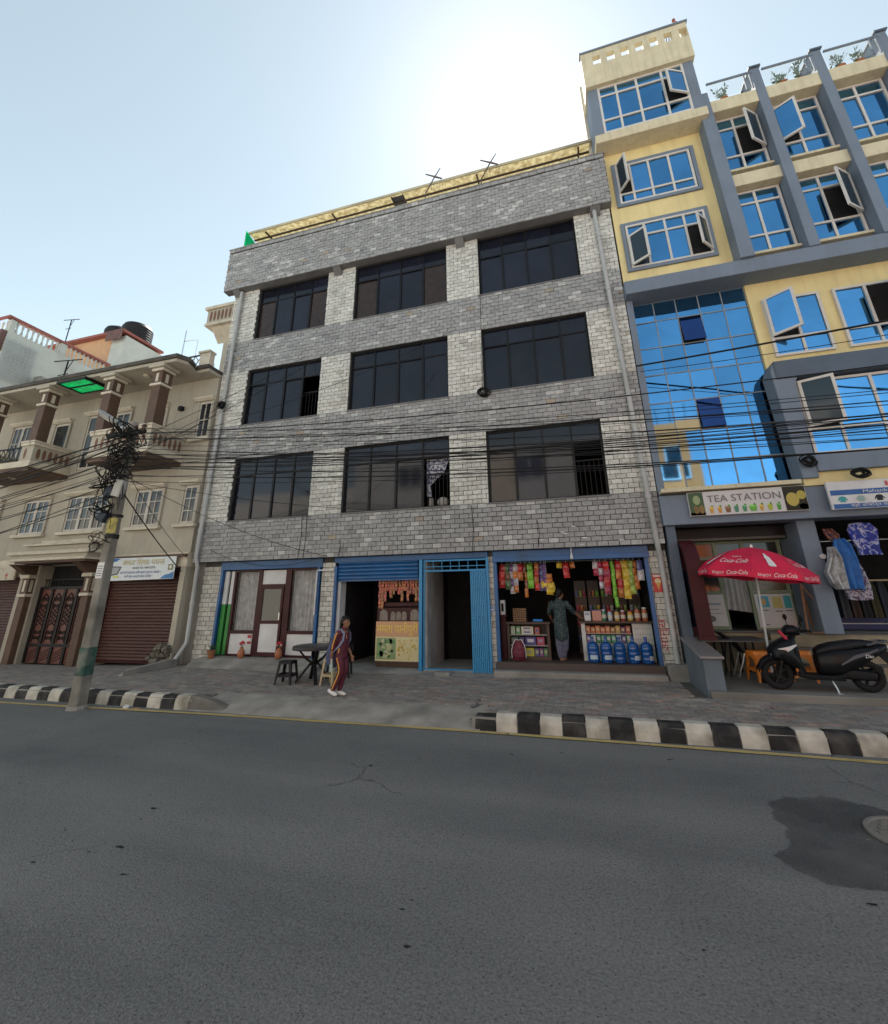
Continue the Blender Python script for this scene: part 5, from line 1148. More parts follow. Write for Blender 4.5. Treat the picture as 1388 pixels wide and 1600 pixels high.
for k, (x, y, z, r_) in enumerate(((-10.27, 10.32, 7.67, .13), (-1.93, 10.44, 6.93, .16), (4.62, 10.18, 4.34, .13), (5.35, 10.12, 4.0, .16))):
    t = MB()
    for q in range(11): N = 18; w_ = rc.uniform(.55, 1.05); ox, oz = rc.uniform(-.035, .035), rc.uniform(-.03, .03); t.tube([(x + ox + r_ * w_ * math.cos(i * 6.2832 / N) + rc.uniform(-.01, .01), y - .02 * q * .3 + .02 * math.sin(i), z + oz + r_ * w_ * (.8 if k < 3 else .6) * math.sin(i * 6.2832 / N)) for i in range(N + 1)], .011, 5)
    t.build('cable_coil', m_cable, loc=(x, y, z), label=LC[k], cat='cable coil')
# ------------------------------------------------------------------ things on the roofs
LB = ['crossed grey sticks above the yellow canopy with twigs beneath', 'crossed grey sticks on the yellow canopy near its green end']
m_bam = M('weathered_stick', (.11, .09, .075), .8, var=.3)
for k, (x, z) in enumerate(((-3.3, 15.1), (-1.43, 15.05))):
    t = MB(); t.tube([(x - .30, 10.6, z + .26), (x + .08, 10.6, z), (x + .26, 10.62, z - .1)], [.018, .03, .022], 6); t.tube([(x + .22, 10.58, z + .33), (x, 10.6, z), (x - .3, 10.62, z - .55), (x - .32, 10.55, z - 1.2)], [.014, .022, .02, .02], 6)
    for q in range(6): t.tube([(x - .1 + q * .09, 10.62, z - .5), (x - .12 + q * .11, 10.6, z - .18 - .05 * (q % 3))], .006, 4)
    t.build('crossed_sticks', m_bam, loc=(x - .32, 10.55, 13.85), label=['crossed grey sticks on the roof nearer the dark canopy panel', 'crossed grey sticks on the roof farther from the dark canopy panel'][k], cat='sticks')
m_lf = M('roof_plant_leaf', (.06, .10, .035), .7, var=.4, vs_=20); m_pot = M('terracotta_pot', (.28, .11, .05), .8, var=.2)
def plant(name, label, x, y, z, h, n, spread, cat='potted plant', pot=True, leaf=.05, seed=0, group=None):
    r_ = random.Random(seed + int(x * 100)); pt = thing(name, label, cat, (x, y, z), group=group)
    if pot: MB().lathe([(.07, z), (.1, z + .16), (.115, z + .16), (.115, z + .19), (.09, z + .19), (.085, z + .15), (.001, z + .15)], 14, (x, y, 0)).build('pot', m_pot, pt, smooth=True)
    st = MB(); lv = MB(); zb = z + (.15 if pot else 0)
    for i in range(n):
        a = r_.uniform(0, 6.28); d = r_.uniform(.2, 1) * spread; tip = Vector((x + d * math.cos(a), y + d * math.sin(a) * .7, zb + h * r_.uniform(.55, 1))); base = Vector((x, y, zb)); mid = base.lerp(tip, .5) + Vector((0, 0, h * .15))
        st.tube([base, mid, tip], [.008, .006, .003], 4)
        for k in range(6):
            p = mid.lerp(tip, r_.random()) if k < 4 else base.lerp(mid, r_.uniform(.4, 1)); u = Vector((r_.uniform(-1, 1), r_.uniform(-1, 1), r_.uniform(-.2, 1))).normalized(); v = u.cross(Vector((r_.uniform(-1, 1), r_.uniform(-1, 1), r_.uniform(-1, 1)))).normalized(); L = leaf * r_.uniform(.7, 1.4)
            lv.add([p, p + u * L + v * L * .35, p + u * L * 2, p + u * L - v * L * .35], [(0, 1, 2, 3)])
    st.build('stem', m_lf, pt); lv.build('leaves', m_lf, pt, kind='stuff')
plant('roof_plant', 'small leafy plant behind the glass rail beside the tower of the yellow building', 5.15, 10.4, 14.6, .55, 12, .22, seed=1)
plant('roof_plant', 'spiky plant behind the glass rail of the second roof bay', 6.55, 10.4, 14.6, .4, 14, .25, seed=2)
plant('roof_plant', 'tall leafy plant against a grey fin on the second roof bay', 6.95, 10.45, 14.6, .65, 10, .15, seed=3)
plant('roof_plant', 'leafy plant behind the glass rail of the third roof bay', 7.85, 10.4, 14.6, .5, 12, .2, seed=4)
plant('roof_plant', 'broad leaved plant behind the third roof rail away from the tower', 8.25, 10.4, 14.6, .5, 12, .2, seed=5)
plant('flower_pot', 'small terracotta pot with a green plant beside the blue post', -9.5, 10.5, .385, .16, 12, .1, leaf=.03, seed=6)
t = MB(); t.tube([(4.35, 10.2, 17.8), (4.4, 10.2, 18.25)], .02, 5); t.prism([(4.3, 17.8), (4.62, 17.8), (4.42, 18.15)], 'y', 10.15, 10.25); t.ell((4.4, 10.2, 18.25), .05); t.build('roof_finial', M('rust_red_clay', (.3, .1, .07), .8), loc=(4.4, 10.2, 17.8), label='small rust red finial on the corner of the pierced parapet', cat='finial')
t = MB()
for q in range(5): t.tube([(3.9 + q * .05, 10.3, 16.45), (3.85 + q * .09, 10.2, 17.9 + .1 * (q % 3))], .012, 4)
t.build('stick_bundle', m_bam, loc=(3.95, 10.3, 16.45), label='few thin sticks poking above the pierced parapet', cat='sticks')
# ------------------------------------------------------------------ parasol
UB = Vector((3.10, 9.93, .33)); UT = Vector((3.20, 9.86, 2.66))
um = thing('parasol', 'red parasol with white soft drink lettering in front of the tea shop', 'parasol', UB)
ua = (UT - UB).normalized(); ang0 = math.atan2(-9.86, -3.2)
e1 = (Vector((1, 0, 0)) - ua * ua.x).normalized(); e2 = ua.cross(e1)
# extra lean of the canopy towards +X
lean = Matrix.Rotation(R(4), 3, Vector((0, 1, 0)))
ua2 = lean @ ua; e1 = lean @ e1; e2 = lean @ e2
UR, UD = .95, .46
def rib_pt(a, t):
    r_ = UR * t; h = UD * (.18 * t + .82 * t * t); return UT + e1 * (r_ * math.cos(a)) + e2 * (r_ * math.sin(a)) - ua2 * h
def rib_val(a, s): return rib_pt(a, 1) - ua2 * (.125 * s) + (e1 * math.cos(a) + e2 * math.sin(a)) * (.006 * s)
m_redc = M('red_parasol_cloth', (.60, .008, .055), .75, var=.15, vs_=4)
NR = 8; pan = []
for i in range(NR):
    a0, a1 = ang0 + i * 2 * math.pi / NR, ang0 + (i + 1) * 2 * math.pi / NR
    t = MB(); T = [0.02, .2, .4, .6, .8, 1.0]; K = 6
    g = []
    for tt in T:
        p, q = rib_pt(a0, tt), rib_pt(a1, tt); g.append([p.lerp(q, k / K) - ua2 * (.02 * tt * math.sin(math.pi * k / K)) for k in range(K + 1)])
    for s in (.5, 1.0):
        p, q = rib_val(a0, s), rib_val(a1, s); g.append([p.lerp(q, k / K) - ua2 * .012 * math.sin(math.pi * k / K * 2) for k in range(K + 1)])
    t.loft(g, caps=False, closed=False); pan.append(t.build('canopy_panel', m_redc, um, smooth=False))
def upanel(i, uoff, toff):
    a0, a1 = ang0 + i * 2 * math.pi / NR, ang0 + (i + 1) * 2 * math.pi / NR; wd = 2 * UR * math.sin(math.pi / NR)
    def f(u, v):
        tt = toff - v / 1.1; w_ = wd * tt
        s = .5 + (u + uoff) / w_
        p, q = rib_pt(a0, tt), rib_pt(a1, tt); c = p.lerp(q, s) - ua2 * (.02 * tt * math.sin(math.pi * s)); n = (p - UT).cross(q - UT).normalized()
        if n.z < 0: n = -n
        return c + n * .012
    return f
def uval(i, uoff):
    a0, a1 = ang0 + i * 2 * math.pi / NR, ang0 + (i + 1) * 2 * math.pi / NR; wd = 2 * UR * math.sin(math.pi / NR)
    def f(u, v):
        s = .5 + (u + uoff) / wd; vv = .5 - v / .125
        p, q = rib_val(a0, vv), rib_val(a1, vv); o = (e1 * math.cos((a0 + a1) / 2) + e2 * math.sin((a0 + a1) / 2)); return p.lerp(q, s) + o * .008 - ua2 * .012 * math.sin(math.pi * s * 2)
    return f
m_lw_ = M('white_print', (.72, .70, .70), .6, var=.05)
for i, kind in ((7, 'word'), (0, 'bottle'), (1, 'word'), (6, 'bottle'), (2, 'bottle'), (5, 'word')):
    text('ENJOY', .06, (lambda f: (lambda u, v: f(u, v - .02)))(uval(i, -.19)), um, m_lw_, width=.2); text('Coca-Cola', .10, (lambda f: (lambda u, v: f(u, v - .03)))(uval(i, .12)), um, m_lw_, shear=.35, width=.34)
    if kind == 'word': text('ENJOY', .06, upanel(i, 0, .68), um, m_lw_, width=.15); text('Coca-Cola', .17, upanel(i, 0, .84), um, m_lw_, shear=.35, width=.46)
    else:
        bt = [(-.012, .20), (.012, .20), (.016, .14), (.04, .05), (.036, -.02), (.046, -.09), (.05, -.17), (.04, -.19), (-.04, -.19), (-.05, -.17), (-.046, -.09), (-.036, -.02), (-.04, .05), (-.016, .14)]
        f_ = upanel(i, 0, .70); t = MB(); t.add([f_(a * 1.15, b * 1.05) for a, b in bt], [tuple(range(len(bt)))]); t.build('bottle_print', m_lw_, um)
MB().tube([UB, UT], .02, 8).build('pole', M('white_pole', (.5, .5, .5), .4), um, smooth=True)
MB().tube([UT - ua2 * .03, UT + ua2 * .05], [.03, .018], 8).build('finial', m_lw_, um)
for i in range(NR):
    a = ang0 + i * 2 * math.pi / NR
    MB().tube([rib_pt(a, k / 5) - ua2 * .012 for k in range(6)], .006, 5).build('rib', m_steel, um)
MB().lathe([(.17, .33), (.17, .40), (.05, .44), (.04, .5), (.001, .5)], 18, (UB.x, UB.y, 0)).build('base', m_iron, um, smooth=True)
# ------------------------------------------------------------------ scooter (built facing +x, turned to face left)
sc = thing('scooter', 'black scooter parked on the forecourt in front of the tea shop', 'scooter', (3.60, 9.30, .33), math.pi + R(2), local=True)
m_sb = M('black_scooter_paint', (.008, .009, .011), .36, var=.1); m_sm = M('matt_black_plastic', (.010, .010, .012), .55, var=.15); m_seat = M('black_seat_vinyl', (.010, .010, .013), .42, var=.2, bump=.15, bs=200); m_ty = M('tyre_rubber', (.015, .015, .016), .8, var=.2)
m_sil = M('silver_stripe', (.16, .15, .17), .35, metal=.3)
def wheel(x, R_, w_):
    t = MB(); pr_ = []
    for k in range(12): a = 2 * math.pi * k / 12; pr_.append((R_ - .05 + .05 * math.cos(a), w_ * math.sin(a)))
    t.lathe(pr_, 36, (x, 0, R_), 'y', closed=True); wh = t.build('wheel', m_ty, sc, smooth=True)
    t = MB(); t.lathe([(R_ - .085, -.03), (R_ - .07, -.035), (R_ - .07, .035), (R_ - .085, .03)], 32, (x, 0, R_), 'y', closed=True); t.lathe([(.001, -.045), (.05, -.045), (.05, .045), (.001, .045)], 16, (x, 0, R_), 'y')
    for k in range(5): a = k * 2 * math.pi / 5; t.bar((x + .03 * math.cos(a), 0, R_ + .03 * math.sin(a)), (x + (R_ - .075) * math.cos(a), 0, R_ + (R_ - .075) * math.sin(a)), .03, .035, ref=(0, 1, 0))
    t.build('rim', m_sm, wh); return wh
wheel(.62, .235, .045); wheel(-.62, .235, .05)
t = MB(); 
for s in (-1, 1): t.tube([(.62, s * .07, .235), (.53, s * .065, .45), (.47, s * .03, .62)], .022, 8)
t.build('fork', m_sm, sc, smooth=True)
t = MB(); g = []
for k in range(11):
    a = R(15 + k * 14.5); rr = .275; wv = .075 if 1 < k < 9 else .055
    g.append([(.62 + rr * math.cos(a) + .02 * (k == 0), y, .235 + rr * math.sin(a) + dz) for y, dz in ((-wv, -.05), (-wv, -.01), (-wv * .6, .018), (0, .026), (wv * .6, .018), (wv, -.01), (wv, -.05))])
t.loft(g, caps=False, closed=False); t.build('front_fender', m_sb, sc, smooth=True, solid=.006)
# front apron: beak, shield
def rr8(x, z, wy, dx, tilt=0, p=2.6, n=16): return ring((x, 0, z), wy, dx, n, p, 'z') if False else [(x + dx * math.copysign(abs(math.cos(q)) ** (2 / p), math.cos(q)), wy * math.copysign(abs(math.sin(q)) ** (2 / p), math.sin(q)), z + tilt * math.copysign(abs(math.cos(q)) ** (2 / p), math.cos(q))) for q in [2 * math.pi * k / n for k in range(n)]]
t = MB(); t.loft([rr8(.27, .24, .13, .05), rr8(.31, .33, .17, .07), rr8(.40, .44, .20, .13, -.03), rr8(.49, .52, .215, .19, -.03), rr8(.50, .60, .21, .19, .0), rr8(.45, .68, .19, .16, .02), rr8(.37, .76, .14, .10, .02), rr8(.33, .81, .07, .05)]); t.build('front_apron', m_sb, sc, smooth=True)
for s in (-1, 1):
    t = MB(); t.loft([[(.68, s * .06, .52), (.68, s * .06, .60), (.67, s * .09, .61), (.67, s * .09, .53)], [(.60, s * .17, .53), (.60, s * .17, .625), (.585, s * .19, .635), (.585, s * .19, .54)], [(.46, s * .215, .60), (.46, s * .215, .665), (.44, s * .218, .665), (.44, s * .218, .61)], [(.34, s * .20, .68), (.34, s * .20, .70), (.33, s * .20, .70), (.33, s * .2, .68)]])
    t.build('headlight', M('headlight_lens', (.55, .56, .58), .12, metal=.2, coat=1), sc, smooth=True)
    t = MB(); t.box(.50, .56, s * .085 - .012, s * .085 + .012, .42, .47); t.build('reflector', M('amber_reflector', (.7, .2, .01), .3), sc, bevel=.006)
t = MB(); t.loft([[(.64 - .05 * math.cos(q), .055 * math.sin(q), .545 + .07 * (1 if k else 0) + .0 * q) for q in [6.283 * j / 10 for j in range(10)]] for k in range(2)]); t.build('nose', m_sm, sc)
# handlebar cowl
t = MB(); t.loft([ring((.42, 0, .86), .03, .02, 14), ring((.39, 0, .885), .11, .06, 14), ring((.33, 0, .905), .145, .085, 14, 2.4), ring((.25, 0, .90), .15, .085, 14, 2.4), ring((.18, 0, .89), .12, .06, 14), ring((.15, 0, .885), .05, .03, 14)]); t.build('handlebar_cowl', m_sb, sc, smooth=True)
t = MB(); t.tube([(.30, 0, .78), (.28, 0, .86)], .05, 10); t.build('steering_neck', m_sm, sc)
for s in (-1, 1):
    t = MB(); t.tube([(.25, s * .12, .90), (.19, s * .24, .91), (.13, s * .34, .90)], [.018, .02, .02], 10); t.build('grip', m_sm, sc, smooth=True)
    t = MB(); t.tube([(.24, s * .17, .88), (.25, s * .24, .865), (.21, s * .33, .85)], .008, 6); t.build('brake_lever', m_steel, sc)
    t = MB(); t.tube([(.22, s * .17, .92), (.24, s * .21, 1.0), (.23, s * .25, 1.06)], .007, 6); t.ell((.22, s * .28, 1.10), (.018, .075, .05), 12, 8); t.build('mirror', m_sm, sc, smooth=True)
# floorboard and inner shield
t = MB(); t.loft([[(.36, y, z) for y, z in ((-.19, .60), (-.17, .27), (.17, .27), (.19, .60), (.12, .74), (-.12, .74))], [(.30, y, z) for y, z in ((-.17, .60), (-.16, .25), (.16, .25), (.17, .60), (.1, .74), (-.1, .74))]]); t.build('leg_shield', m_sm, sc, bevel=.01)
t = MB(); t.loft([[(.38, y, z) for y, z in ((-.14, .22), (.14, .22), (.15, .30), (-.15, .30))], [(.24, y, z) for y, z in ((-.19, .185), (.19, .185), (.2, .25), (-.2, .25))], [(-.08, y, z) for y, z in ((-.2, .18), (.2, .18), (.21, .245), (-.21, .245))], [(-.25, y, z) for y, z in ((-.17, .17), (.17, .17), (.19, .27), (-.19, .27))]]); t.build('floorboard', m_sm, sc, bevel=.012)
# rear body and seat
t = MB(); t.loft([ring((.03, 0, .40), .09, .15, 16, 3), ring((-.02, 0, .41), .15, .18, 16, 3), ring((-.2, 0, .43), .19, .20, 16, 3), ring((-.42, 0, .49), .20, .165, 16, 2.8), ring((-.66, 0, .565), .18, .115, 16, 2.6), ring((-.86, 0, .63), .12, .075, 16, 2.4), ring((-.97, 0, .665), .06, .04, 16)]); t.build('rear_body', m_sb, sc, smooth=True)
t = MB(); t.loft([ring((.02, 0, .57), .07, .05, 16, 2.6), ring((-.06, 0, .605), .13, .075, 16, 2.6), ring((-.22, 0, .645), .155, .08, 16, 2.8), ring((-.40, 0, .675), .16, .075, 16, 2.8), ring((-.52, 0, .70), .15, .07, 16, 2.8), ring((-.68, 0, .71), .13, .058, 16, 2.6), ring((-.80, 0, .705), .08, .035, 16)]); t.build('seat', m_seat, sc, smooth=True)
for s in (-1, 1):
    t = MB(); t.loft([[(-.22, s * .20, .40), (-.22, s * .21, .425)], [(-.42, s * .202, .50), (-.42, s * .21, .55)], [(-.62, s * .192, .56), (-.62, s * .20, .60)], [(-.78, s * .155, .625), (-.78, s * .16, .645)]], caps=False, closed=False); t.build('side_stripe', m_sil, sc, solid=.008)
    t = MB(); t.tube([(-.66, s * .13, .69), (-.80, s * .14, .73), (-.95, s * .10, .75), (-1.0, 0, .75)], .016, 8); t.build('grab_rail', M('grey_grab_rail', (.1, .11, .12), .35, metal=.5), sc, smooth=True)
    text('Dio', .07, (lambda s: (lambda u, v: (-.62 - u * s * -1 * -1 if False else -.62 + (u if s < 0 else -u), s * .204, .515 + v)))(s), sc, m_lw_, shear=.3, width=.11)
t = MB(); t.ell((-.97, 0, .66), (.045, .075, .04), 12, 8); t.build('tail_light', M('tail_light_lens', (.5, .45, .45), .15, coat=1), sc, smooth=True)
t = MB(); t.bar((-.88, 0, .60), (-1.02, 0, .42), .14, .012, ref=(0, 1, 0)); t.build('rear_mudguard', m_sm, sc)
t = MB(); t.loft([ring((-.2, 0, .27), .10, .08, 12, 3), ring((-.45, .02, .26), .12, .09, 12, 3), ring((-.68, .03, .24), .10, .07, 12, 3)]); t.build('engine', m_sm, sc, smooth=True)
t = MB(); t.tube([(-.25, -.13, .20), (-.45, -.15, .2), (-.6, -.16, .24), (-.92, -.16, .32)], [.02, .03, .05, .045], 10); t.build('exhaust', m_sm, sc, smooth=True)
t = MB(); t.tube([(-.06, .13, .2), (-.08, .19, .08), (-.08, .22, .01)], .012, 6); t.box(-.12, -.05, .2, .25, 0, .012); t.build('side_stand', m_steel, sc)
t = MB(); t.tube([(.43, .07, .52), (.39, .1, .44), (.36, .11, .33), (.37, .11, .22), (.42, .11, .2)], [.01, .022, .026, .012, .01], 8); t.build('orange_lock', M('orange_plastic_lock', (.62, .2, .04), .5), sc, smooth=True)
t = MB(); t.tube([(.53, .17, .90), (.44, .16, .78)], .024, 10); t.build('red_grip_sleeve', M('red_sleeve', (.5, .02, .05), .5), sc, smooth=True)
# ------------------------------------------------------------------ plastic stools, table, chair
def stool(name, label, x, y, z, mat, h=.42, w=.15, rot=0.0, holes=True, group=None):
    st = thing(name, label, 'stool', (x, y, z), rot, group=group, local=True)
    t = MB(); t.loft([[(a * w * 1.08, b * w * 1.08, h - .06) for a, b in ((-.8, -1), (.8, -1), (1, -.8), (1, .8), (.8, 1), (-.8, 1), (-1, .8), (-1, -.8))], [(a * w * 1.05, b * w * 1.05, h - .012) for a, b in ((-.8, -1), (.8, -1), (1, -.8), (1, .8), (.8, 1), (-.8, 1), (-1, .8), (-1, -.8))], [(a * w * .98, b * w * .98, h) for a, b in ((-.8, -1), (.8, -1), (1, -.8), (1, .8), (.8, 1), (-.8, 1), (-1, .8), (-1, -.8))]]); t.build('seat', mat, st, smooth=True)
    W = w * 1.3; 
    for sx in (-1, 1):
        for sy in (-1, 1):
            t = MB(); g = []
            for u in (0, .5, 1):
                cx, cy, zz = sx * (w + (W - w) * u), sy * (w + (W - w) * u), (h - .06) * (1 - u); q = .055 - .018 * u
                g.append([(cx, cy, zz), (cx - sx * q, cy, zz), (cx - sx * q, cy - sy * .012, zz), (cx - sx * .014, cy - sy * .014, zz), (cx - sx * .012, cy - sy * q, zz), (cx, cy - sy * q, zz)])
            t.loft(g); t.build('leg', mat, st)
    for k in range(4):
        u = .62; c = w + (W - w) * u; z0 = (h - .06) * (1 - u)
        t = MB()
        (t.box(-c + .03, c - .03, c * (1 if k == 0 else -1) - .006, c * (1 if k == 0 else -1) + .006, z0, z0 + .045) if k < 2 else t.box(c * (1 if k == 2 else -1) - .006, c * (1 if k == 2 else -1) + .006, -c + .03, c - .03, z0, z0 + .045)); t.build('stretcher', mat, st)
        if holes:      # arched apron with a rounded opening
            t = MB(); n = 9; c0 = w + (W - w) * .2; pts_o = []; s = 1 if k % 2 == 0 else -1
            for q in range(n): a = math.pi * q / (n - 1); pts_o.append((c0 * .72 * math.cos(a), (h - .26) + .17 * math.sin(a)))
            ring_ = [(c0 * .95, h - .06), (c0 * .95, h - .26)] + pts_o + [(-c0 * .95, h - .26), (-c0 * .95, h - .06)]
            t.prism(ring_, 'y' if k < 2 else 'x', s * c0 - .006, s * c0 + .006); t.build('apron', mat, st)
    return st
m_or = M('orange_plastic', (.75, .22, .03), .42, var=.1); m_beige = M('beige_plastic', (.42, .33, .20), .6, var=.15)
stool('plastic_stool', 'orange plastic stool fully in view beside the front wheel of the scooter', 3.02, 10.12, .33, m_or, h=.5, w=.15, rot=R(12), group='orange stools by the tea shop')
stool('plastic_stool', 'orange plastic stool mostly hidden behind the scooter leg shield', 3.72, 10.28, .33, m_or, h=.5, w=.15, rot=R(-20), group='orange stools by the tea shop')
stool('plastic_stool', 'black plastic stool standing on the pavement beside the round table', -6.0, 8.82, zp(-6.0, 8.82), m_black_pl, h=.44, w=.14, rot=R(8), holes=False)
stool('wooden_stool', 'beige stool behind the walking girl beside the round table', -5.02, 8.92, zp(-5.0, 8.9), m_beige, h=.5, w=.13, rot=R(-10), holes=False)
tb = thing('round_table', 'round black plastic table with splayed crossed legs on the pavement', 'table', (-5.55, 9.1, zp(-5.55, 9.1)), local=True)
t = MB(); t.lathe([(.001, .715), (.40, .715), (.46, .70), (.475, .66), (.47, .63), (.45, .64), (.44, .68), (.001, .69)], 36); t.build('table_top', M('dark_table_plastic', (.035, .033, .038), .35, var=.15), tb, smooth=True)
for k in range(4):
    a = R(40 + 90 * k); c, s = math.cos(a), math.sin(a)
    t = MB(); t.loft([[(c * r_ - s * w_, s * r_ + c * w_, z + dz) for w_, dz in ((-.035, -.028), (.035, -.028), (.035, .028), (-.035, .028))] for r_, z in ((.36, .66), (.16, .44), (.05, .37), (-.03, .33))], caps=True); t.build('leg', m_black_pl, tb)
    t = MB(); t.loft([[(c * r_ - s * w_, s * r_ + c * w_, z + dz) for w_, dz in ((-.035, -.028), (.035, -.028), (.035, .028), (-.035, .028))] for r_, z in ((-.02, .40), (.1, .33), (.25, .14), (.36, .02))], caps=True); t.build('leg', m_black_pl, tb)
chr_ = thing('plastic_chair', 'black plastic chair tucked behind the round table', 'chair', (-5.3, 9.75, zp(-5.3, 9.7)), R(200), local=True)
t = MB(); t.box(-.23, .23, -.22, .22, .40, .43); t.build('seat', m_black_pl, chr_, bevel=.012)
t = MB(); t.loft([[(x, .22 + .03 * (1 - (x / .23) ** 2), .43), (x, .28 + .04 * (1 - (x / .23) ** 2), .68), (x * .85, .30 + .04 * (1 - (x / .23) ** 2), .82 - .3 * abs(x) ** 2)] for x in [-.23 + .046 * i for i in range(11)]], caps=False, closed=False); t.build('backrest', m_black_pl, chr_, solid=.012, smooth=True)
for sx in (-1, 1):
    for sy in (-1, 1): MB().loft([[(sx * (.2 + .04 * u) + a, sy * (.19 + .05 * u) + b, .41 * (1 - u)) for a, b in ((-.02, -.02), (.02, -.02), (.02, .02), (-.02, .02))] for u in (0, 1)]).build('leg', m_black_pl, chr_)
    MB().tube([(sx * .24, .24, .62), (sx * .26, .05, .63), (sx * .25, -.18, .6), (sx * .23, -.2, .42)], .018, 6).build('armrest', m_black_pl, chr_)
# ------------------------------------------------------------------ vases with flowers
LVZ = ['orange clay vase with red flowers beside the red sticker on the white panel', 'orange clay vase with red flowers behind the black stool']
for k, x in enumerate((-8.66, -7.53)):
    v = thing('flower_vase', LVZ[k], 'vase', (x, 10.62, .40), group='flower vases by the curtained shop')
    MB().lathe([(.055, .40), (.085, .46), (.09, .53), (.06, .60), (.035, .63), (.045, .66), (.03, .655), (.001, .62)], 18, (x, 10.62, 0)).build('vase_body', M('orange_clay', (.38, .13, .055), .55, var=.15), v, smooth=True)
    for q in range(6):
        a = q * 1.05; c = (x + .05 * math.cos(a), 10.62 + .04 * math.sin(a), .72 + .03 * (q % 3))
        MB().ell(c, (.035, .035, .028), 7, 5).build('flower', M('red_petal', (.55, .02, .04), .7) if q % 3 else M('pink_white_petal', (.6, .38, .36), .7), v)
        MB().tube([(x, 10.62, .62), c], .004, 4).build('stem', m_lf, v)
# ------------------------------------------------------------------ rubble, ledge, litter
lg = MB(); lg.loft([[(x - .1, y - .14, zp(x, y) - .03), (x + .06, y - .12, zp(x, y) - .03), (x + .06, y - .12, zp(x, y) + h), (x - .1, y + .08, zp(x, y) + h + .01), (x - .1, y + .08, zp(x, y) - .03)] for x, y, h in ((-10.35, 8.85, .10), (-10.35, 9.2, .13), (-10.4, 9.7, .15), (-10.45, 10.1, .18), (-10.5, 10.5, .18))])
lg.build('concrete_ledge', m_concrete, loc=(-10.4, 9.6, .2), label='low broken concrete ledge running out from the downpipe', cat='ledge', bevel=.012)
rk = thing('rubble_pile', 'small pile of broken brick and stone against the brown shutter', 'rubble', (-10.9, 10.35, .17))
for k in range(34):
    x = -11.25 + rc.random() * .62; y = 10.15 + rc.random() * .38; z = .17 + rc.random() * (.62 - .5 * abs(x + 10.92)); s = rc.uniform(.05, .11)
    ax = Vector((rc.uniform(.6, 1), rc.uniform(-.5, .5), rc.uniform(-.5, .5))).normalized(); ay = ax.cross(Vector((0, 0, 1))).normalized(); az = ax.cross(ay)
    MB().obox((x, y, z), ax * s, ay * s * .7, az * s * .5).build('stone', M('rubble_stone', (.15, .135, .11), .95, var=.5, vs_=6, bump=.4), rk, bevel=.012)
t = MB(); t.loft([[(-8.02 + .06 * math.cos(q) * s, 7.0 + .045 * math.sin(q) * s, z + .008 * math.sin(q * 3)) for q in [6.283 * k / 9 for k in range(9)]] for s, z in ((1, .005), (1.05, .03), (.6, .05), (.1, .055))]); t.build('litter', m_white, loc=(-8.02, 7.0, 0), label='crumpled white paper litter in the gutter beside the pole', cat='litter', smooth=False)
t = MB(); t.box(-7.82, -7.70, 6.97, 7.02, .004, .016); t.build('litter', M('orange_scrap', (.4, .24, .12), .8), loc=(-7.75, 7, 0), label='flat brown scrap of litter in the gutter beside the white paper', cat='litter')

for k in range(12):
    x = rc.choice((rc.uniform(-12, -6.5), rc.uniform(-1.5, 4.5))); y = 7.04 + rc.uniform(-.06, .05); s_ = rc.uniform(.012, .03); a = rc.uniform(0, 3.1)
    t = MB(); t.add([(x + s_ * math.cos(a + q * 1.57) * rc.uniform(.6, 1.4), y + s_ * math.sin(a + q * 1.57), .012 + .012 * rc.random()) for q in range(4)], [(0, 1, 2, 3)])
    t.build('litter', M('dry_leaf_scrap', (.20, .15, .09), .9, var=.4, vs_=30), loc=(x, y, .01), label='tiny dry scrap lying in the gutter under the painted kerb', cat='litter', group='scraps in the gutter', solid=.003)
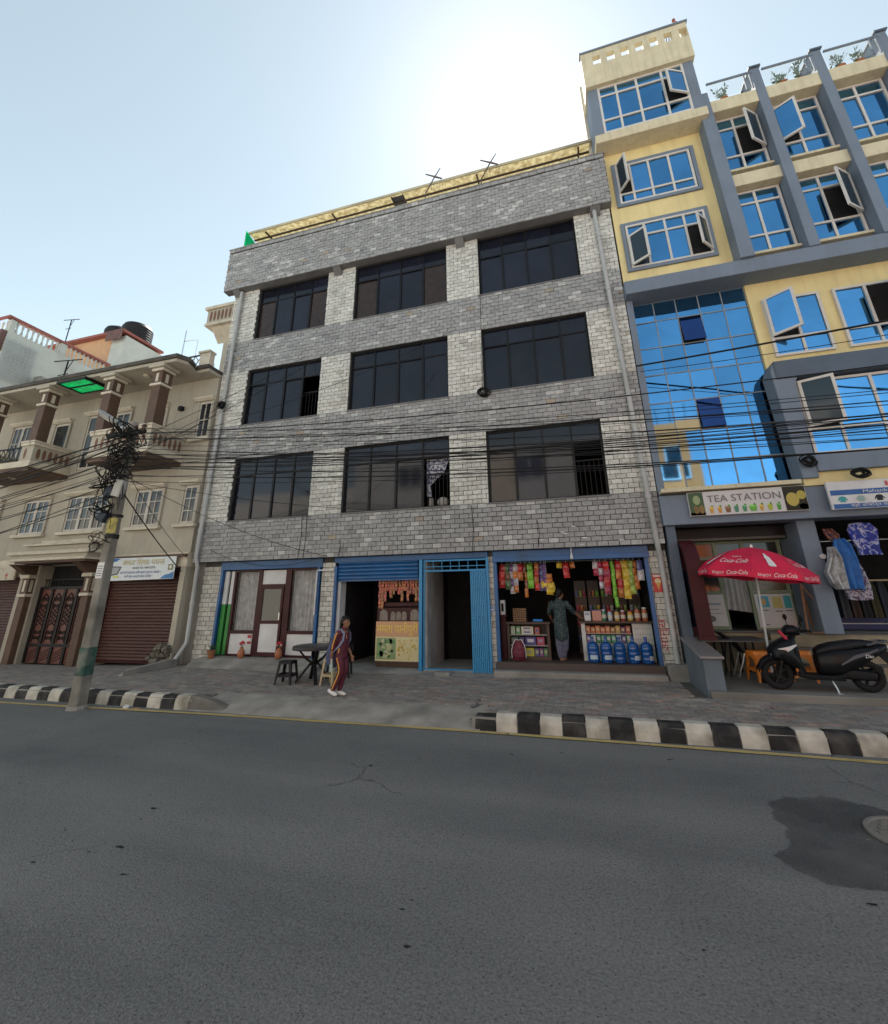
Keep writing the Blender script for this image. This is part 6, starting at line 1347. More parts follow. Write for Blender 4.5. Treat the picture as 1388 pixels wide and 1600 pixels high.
# ------------------------------------------------------------------ people: bodies grown from tapered limbs, fused by a voxel remesh
wr_tex = bpy.data.textures.new('cloth_folds', 'CLOUDS'); wr_tex.noise_scale = .09; wr_tex.noise_depth = 2
def fused(name, caps, mat, parent, voxel=.011, smooth=6, label=None):
    """caps = list of chains; a chain is [(x,y,z,r) or (x,y,z,rx,ry)...] of overlapping rounded segments"""
    t = MB()
    for ch in caps:
        P_ = [Vector(p[:3]) for p in ch]; Rr = [(p[3], p[4] if len(p) > 4 else p[3]) for p in ch]
        g = []; n = 14
        for i, p in enumerate(P_):
            d = (P_[min(i + 1, len(P_) - 1)] - P_[max(i - 1, 0)])
            if d.length < 1e-6: d = Vector((0, 0, 1))
            d.normalize(); ax = Vector((1, 0, 0)); 
            if abs(d.x) > .9: ax = Vector((0, 0, 1))
            ax = (ax - d * ax.dot(d)).normalized(); ay = d.cross(ax).normalized()
            g.append((p, d, ax, ay, Rr[i]))
        rings_ = []
        def rg(p, ax, ay, r, k): return [p + ax * r[0] * k * math.cos(6.28318 * q / n) + ay * r[1] * k * math.sin(6.28318 * q / n) for q in range(n)]
        p, d, ax, ay, r = g[0]
        for a in (80, 50, 20): rings_.append(rg(p - d * min(r) * math.sin(R(a)), ax, ay, r, math.cos(R(a))))
        for p, d, ax, ay, r in g: rings_.append(rg(p, ax, ay, r, 1))
        p, d, ax, ay, r = g[-1]
        for a in (20, 50, 80): rings_.append(rg(p + d * min(r) * math.sin(R(a)), ax, ay, r, math.cos(R(a))))
        t.loft(rings_)
    o = t.build(name, mat, parent, label=label)
    m_ = o.modifiers.new('fuse', 'REMESH'); m_.mode = 'VOXEL'; m_.voxel_size = voxel; m_.use_smooth_shade = True
    if smooth: m_ = o.modifiers.new('soft', 'SMOOTH'); m_.iterations = smooth; m_.factor = .5
    if name in ('jacket', 'trousers', 'tunic', 'bag_body'):
        m_ = o.modifiers.new('folds', 'DISPLACE'); m_.texture = wr_tex; m_.strength = .03; m_.mid_level = .5
    return o
m_skin = M('brown_skin', (.22, .105, .06), .55, var=.12, vs_=12); m_hair = M('black_hair', (.010, .008, .008), .45, var=.3, vs_=60)
m_trk = M('maroon_tracksuit', (.085, .008, .022), .7, var=.2, vs_=9, bump=.2, bs=40); m_stp = M('orange_stripe', (.6, .28, .05), .7); m_shoe = M('white_shoe', (.68, .67, .66), .5, var=.08)
gx, gy = -4.36, 8.08; gz = zp(gx, gy) + .002
girl = thing('person', 'girl in a maroon tracksuit with orange stripes walking with bag and bottle', 'person', (gx, gy, gz), R(-6), local=True); GS = .92; girl.scale = (GS, GS * .94, GS)
def hand(base, dirv, side, curl=.4, s=1.0):
    """palm and five finger chains; side = outward vector of the thumb"""
    b = Vector(base); d = Vector(dirv).normalized(); sd = Vector(side); sd = (sd - d * sd.dot(d)).normalized(); nn = d.cross(sd)
    ch = [[(*(b), .022 * s), (*(b + d * .035 * s), .030 * s, .016 * s), (*(b + d * .075 * s), .031 * s, .014 * s)]]
    for k, (off, L) in enumerate(((.024, .058), (.008, .066), (-.008, .062), (-.023, .048))):
        p0 = b + d * .075 * s + sd * off * s; p1 = p0 + (d * math.cos(curl * .6) + nn * math.sin(curl * .6)) * L * .5 * s; p2 = p1 + (d * math.cos(curl * 1.6) + nn * math.sin(curl * 1.6)) * L * .5 * s
        ch.append([(*p0, .0085 * s), (*p1, .0078 * s), (*p2, .0068 * s)])
    p0 = b + d * .02 * s + sd * .026 * s; p1 = p0 + (d * .6 + sd * .6 + nn * .3).normalized() * .035 * s; p2 = p1 + (d * .9 + sd * .1 + nn * .35).normalized() * .028 * s
    ch.append([(*p0, .011 * s), (*p1, .0095 * s), (*p2, .0078 * s)])
    return ch
HZ = 1.355
headc = [[(.045, 0, HZ + .035, .082, .074), (.055, 0, HZ - .005, .082, .072), (.072, 0, HZ - .055, .058, .054), (.084, 0, HZ - .085, .036, .038)], [(.02, 0, 1.17, .047, .052), (.03, 0, 1.24, .042, .044), (.045, 0, 1.30, .044, .046)], [(.133, 0, HZ + .005, .009), (.148, 0, HZ - .024, .013), (.138, 0, HZ - .03, .014, .016)], [(.05, -.074, HZ + .01, .014, .008), (.046, -.078, HZ - .02, .012, .008)], [(.05, .074, HZ + .01, .014, .008), (.046, .078, HZ - .02, .012, .008)], [(.125, -.018, HZ - .062, .011), (.130, 0, HZ - .062, .013), (.125, .018, HZ - .062, .011)]]
nearA = [(-.115, -.165, .88, .036), (-.135, -.165, .76, .031), (-.145, -.155, .70, .024)]
farA = [(.02, .165, .86, .036), (.09, .165, .78, .030), (.125, .15, .73, .023)]
body_caps = headc + [nearA, farA, [(0, 0, .80, .1, .13), (0, 0, 1.15, .09, .14)], [(-.02, -.06, .7, .06), (.02, -.06, .42, .045), (-.13, -.06, .13, .032), (-.15, -.06, .08, .03)], [(-.02, .06, .7, .06), (.04, .06, .42, .045), (-.06, .06, .12, .032), (-.05, .06, .06, .03)]] + hand((-.147, -.155, .69), (.1, .02, -1), (1, -.2, 0), 1.1) + hand((.13, .148, .725), (.45, -.05, -1), (.8, .3, .3), .5)
bodyo = fused('body', body_caps, m_skin, girl, .0075, 3)
fused('jacket', [[(-.01, 0, .76, .112, .155), (.0, 0, .86, .108, .150), (.005, 0, 1.0, .110, .150), (.0, 0, 1.12, .105, .165), (.005, 0, 1.19, .07, .11)], [(.0, -.15, 1.16, .06), (-.055, -.175, 1.03, .055), (-.10, -.172, .90, .047), (-.108, -.17, .87, .046)], [(.0, .15, 1.16, .06), (-.02, .175, 1.02, .055), (.01, .17, .89, .047), (.02, .168, .87, .045)], [(.02, 0, 1.20, .062, .066), (.03, 0, 1.245, .056, .06)]], m_trk, girl, .0095, 4)
fused('trousers', [[(-.01, 0, .80, .105, .145), (-.01, 0, .72, .115, .15)], [(-.01, -.068, .70, .088, .085), (.03, -.066, .56, .08, .075), (.035, -.064, .44, .066, .06), (-.04, -.062, .28, .058, .052), (-.12, -.06, .14, .056, .05)], [(-.01, .068, .70, .088, .085), (.04, .066, .56, .08, .075), (.055, .064, .43, .066, .06), (.0, .062, .27, .056, .05), (-.05, .06, .13, .054, .048)]], m_trk, girl, .0095, 4)
for nm, c in (('shoe', [[(-.215, -.06, .095, .034), (-.17, -.06, .075, .043), (-.10, -.062, .045, .042, .04), (-.05, -.064, .032, .032, .034)]]), ('shoe', [[(-.085, .06, .055, .034), (-.05, .06, .048, .042), (.03, .06, .036, .038, .038), (.075, .06, .03, .028, .032)]])): fused(nm, c, m_shoe, girl, .008, 3)
fused('hair', [[(.03, 0, HZ + .055, .088, .082), (.01, 0, HZ + .02, .083, .082), (-.02, 0, HZ - .03, .06, .07), (-.045, 0, HZ - .09, .04, .05), (-.07, 0, HZ - .16, .028, .032), (-.09, 0, HZ - .22, .014, .016)], [(.07, -.045, HZ + .075, .03), (.10, -.02, HZ + .07, .026), (.10, .03, HZ + .07, .026)], [(.03, -.066, HZ + .03, .03, .02), (.015, -.07, HZ - .02, .02, .014)]], m_hair, girl, .008, 3)
for s in (-1, 1): MB().ell((.127, s * .03, HZ + .012), (.008, .012, .007), 8, 6).build('eye', m_hair, girl); MB().tube([(.124, s * .014, HZ + .034), (.122, s * .03, HZ + .040), (.110, s * .046, HZ + .034)], .0045, 5).build('eyebrow', m_hair, girl)
MB().tube([(.134, -.018, HZ - .058), (.140, 0, HZ - .057), (.134, .018, HZ - .058)], .004, 5).build('mouth', M('lip', (.16, .045, .04), .5), girl)
def strip(parent, pts, w, mat, n_=(0, -1, 0), name='stripe'):
    t = MB(); g = []
    for i, p in enumerate(pts):
        p = Vector(p); d = (Vector(pts[min(i + 1, len(pts) - 1)]) - Vector(pts[max(i - 1, 0)])).normalized(); s = d.cross(Vector(n_)).normalized(); g.append([p - s * w, p + s * w])
    t.loft(g, caps=False, closed=False); t.build(name, mat, parent, solid=.006)
strip(girl, [(-.01, -.213, 1.17), (-.035, -.232, 1.08), (-.06, -.236, 1.0), (-.085, -.228, .93), (-.10, -.222, .86)], .013, m_stp)
strip(girl, [(-.02, -.155, .70), (.015, -.149, .60), (.035, -.136, .50), (.03, -.13, .42), (-.03, -.119, .30), (-.08, -.116, .21), (-.12, -.112, .13)], .012, m_stp)
strip(girl, [(.0, -.163, .90), (.03, -.160, .86), (.02, -.163, .79)], .012, m_stp); strip(girl, [(.118, -.05, 1.12), (.122, -.05, 1.05)], .010, m_stp, (1, 0, 0))
fused('collar', [[(.0, -.04, 1.25, .02), (.06, -.03, 1.24, .018), (.075, 0, 1.225, .018), (.06, .03, 1.24, .018), (.0, .04, 1.25, .02)]], m_trk, girl, .008, 2)
bp = thing('backpack', 'blue grey backpack on the back of the walking girl', 'bag', (gx - .184, gy + .01, gz + .552), R(-6), local=True); bp.scale = (GS, GS, GS)
m_bag = M('slate_blue_bag', (.06, .08, .16), .75, var=.25, vs_=10)
fused('bag_body', [[(.06, 0, .50, .05, .09), (.03, 0, .40, .08, .13), (-.01, 0, .22, .115, .15), (-.02, 0, .08, .125, .15), (-.01, 0, .0, .11, .14)]], m_bag, bp, .011, 5)
for s in (-1, 1): strip(bp, [(.06, s * .10, .50), (.15, s * .115, .60), (.24, s * .12, .62), (.31, s * .11, .54), (.30, s * .13, .42), (.22, s * .155, .30), (.10, s * .15, .22)], .022, M('pale_blue_strap', (.16, .18, .28), .7), (.3, s, .5), 'strap')
bo = thing('water_bottle', 'clear water bottle held in the hand of the walking girl', 'bottle', (gx - .133, gy - .13, gz + .405), R(-6), local=True); bo.scale = (GS, GS, GS)
MB().lathe([(.026, 0), (.031, .01), (.031, .06), (.028, .07), (.031, .08), (.031, .15), (.018, .19), (.012, .2), (.012, .215), (.001, .215)], 16).build('bottle_body', M('cloudy_clear_plastic', (.45, .55, .52), .15, var=.1, alpha=.75), bo, smooth=True)
MB().lathe([(.014, .215), (.014, .235), (.001, .235)], 12).build('cap', m_white, bo)
MB().lathe([(.0318, .085), (.0318, .135)], 16).build('bottle_label', paint('pale_green_label', (.35, .5, .45)), bo)
# woman at the counter, seen from behind
wx, wy, wz = -.50, 10.98, .472
wom = thing('person', 'woman in a dark patterned tunic leaning on the grocery counter', 'person', (wx, wy, wz), R(-8), local=True)
WH = 1.40
wc = [[(.03, .02, WH + .03, .075, .085), (.035, .03, WH - .01, .072, .083), (.05, .05, WH - .06, .05, .055)], [(.0, .0, 1.22, .05), (.02, .01, 1.31, .045)], [(.105, .065, WH - .015, .012), (.108, .07, WH - .03, .012)], [(.10, .0, WH, .012, .01), (.10, .0, WH - .02, .01, .01)],
      [(-.19, .0, 1.20, .045), (-.25, .06, 1.02, .04), (-.24, .16, .90, .034), (-.24, .20, .86, .026)], [(.18, .0, 1.20, .045), (.27, .07, 1.05, .04), (.37, .19, .94, .033), (.42, .24, .88, .026)],
      [(0, 0, .75, .12, .1), (0, 0, 1.15, .13, .09)], [(-.06, 0, .72, .06), (-.05, 0, .4, .05), (-.04, 0, .08, .035)], [(.07, 0, .72, .06), (.05, .02, .4, .05), (.0, .04, .08, .035)], [(-.04, -.05, .03, .03), (-.03, .06, .03, .032, .03), (-.03, .15, .022, .03, .022)], [(.01, -.02, .03, .03), (.02, .1, .03, .03), (.03, .18, .022, .03, .022)]] + hand((-.24, .21, .855), (.1, .8, -.5), (1, 0, 0), .6) + hand((.425, .245, .875), (.6, .7, -.25), (-.5, .5, 0), .4)
fused('body', wc, m_skin, wom, .009, 3)
m_tun = M('dark_teal_print_tunic', (.03, .05, .06), .8, stops=(38, [(.42, (.012, .026, .034)), (.55, (.02, .04, .05)), (.60, (.11, .15, .12)), (.68, (.02, .03, .045))]), var=.15, bump=.15)
fused('tunic', [[(0, 0, .50, .155, .125), (0, 0, .62, .155, .125), (.0, .0, .78, .15, .12), (0, 0, .95, .135, .105), (0, 0, 1.1, .155, .105), (0, 0, 1.2, .15, .085), (.005, .005, 1.26, .08, .06)], [(-.16, 0, 1.2, .062), (-.225, .04, 1.06, .056), (-.25, .09, .98, .05)], [(.16, 0, 1.2, .062), (.245, .05, 1.08, .056), (.30, .11, 1.0, .05)]], m_tun, wom, .011, 5)
fused('trousers', [[(-.06, 0, .66, .085), (-.06, 0, .4, .088, .08), (-.055, .0, .2, .075, .07), (-.045, 0, .085, .062, .06)], [(.075, .01, .66, .085), (.075, .02, .42, .085, .08), (.04, .03, .22, .07, .066), (.005, .03, .09, .058, .056)]], M('grey_violet_trousers', (.10, .10, .15), .8, var=.25, vs_=12), wom, .011, 4)
fused('hair', [[(.025, 0, WH + .05, .082, .09), (.015, -.02, WH + .01, .080, .082), (.0, -.045, WH - .03, .06, .05)], [(-.01, -.085, WH - .02, .04, .035), (-.015, -.095, WH - .05, .035, .03)]], m_hair, wom, .009, 3)
# ------------------------------------------------------------------ grocery: counters and goods
m_wood_dk = M('dark_brown_wood', (.06, .028, .018), .5, var=.3, vs_=9)
cl = thing('display_cabinet', 'dark wooden glazed cabinet of boxed goods in the grocery', 'cabinet', (-1.22, 11.1, .47))
t = MB(); x0, x1, y0, y1, z0, z1 = -1.72, -.76, 11.0, 11.38, .471, 1.22
for a, b in ((x0, x0 + .06), (x1 - .06, x1)): t.box(a, b, y0, y1, z0, z1)
t.box(x0 + .06, x1 - .06, y0, y1, z0, z0 + .07).box(x0 + .06, x1 - .06, y1 - .02, y1, z0 + .07, z1); t.build('carcass', m_wood_dk, cl)
MB().box(x0 - .04, x1 + .03, y0 - .04, y1 + .04, z1 + .002, z1 + .05).build('counter_top', m_wood_dk, cl, bevel=.006)
for z in (.76, .985): MB().box(x0 + .06, x1 - .06, y0 + .01, y1 - .02, z, z + .015).build('shelf', M('pale_shelf', (.35, .33, .3), .5), cl)
CB = []
LC1 = 'small carton on a shelf of the dark wooden cabinet, '
def carton(x, y, z, w_, d_, h_, col, label, band=None, group='cartons in the wooden cabinet'):
    if band is None:
        return MB().box(x, x + w_, y, y + d_, z, z + h_).build('carton', paint('carton_%02d%02d%02d' % tuple(int(c * 99) for c in col), col), loc=(x + w_ / 2, y + d_ / 2, z), label=label, cat='carton', group=group, bevel=.003)
    c = thing('carton', label, 'carton', (x + w_ / 2, y + d_ / 2, z), group=group); MB().box(x, x + w_, y, y + d_, z, z + h_).build('box', paint('carton_%02d%02d%02d' % tuple(int(q * 99) for q in col), col), c, bevel=.003)
    MB().box(x + w_ * .2, x + w_ * .8, y - .002, y - .001, z + h_ * .35, z + h_ * .75).build('print', paint('carton_%02d%02d%02d' % tuple(int(q * 99) for q in band), band), c)
row1 = [((.30, .38, .26), 'white and green carton on the top shelf of the dark cabinet', .1, .17, None), ((.12, .25, .12), 'green striped carton on the top shelf of the dark cabinet', .1, .17, (.5, .5, .45)), ((.55, .52, .42), 'long cream carton on the top shelf of the dark cabinet', .27, .085, (.1, .1, .3)), ((.35, .1, .06), 'orange red carton at the end of the top cabinet shelf', .1, .15, (.1, .08, .25))]
x = -1.64
for c, lab, w_, h_, bd in row1: carton(x, 11.06, 1.0015, w_, .2, h_, c, lab, bd); x += w_ + .02 + (.02 if w_ > .2 else 0)
carton(-1.40, 11.06, 1.088, .27, .2, .08, (.55, .52, .42), 'long cream carton stacked on its twin on the top cabinet shelf', (.1, .1, .3))
row2 = [((.05, .1, .06), 'dark green carton on the middle shelf of the dark cabinet', .16), ((.04, .03, .12), 'dark blue carton behind the red rucksack in the cabinet', .12), ((.06, .05, .2), 'violet and white carton on the middle cabinet shelf', .24), ((.34, .04, .08), 'crimson carton at the end of the middle cabinet shelf', .17)]
x = -1.64
for c, lab, w_ in row2: carton(x, 11.06, .7755, w_, .2, .17, c, lab, (.5, .48, .5) if w_ > .2 else (.3, .2, .3)); x += w_ + .02
row3 = [((.06, .05, .06), 'near black carton on the bottom shelf of the dark cabinet', .16), ((.08, .05, .05), 'brown carton on the bottom shelf behind the rucksack', .14), ((.5, .45, .05), 'yellow carton on the bottom shelf of the dark cabinet', .18), ((.1, .08, .2), 'purple carton beside the yellow one on the bottom shelf', .1), ((.18, .06, .22), 'magenta carton on the bottom cabinet shelf', .08), ((.07, .16, .08), 'green carton at the end of the bottom cabinet shelf', .09)]
x = -1.64
for c, lab, w_ in row3: carton(x, 11.06, .5415, w_, .2, .17, c, lab, (.35, .35, .2)); x += w_ + .012
# egg trays
eg = thing('egg_tray_stack', 'stack of brown egg trays on the dark wooden cabinet', 'egg trays', (-1.42, 11.2, 1.27))
m_card = M('brown_pulp_tray', (.24, .14, .08), .9, var=.2)
for k in range(6):
    t = MB(); z = 1.272 + k * .05; W = .15; n = 7; t.loft([[(-1.42 - W, 11.06, z), (-1.42 + W, 11.06, z), (-1.42 + W, 11.32, z), (-1.42 - W, 11.32, z)], [(-1.42 - W - .01, 11.05, z + .02), (-1.42 + W + .01, 11.05, z + .02), (-1.42 + W + .01, 11.33, z + .02), (-1.42 - W - .01, 11.33, z + .02)]])
    for i in range(6): t.lathe([(.024, z + .02), (.018, z + .045), (.001, z + .046)], 8, (-1.545 + i * .05, 11.075, 0))
    t.build('egg_tray', m_card, eg)
MB().box(-1.12, -.90, 11.05, 11.2, 1.272, 1.325).build('plastic_tray', M('bright_blue_plastic', (.01, .16, .5), .45), loc=(-1.0, 11.1, 1.272), label='bright blue plastic tray on the dark cabinet beside the egg trays', cat='tray', bevel=.01)
pc = thing('wooden_post_stand', 'small maroon carved post with a white box just inside the grocery', 'stand', (-1.78, 11.0, .47))
t = MB(); t.box(-1.85, -1.73, 10.95, 11.1, .472, 1.38); t.build('post', m_maroon, pc, bevel=.01); MB().box(-1.87, -1.71, 10.93, 11.12, 1.382, 1.43).build('post_cap', m_maroon, pc); MB().box(-1.84, -1.74, 10.95, 11.1, 1.432, 1.75).build('white_box', m_white, pc, bevel=.005); MB().box(-1.82, -1.76, 10.947, 10.949, 1.5, 1.68).build('dark_print', m_dark, pc)
# white tiled counter
cr = thing('tiled_counter', 'white tiled counter with an open display niche in the grocery', 'counter', (.65, 11.2, .47))
m_wt = M('white_glazed_tile', (.5, .5, .49), .3, var=.08, dirt=.2, ds=4)
t = MB(); t.box(-.06, .02, 11.08, 11.5, .471, 1.24).box(.02, 1.40, 11.09, 11.5, .471, .84).box(.02, .98, 11.45, 11.5, .84, 1.24).box(1.0, 1.40, 11.10, 11.5, .84, 1.24); t.build('counter_body', m_mortar, cr)
MB().box(-.10, 1.44, 11.02, 11.55, 1.241, 1.29).build('counter_top', m_wood_dk, cr, bevel=.006)
for i in range(8):
    for j in range(7):
        xx = 1.005 + i * .05; zz = .475 + j * .11
        MB().box(xx, xx + .046, 11.088 if j > 3 else 11.08, 11.1, zz, zz + .105).build('tile', m_wt, cr)
for i in range(10):
    for j in range(3): MB().box(.025 + i * .097, .118 + i * .097, 11.08, 11.09, .475 + j * .12, .59 + j * .12).build('tile', m_wt, cr)
MB().box(-.062, .022, 11.068, 11.08, .475, 1.24).build('white_edge', m_wt, cr); MB().box(.02, .98, 11.1, 11.45, 1.02, 1.035).build('shelf', MATS['pale_shelf'], cr)
pal1 = [(.45, .12, .05), (.4, .09, .04), (.45, .15, .05), (.42, .10, .05), (.4, .12, .04), (.25, .12, .05), (.4, .25, .06), (.12, .06, .1), (.35, .08, .06)]
for k in range(9): carton(.03 + k * .105, 11.12, 1.036, .095, .15, .13 if k % 2 else .15, pal1[k], 'red and orange packet on the top shelf of the counter niche' if k < 6 else ['yellow packet on the top shelf of the counter niche', 'dark packet on the top shelf of the counter niche', 'dull red packet at the end of the niche top shelf'][k - 6], (.5, .35, .2), group='packets in the counter niche')
pal2 = [(.2, .1, .3), (.5, .5, .52), (.08, .25, .12), (.09, .28, .14), (.08, .25, .12), (.1, .3, .16), (.45, .45, .5), (.12, .1, .25), (.3, .4, .2)]
for k in range(9): carton(.03 + k * .105, 11.12, .8415, .09, .15, .15, pal2[k], ['violet packet on the lower niche shelf', 'white packet next to the violet one on the lower niche shelf'][k] if k < 2 else ('green packet on the lower shelf of the counter niche' if k < 6 else ['pale packet beside the green ones on the lower niche shelf', 'navy packet on the lower niche shelf', 'lime packet at the end of the lower niche shelf'][k - 6]), (.5, .5, .5), group='packets in the counter niche')
# jars on the counter
JR = [(.03, .14, .20, (.5, .5, .55), 'square white stand card on the tiled counter', 'card'), (.20, .2, .21, (.42, .16, .12), 'square pink and brown tub on the tiled counter', 'tub'), (.40, .10, .24, (.05, .2, .13), 'green bottle shaped jar on the tiled counter', 'jar'), (.53, .10, .22, (.3, .38, .5), 'pale blue jar on the tiled counter', 'jar'), (.67, .11, .22, (.45, .3, .08), 'yellow sweet jar beside the pale blue jar', 'jar'), (.80, .10, .22, (.25, .05, .04), 'dark red jar between two yellow jars', 'jar'), (.94, .12, .21, (.45, .3, .04), 'squat yellow jar beside the tall orange jars', 'jar'), (1.09, .12, .28, (.35, .12, .06), 'tall orange brown jar next to the squat yellow jar', 'jar'), (1.24, .12, .28, (.42, .13, .05), 'tall orange jar at the wall end of the counter', 'jar')]
for k, (x, w_, h_, col, lab, cat) in enumerate(JR):
    y = 11.13; z = 1.2915; j = thing('jar' if cat == 'jar' else ('card_stand' if cat == 'card' else 'tub'), lab, cat, (x + w_ / 2, y, z)); m_ = paint('jar_%02d%02d%02d' % tuple(int(c * 99) for c in col), col, .2)
    if cat != 'jar':
        MB().box(x, x + w_, y - (.05 if cat == 'tub' else .012), y + (.08 if cat == 'tub' else .012), z, z + h_).build('body', m_, j, bevel=.006)
        if cat == 'card': MB().box(x + .02, x + w_ - .02, y - .0145, y - .0125, z + .12, z + .17).build('print', paint('card_grey', (.25, .25, .3)), j)
        else: MB().box(x - .004, x + w_ + .004, y - .054, y + .084, z + h_, z + h_ + .02).build('lid', paint('violet_lid', (.18, .1, .22)), j)
    else:
        r_ = w_ / 2; MB().lathe([(r_ * .9, z), (r_, z + .02), (r_, z + h_ * .7), (r_ * .75, z + h_ * .82), (r_ * .72, z + h_ * .86), (.001, z + h_ * .86)], 16, (x + r_, y, 0)).build('body', m_, j, smooth=True)
        MB().lathe([(r_ * .8, z + h_ * .86), (r_ * .8, z + h_), (.001, z + h_)], 16, (x + r_, y, 0)).build('lid', paint('jar_lid_%d' % (k % 3), ((.35, .03, .03), (.05, .05, .06), (.5, .5, .5))[k % 3], .4), j)
        MB().lathe([(r_ * 1.01, z + h_ * .22), (r_ * 1.01, z + h_ * .55)], 16, (x + r_, y, 0)).build('paper_label', paint('jar_label', (.5, .46, .38)), j)
# water jugs
m_jug = M('blue_water_jug', (.008, .07, .26), .18, var=.15, vs_=4, coat=.4); m_jl = paint('jug_label', (.42, .52, .62))
JL = ['blue water jug nearest the woman at the foot of the tiled counter', 'second blue water jug from the woman at the tiled counter', 'third blue water jug from the woman, label turned away', 'fourth blue water jug from the woman at the tiled counter', 'blue water jug nearest the blue door post']
for k, x in enumerate((.14, .41, .68, .95, 1.21)):
    j = thing('water_jug', JL[k], 'water jug', (x, 10.88, .471), group='blue water jugs in a row'); z = .471; pr_ = [(.095, z), (.118, z + .015)]
    for q in range(3): zz = z + .05 + q * .1; pr_ += [(.118, zz), (.122, zz + .02), (.122, zz + .06), (.114, zz + .075), (.118, zz + .09)]
    pr_ += [(.112, z + .36), (.07, z + .40), (.032, z + .42), (.03, z + .47), (.036, z + .475), (.036, z + .5), (.001, z + .5)]
    MB().lathe(pr_, 24, (x, 10.88, 0)).build('jug_body', m_jug, j, smooth=True)
    if k != 2:
        t = MB(); a0 = R(-125 + 12 * k); t.loft([[(x + .1235 * math.cos(a0 + R(i * 9)), 10.88 + .1235 * math.sin(a0 + R(i * 9)), z + zz) for i in range(9)] for zz in (.07, .155)], caps=False, closed=False); t.build('jug_label', m_jl, j)
    t = MB(); t.lathe([(.038, z + .49), (.038, z + .515), (.001, z + .517)], 14, (x, 10.88, 0)); t.build('cap', paint('jug_cap', (.02, .12, .35)), j)
rs = thing('rucksack', 'crimson rucksack with white piping on the grocery floor', 'bag', (-1.45, 10.86, .471), local=True)
m_rk = M('crimson_rucksack', (.12, .012, .03), .7, var=.25, vs_=12)
fused('bag_body', [[(0, .02, .06, .155, .09), (0, .0, .15, .165, .10), (0, .0, .28, .15, .09), (0, .02, .37, .11, .07)]], m_rk, rs, .012, 4); fused('pocket', [[(0, -.09, .09, .12, .03), (0, -.095, .17, .115, .03), (0, -.085, .22, .09, .02)]], m_rk, rs, .01, 3)
MB().tube([(-.155, -.05, .06), (-.16, -.06, .2), (-.13, -.06, .33), (-.07, -.04, .43), (.07, -.04, .43), (.13, -.06, .33), (.16, -.06, .2), (.155, -.05, .06)], .009, 5).build('piping', m_white, rs)
# hanging snack strips
t = MB(); g = []
for u, w_, d_ in ((0, .5, .02), (.06, .5, .03), (.1, .46, .18), (.3, .5, .3), (.5, .5, .34), (.7, .5, .3), (.9, .46, .18), (.94, .5, .03), (1, .5, .02)): g.append([(-w_, 0, -u), (-w_ * .5, -d_ * .9, -u), (0, -d_, -u), (w_ * .5, -d_ * .9, -u), (w_, 0, -u), (w_ * .5, d_ * .6, -u), (-w_ * .5, d_ * .6, -u)])
t.loft(g); m_pk = M('snack_packet_foil', (.4, .1, .1), .22, tone='obj', var=.45, vs_=26); o = t.build('packet', m_pk, loc=(0, 0, 0), smooth=True); pk_me = o.data; bpy.data.objects.remove(o)
C = dict(red=(.5, .03, .03), green=(.18, .45, .04), dkgreen=(.08, .16, .07), violet=(.14, .07, .22), white=(.5, .48, .52), orange=(.5, .16, .03), brown=(.2, .09, .05), yellow=(.6, .42, .03), lime=(.32, .42, .08), blue=(.12, .14, .35), crimson=(.4, .03, .08))
ST = [(60, 240, 'red', 'red', 3, 'red snack packets hanging beside the blue post of the grocery'), (103, 250, 'dkgreen', 'brown', 3, 'dark green snack packets hanging next to the red strip by the post'), (143, 280, 'violet', 'white', 4, 'violet and white sachets hanging near the egg trays'), (175, 272, 'white', 'orange', 4, 'white and orange sachets hanging above the egg trays'), (215, 190, 'red', 'orange', 2, 'short strip of two large red packets above the egg trays'), (254, 305, 'brown', 'orange', 4, 'narrow brown sachets hanging lowest above the egg trays'), (293, 245, 'green', 'green', 3, 'bright green packets hanging above the blue tray'), (345, 260, 'orange', 'red', 4, 'orange and red packets hanging above the blue tray'), (383, 262, 'violet', 'blue', 4, 'dark violet sachets hanging left of the woman'), (410, 265, 'violet', 'violet', 5, 'deep violet narrow sachets hanging closest to the woman'),
      (530, 115, 'yellow', 'orange', 1, 'single golden packet hanging above the woman'), (585, 180, 'red', 'red', 2, 'narrow red strip hanging above the woman'), (635, 118, 'orange', 'orange', 1, 'single orange packet hanging to the counter side of the woman'),
      (812, 170, 'white', 'crimson', 2, 'short strip of white and crimson packets above the counter card'), (852, 255, 'crimson', 'white', 4, 'crimson and white packets hanging above the green jar'), (892, 290, 'red', 'crimson', 4, 'red packets hanging beside the long lime green strip'), (940, 372, 'green', 'green', 5, 'long strip of bright lime green packets above the counter jars'), (985, 312, 'red', 'orange', 4, 'red packets hanging between lime green and yellow strips'), (1030, 322, 'yellow', 'yellow', 4, 'yellow packets hanging above the yellow jars'), (1068, 292, 'lime', 'lime', 4, 'pale lime packets hanging next to the yellow strip'), (1105, 262, 'orange', 'orange', 4, 'orange packets hanging above the tall jars'), (1145, 207, 'blue', 'white', 2, 'blue and white packets hanging by the red poster pillar')]
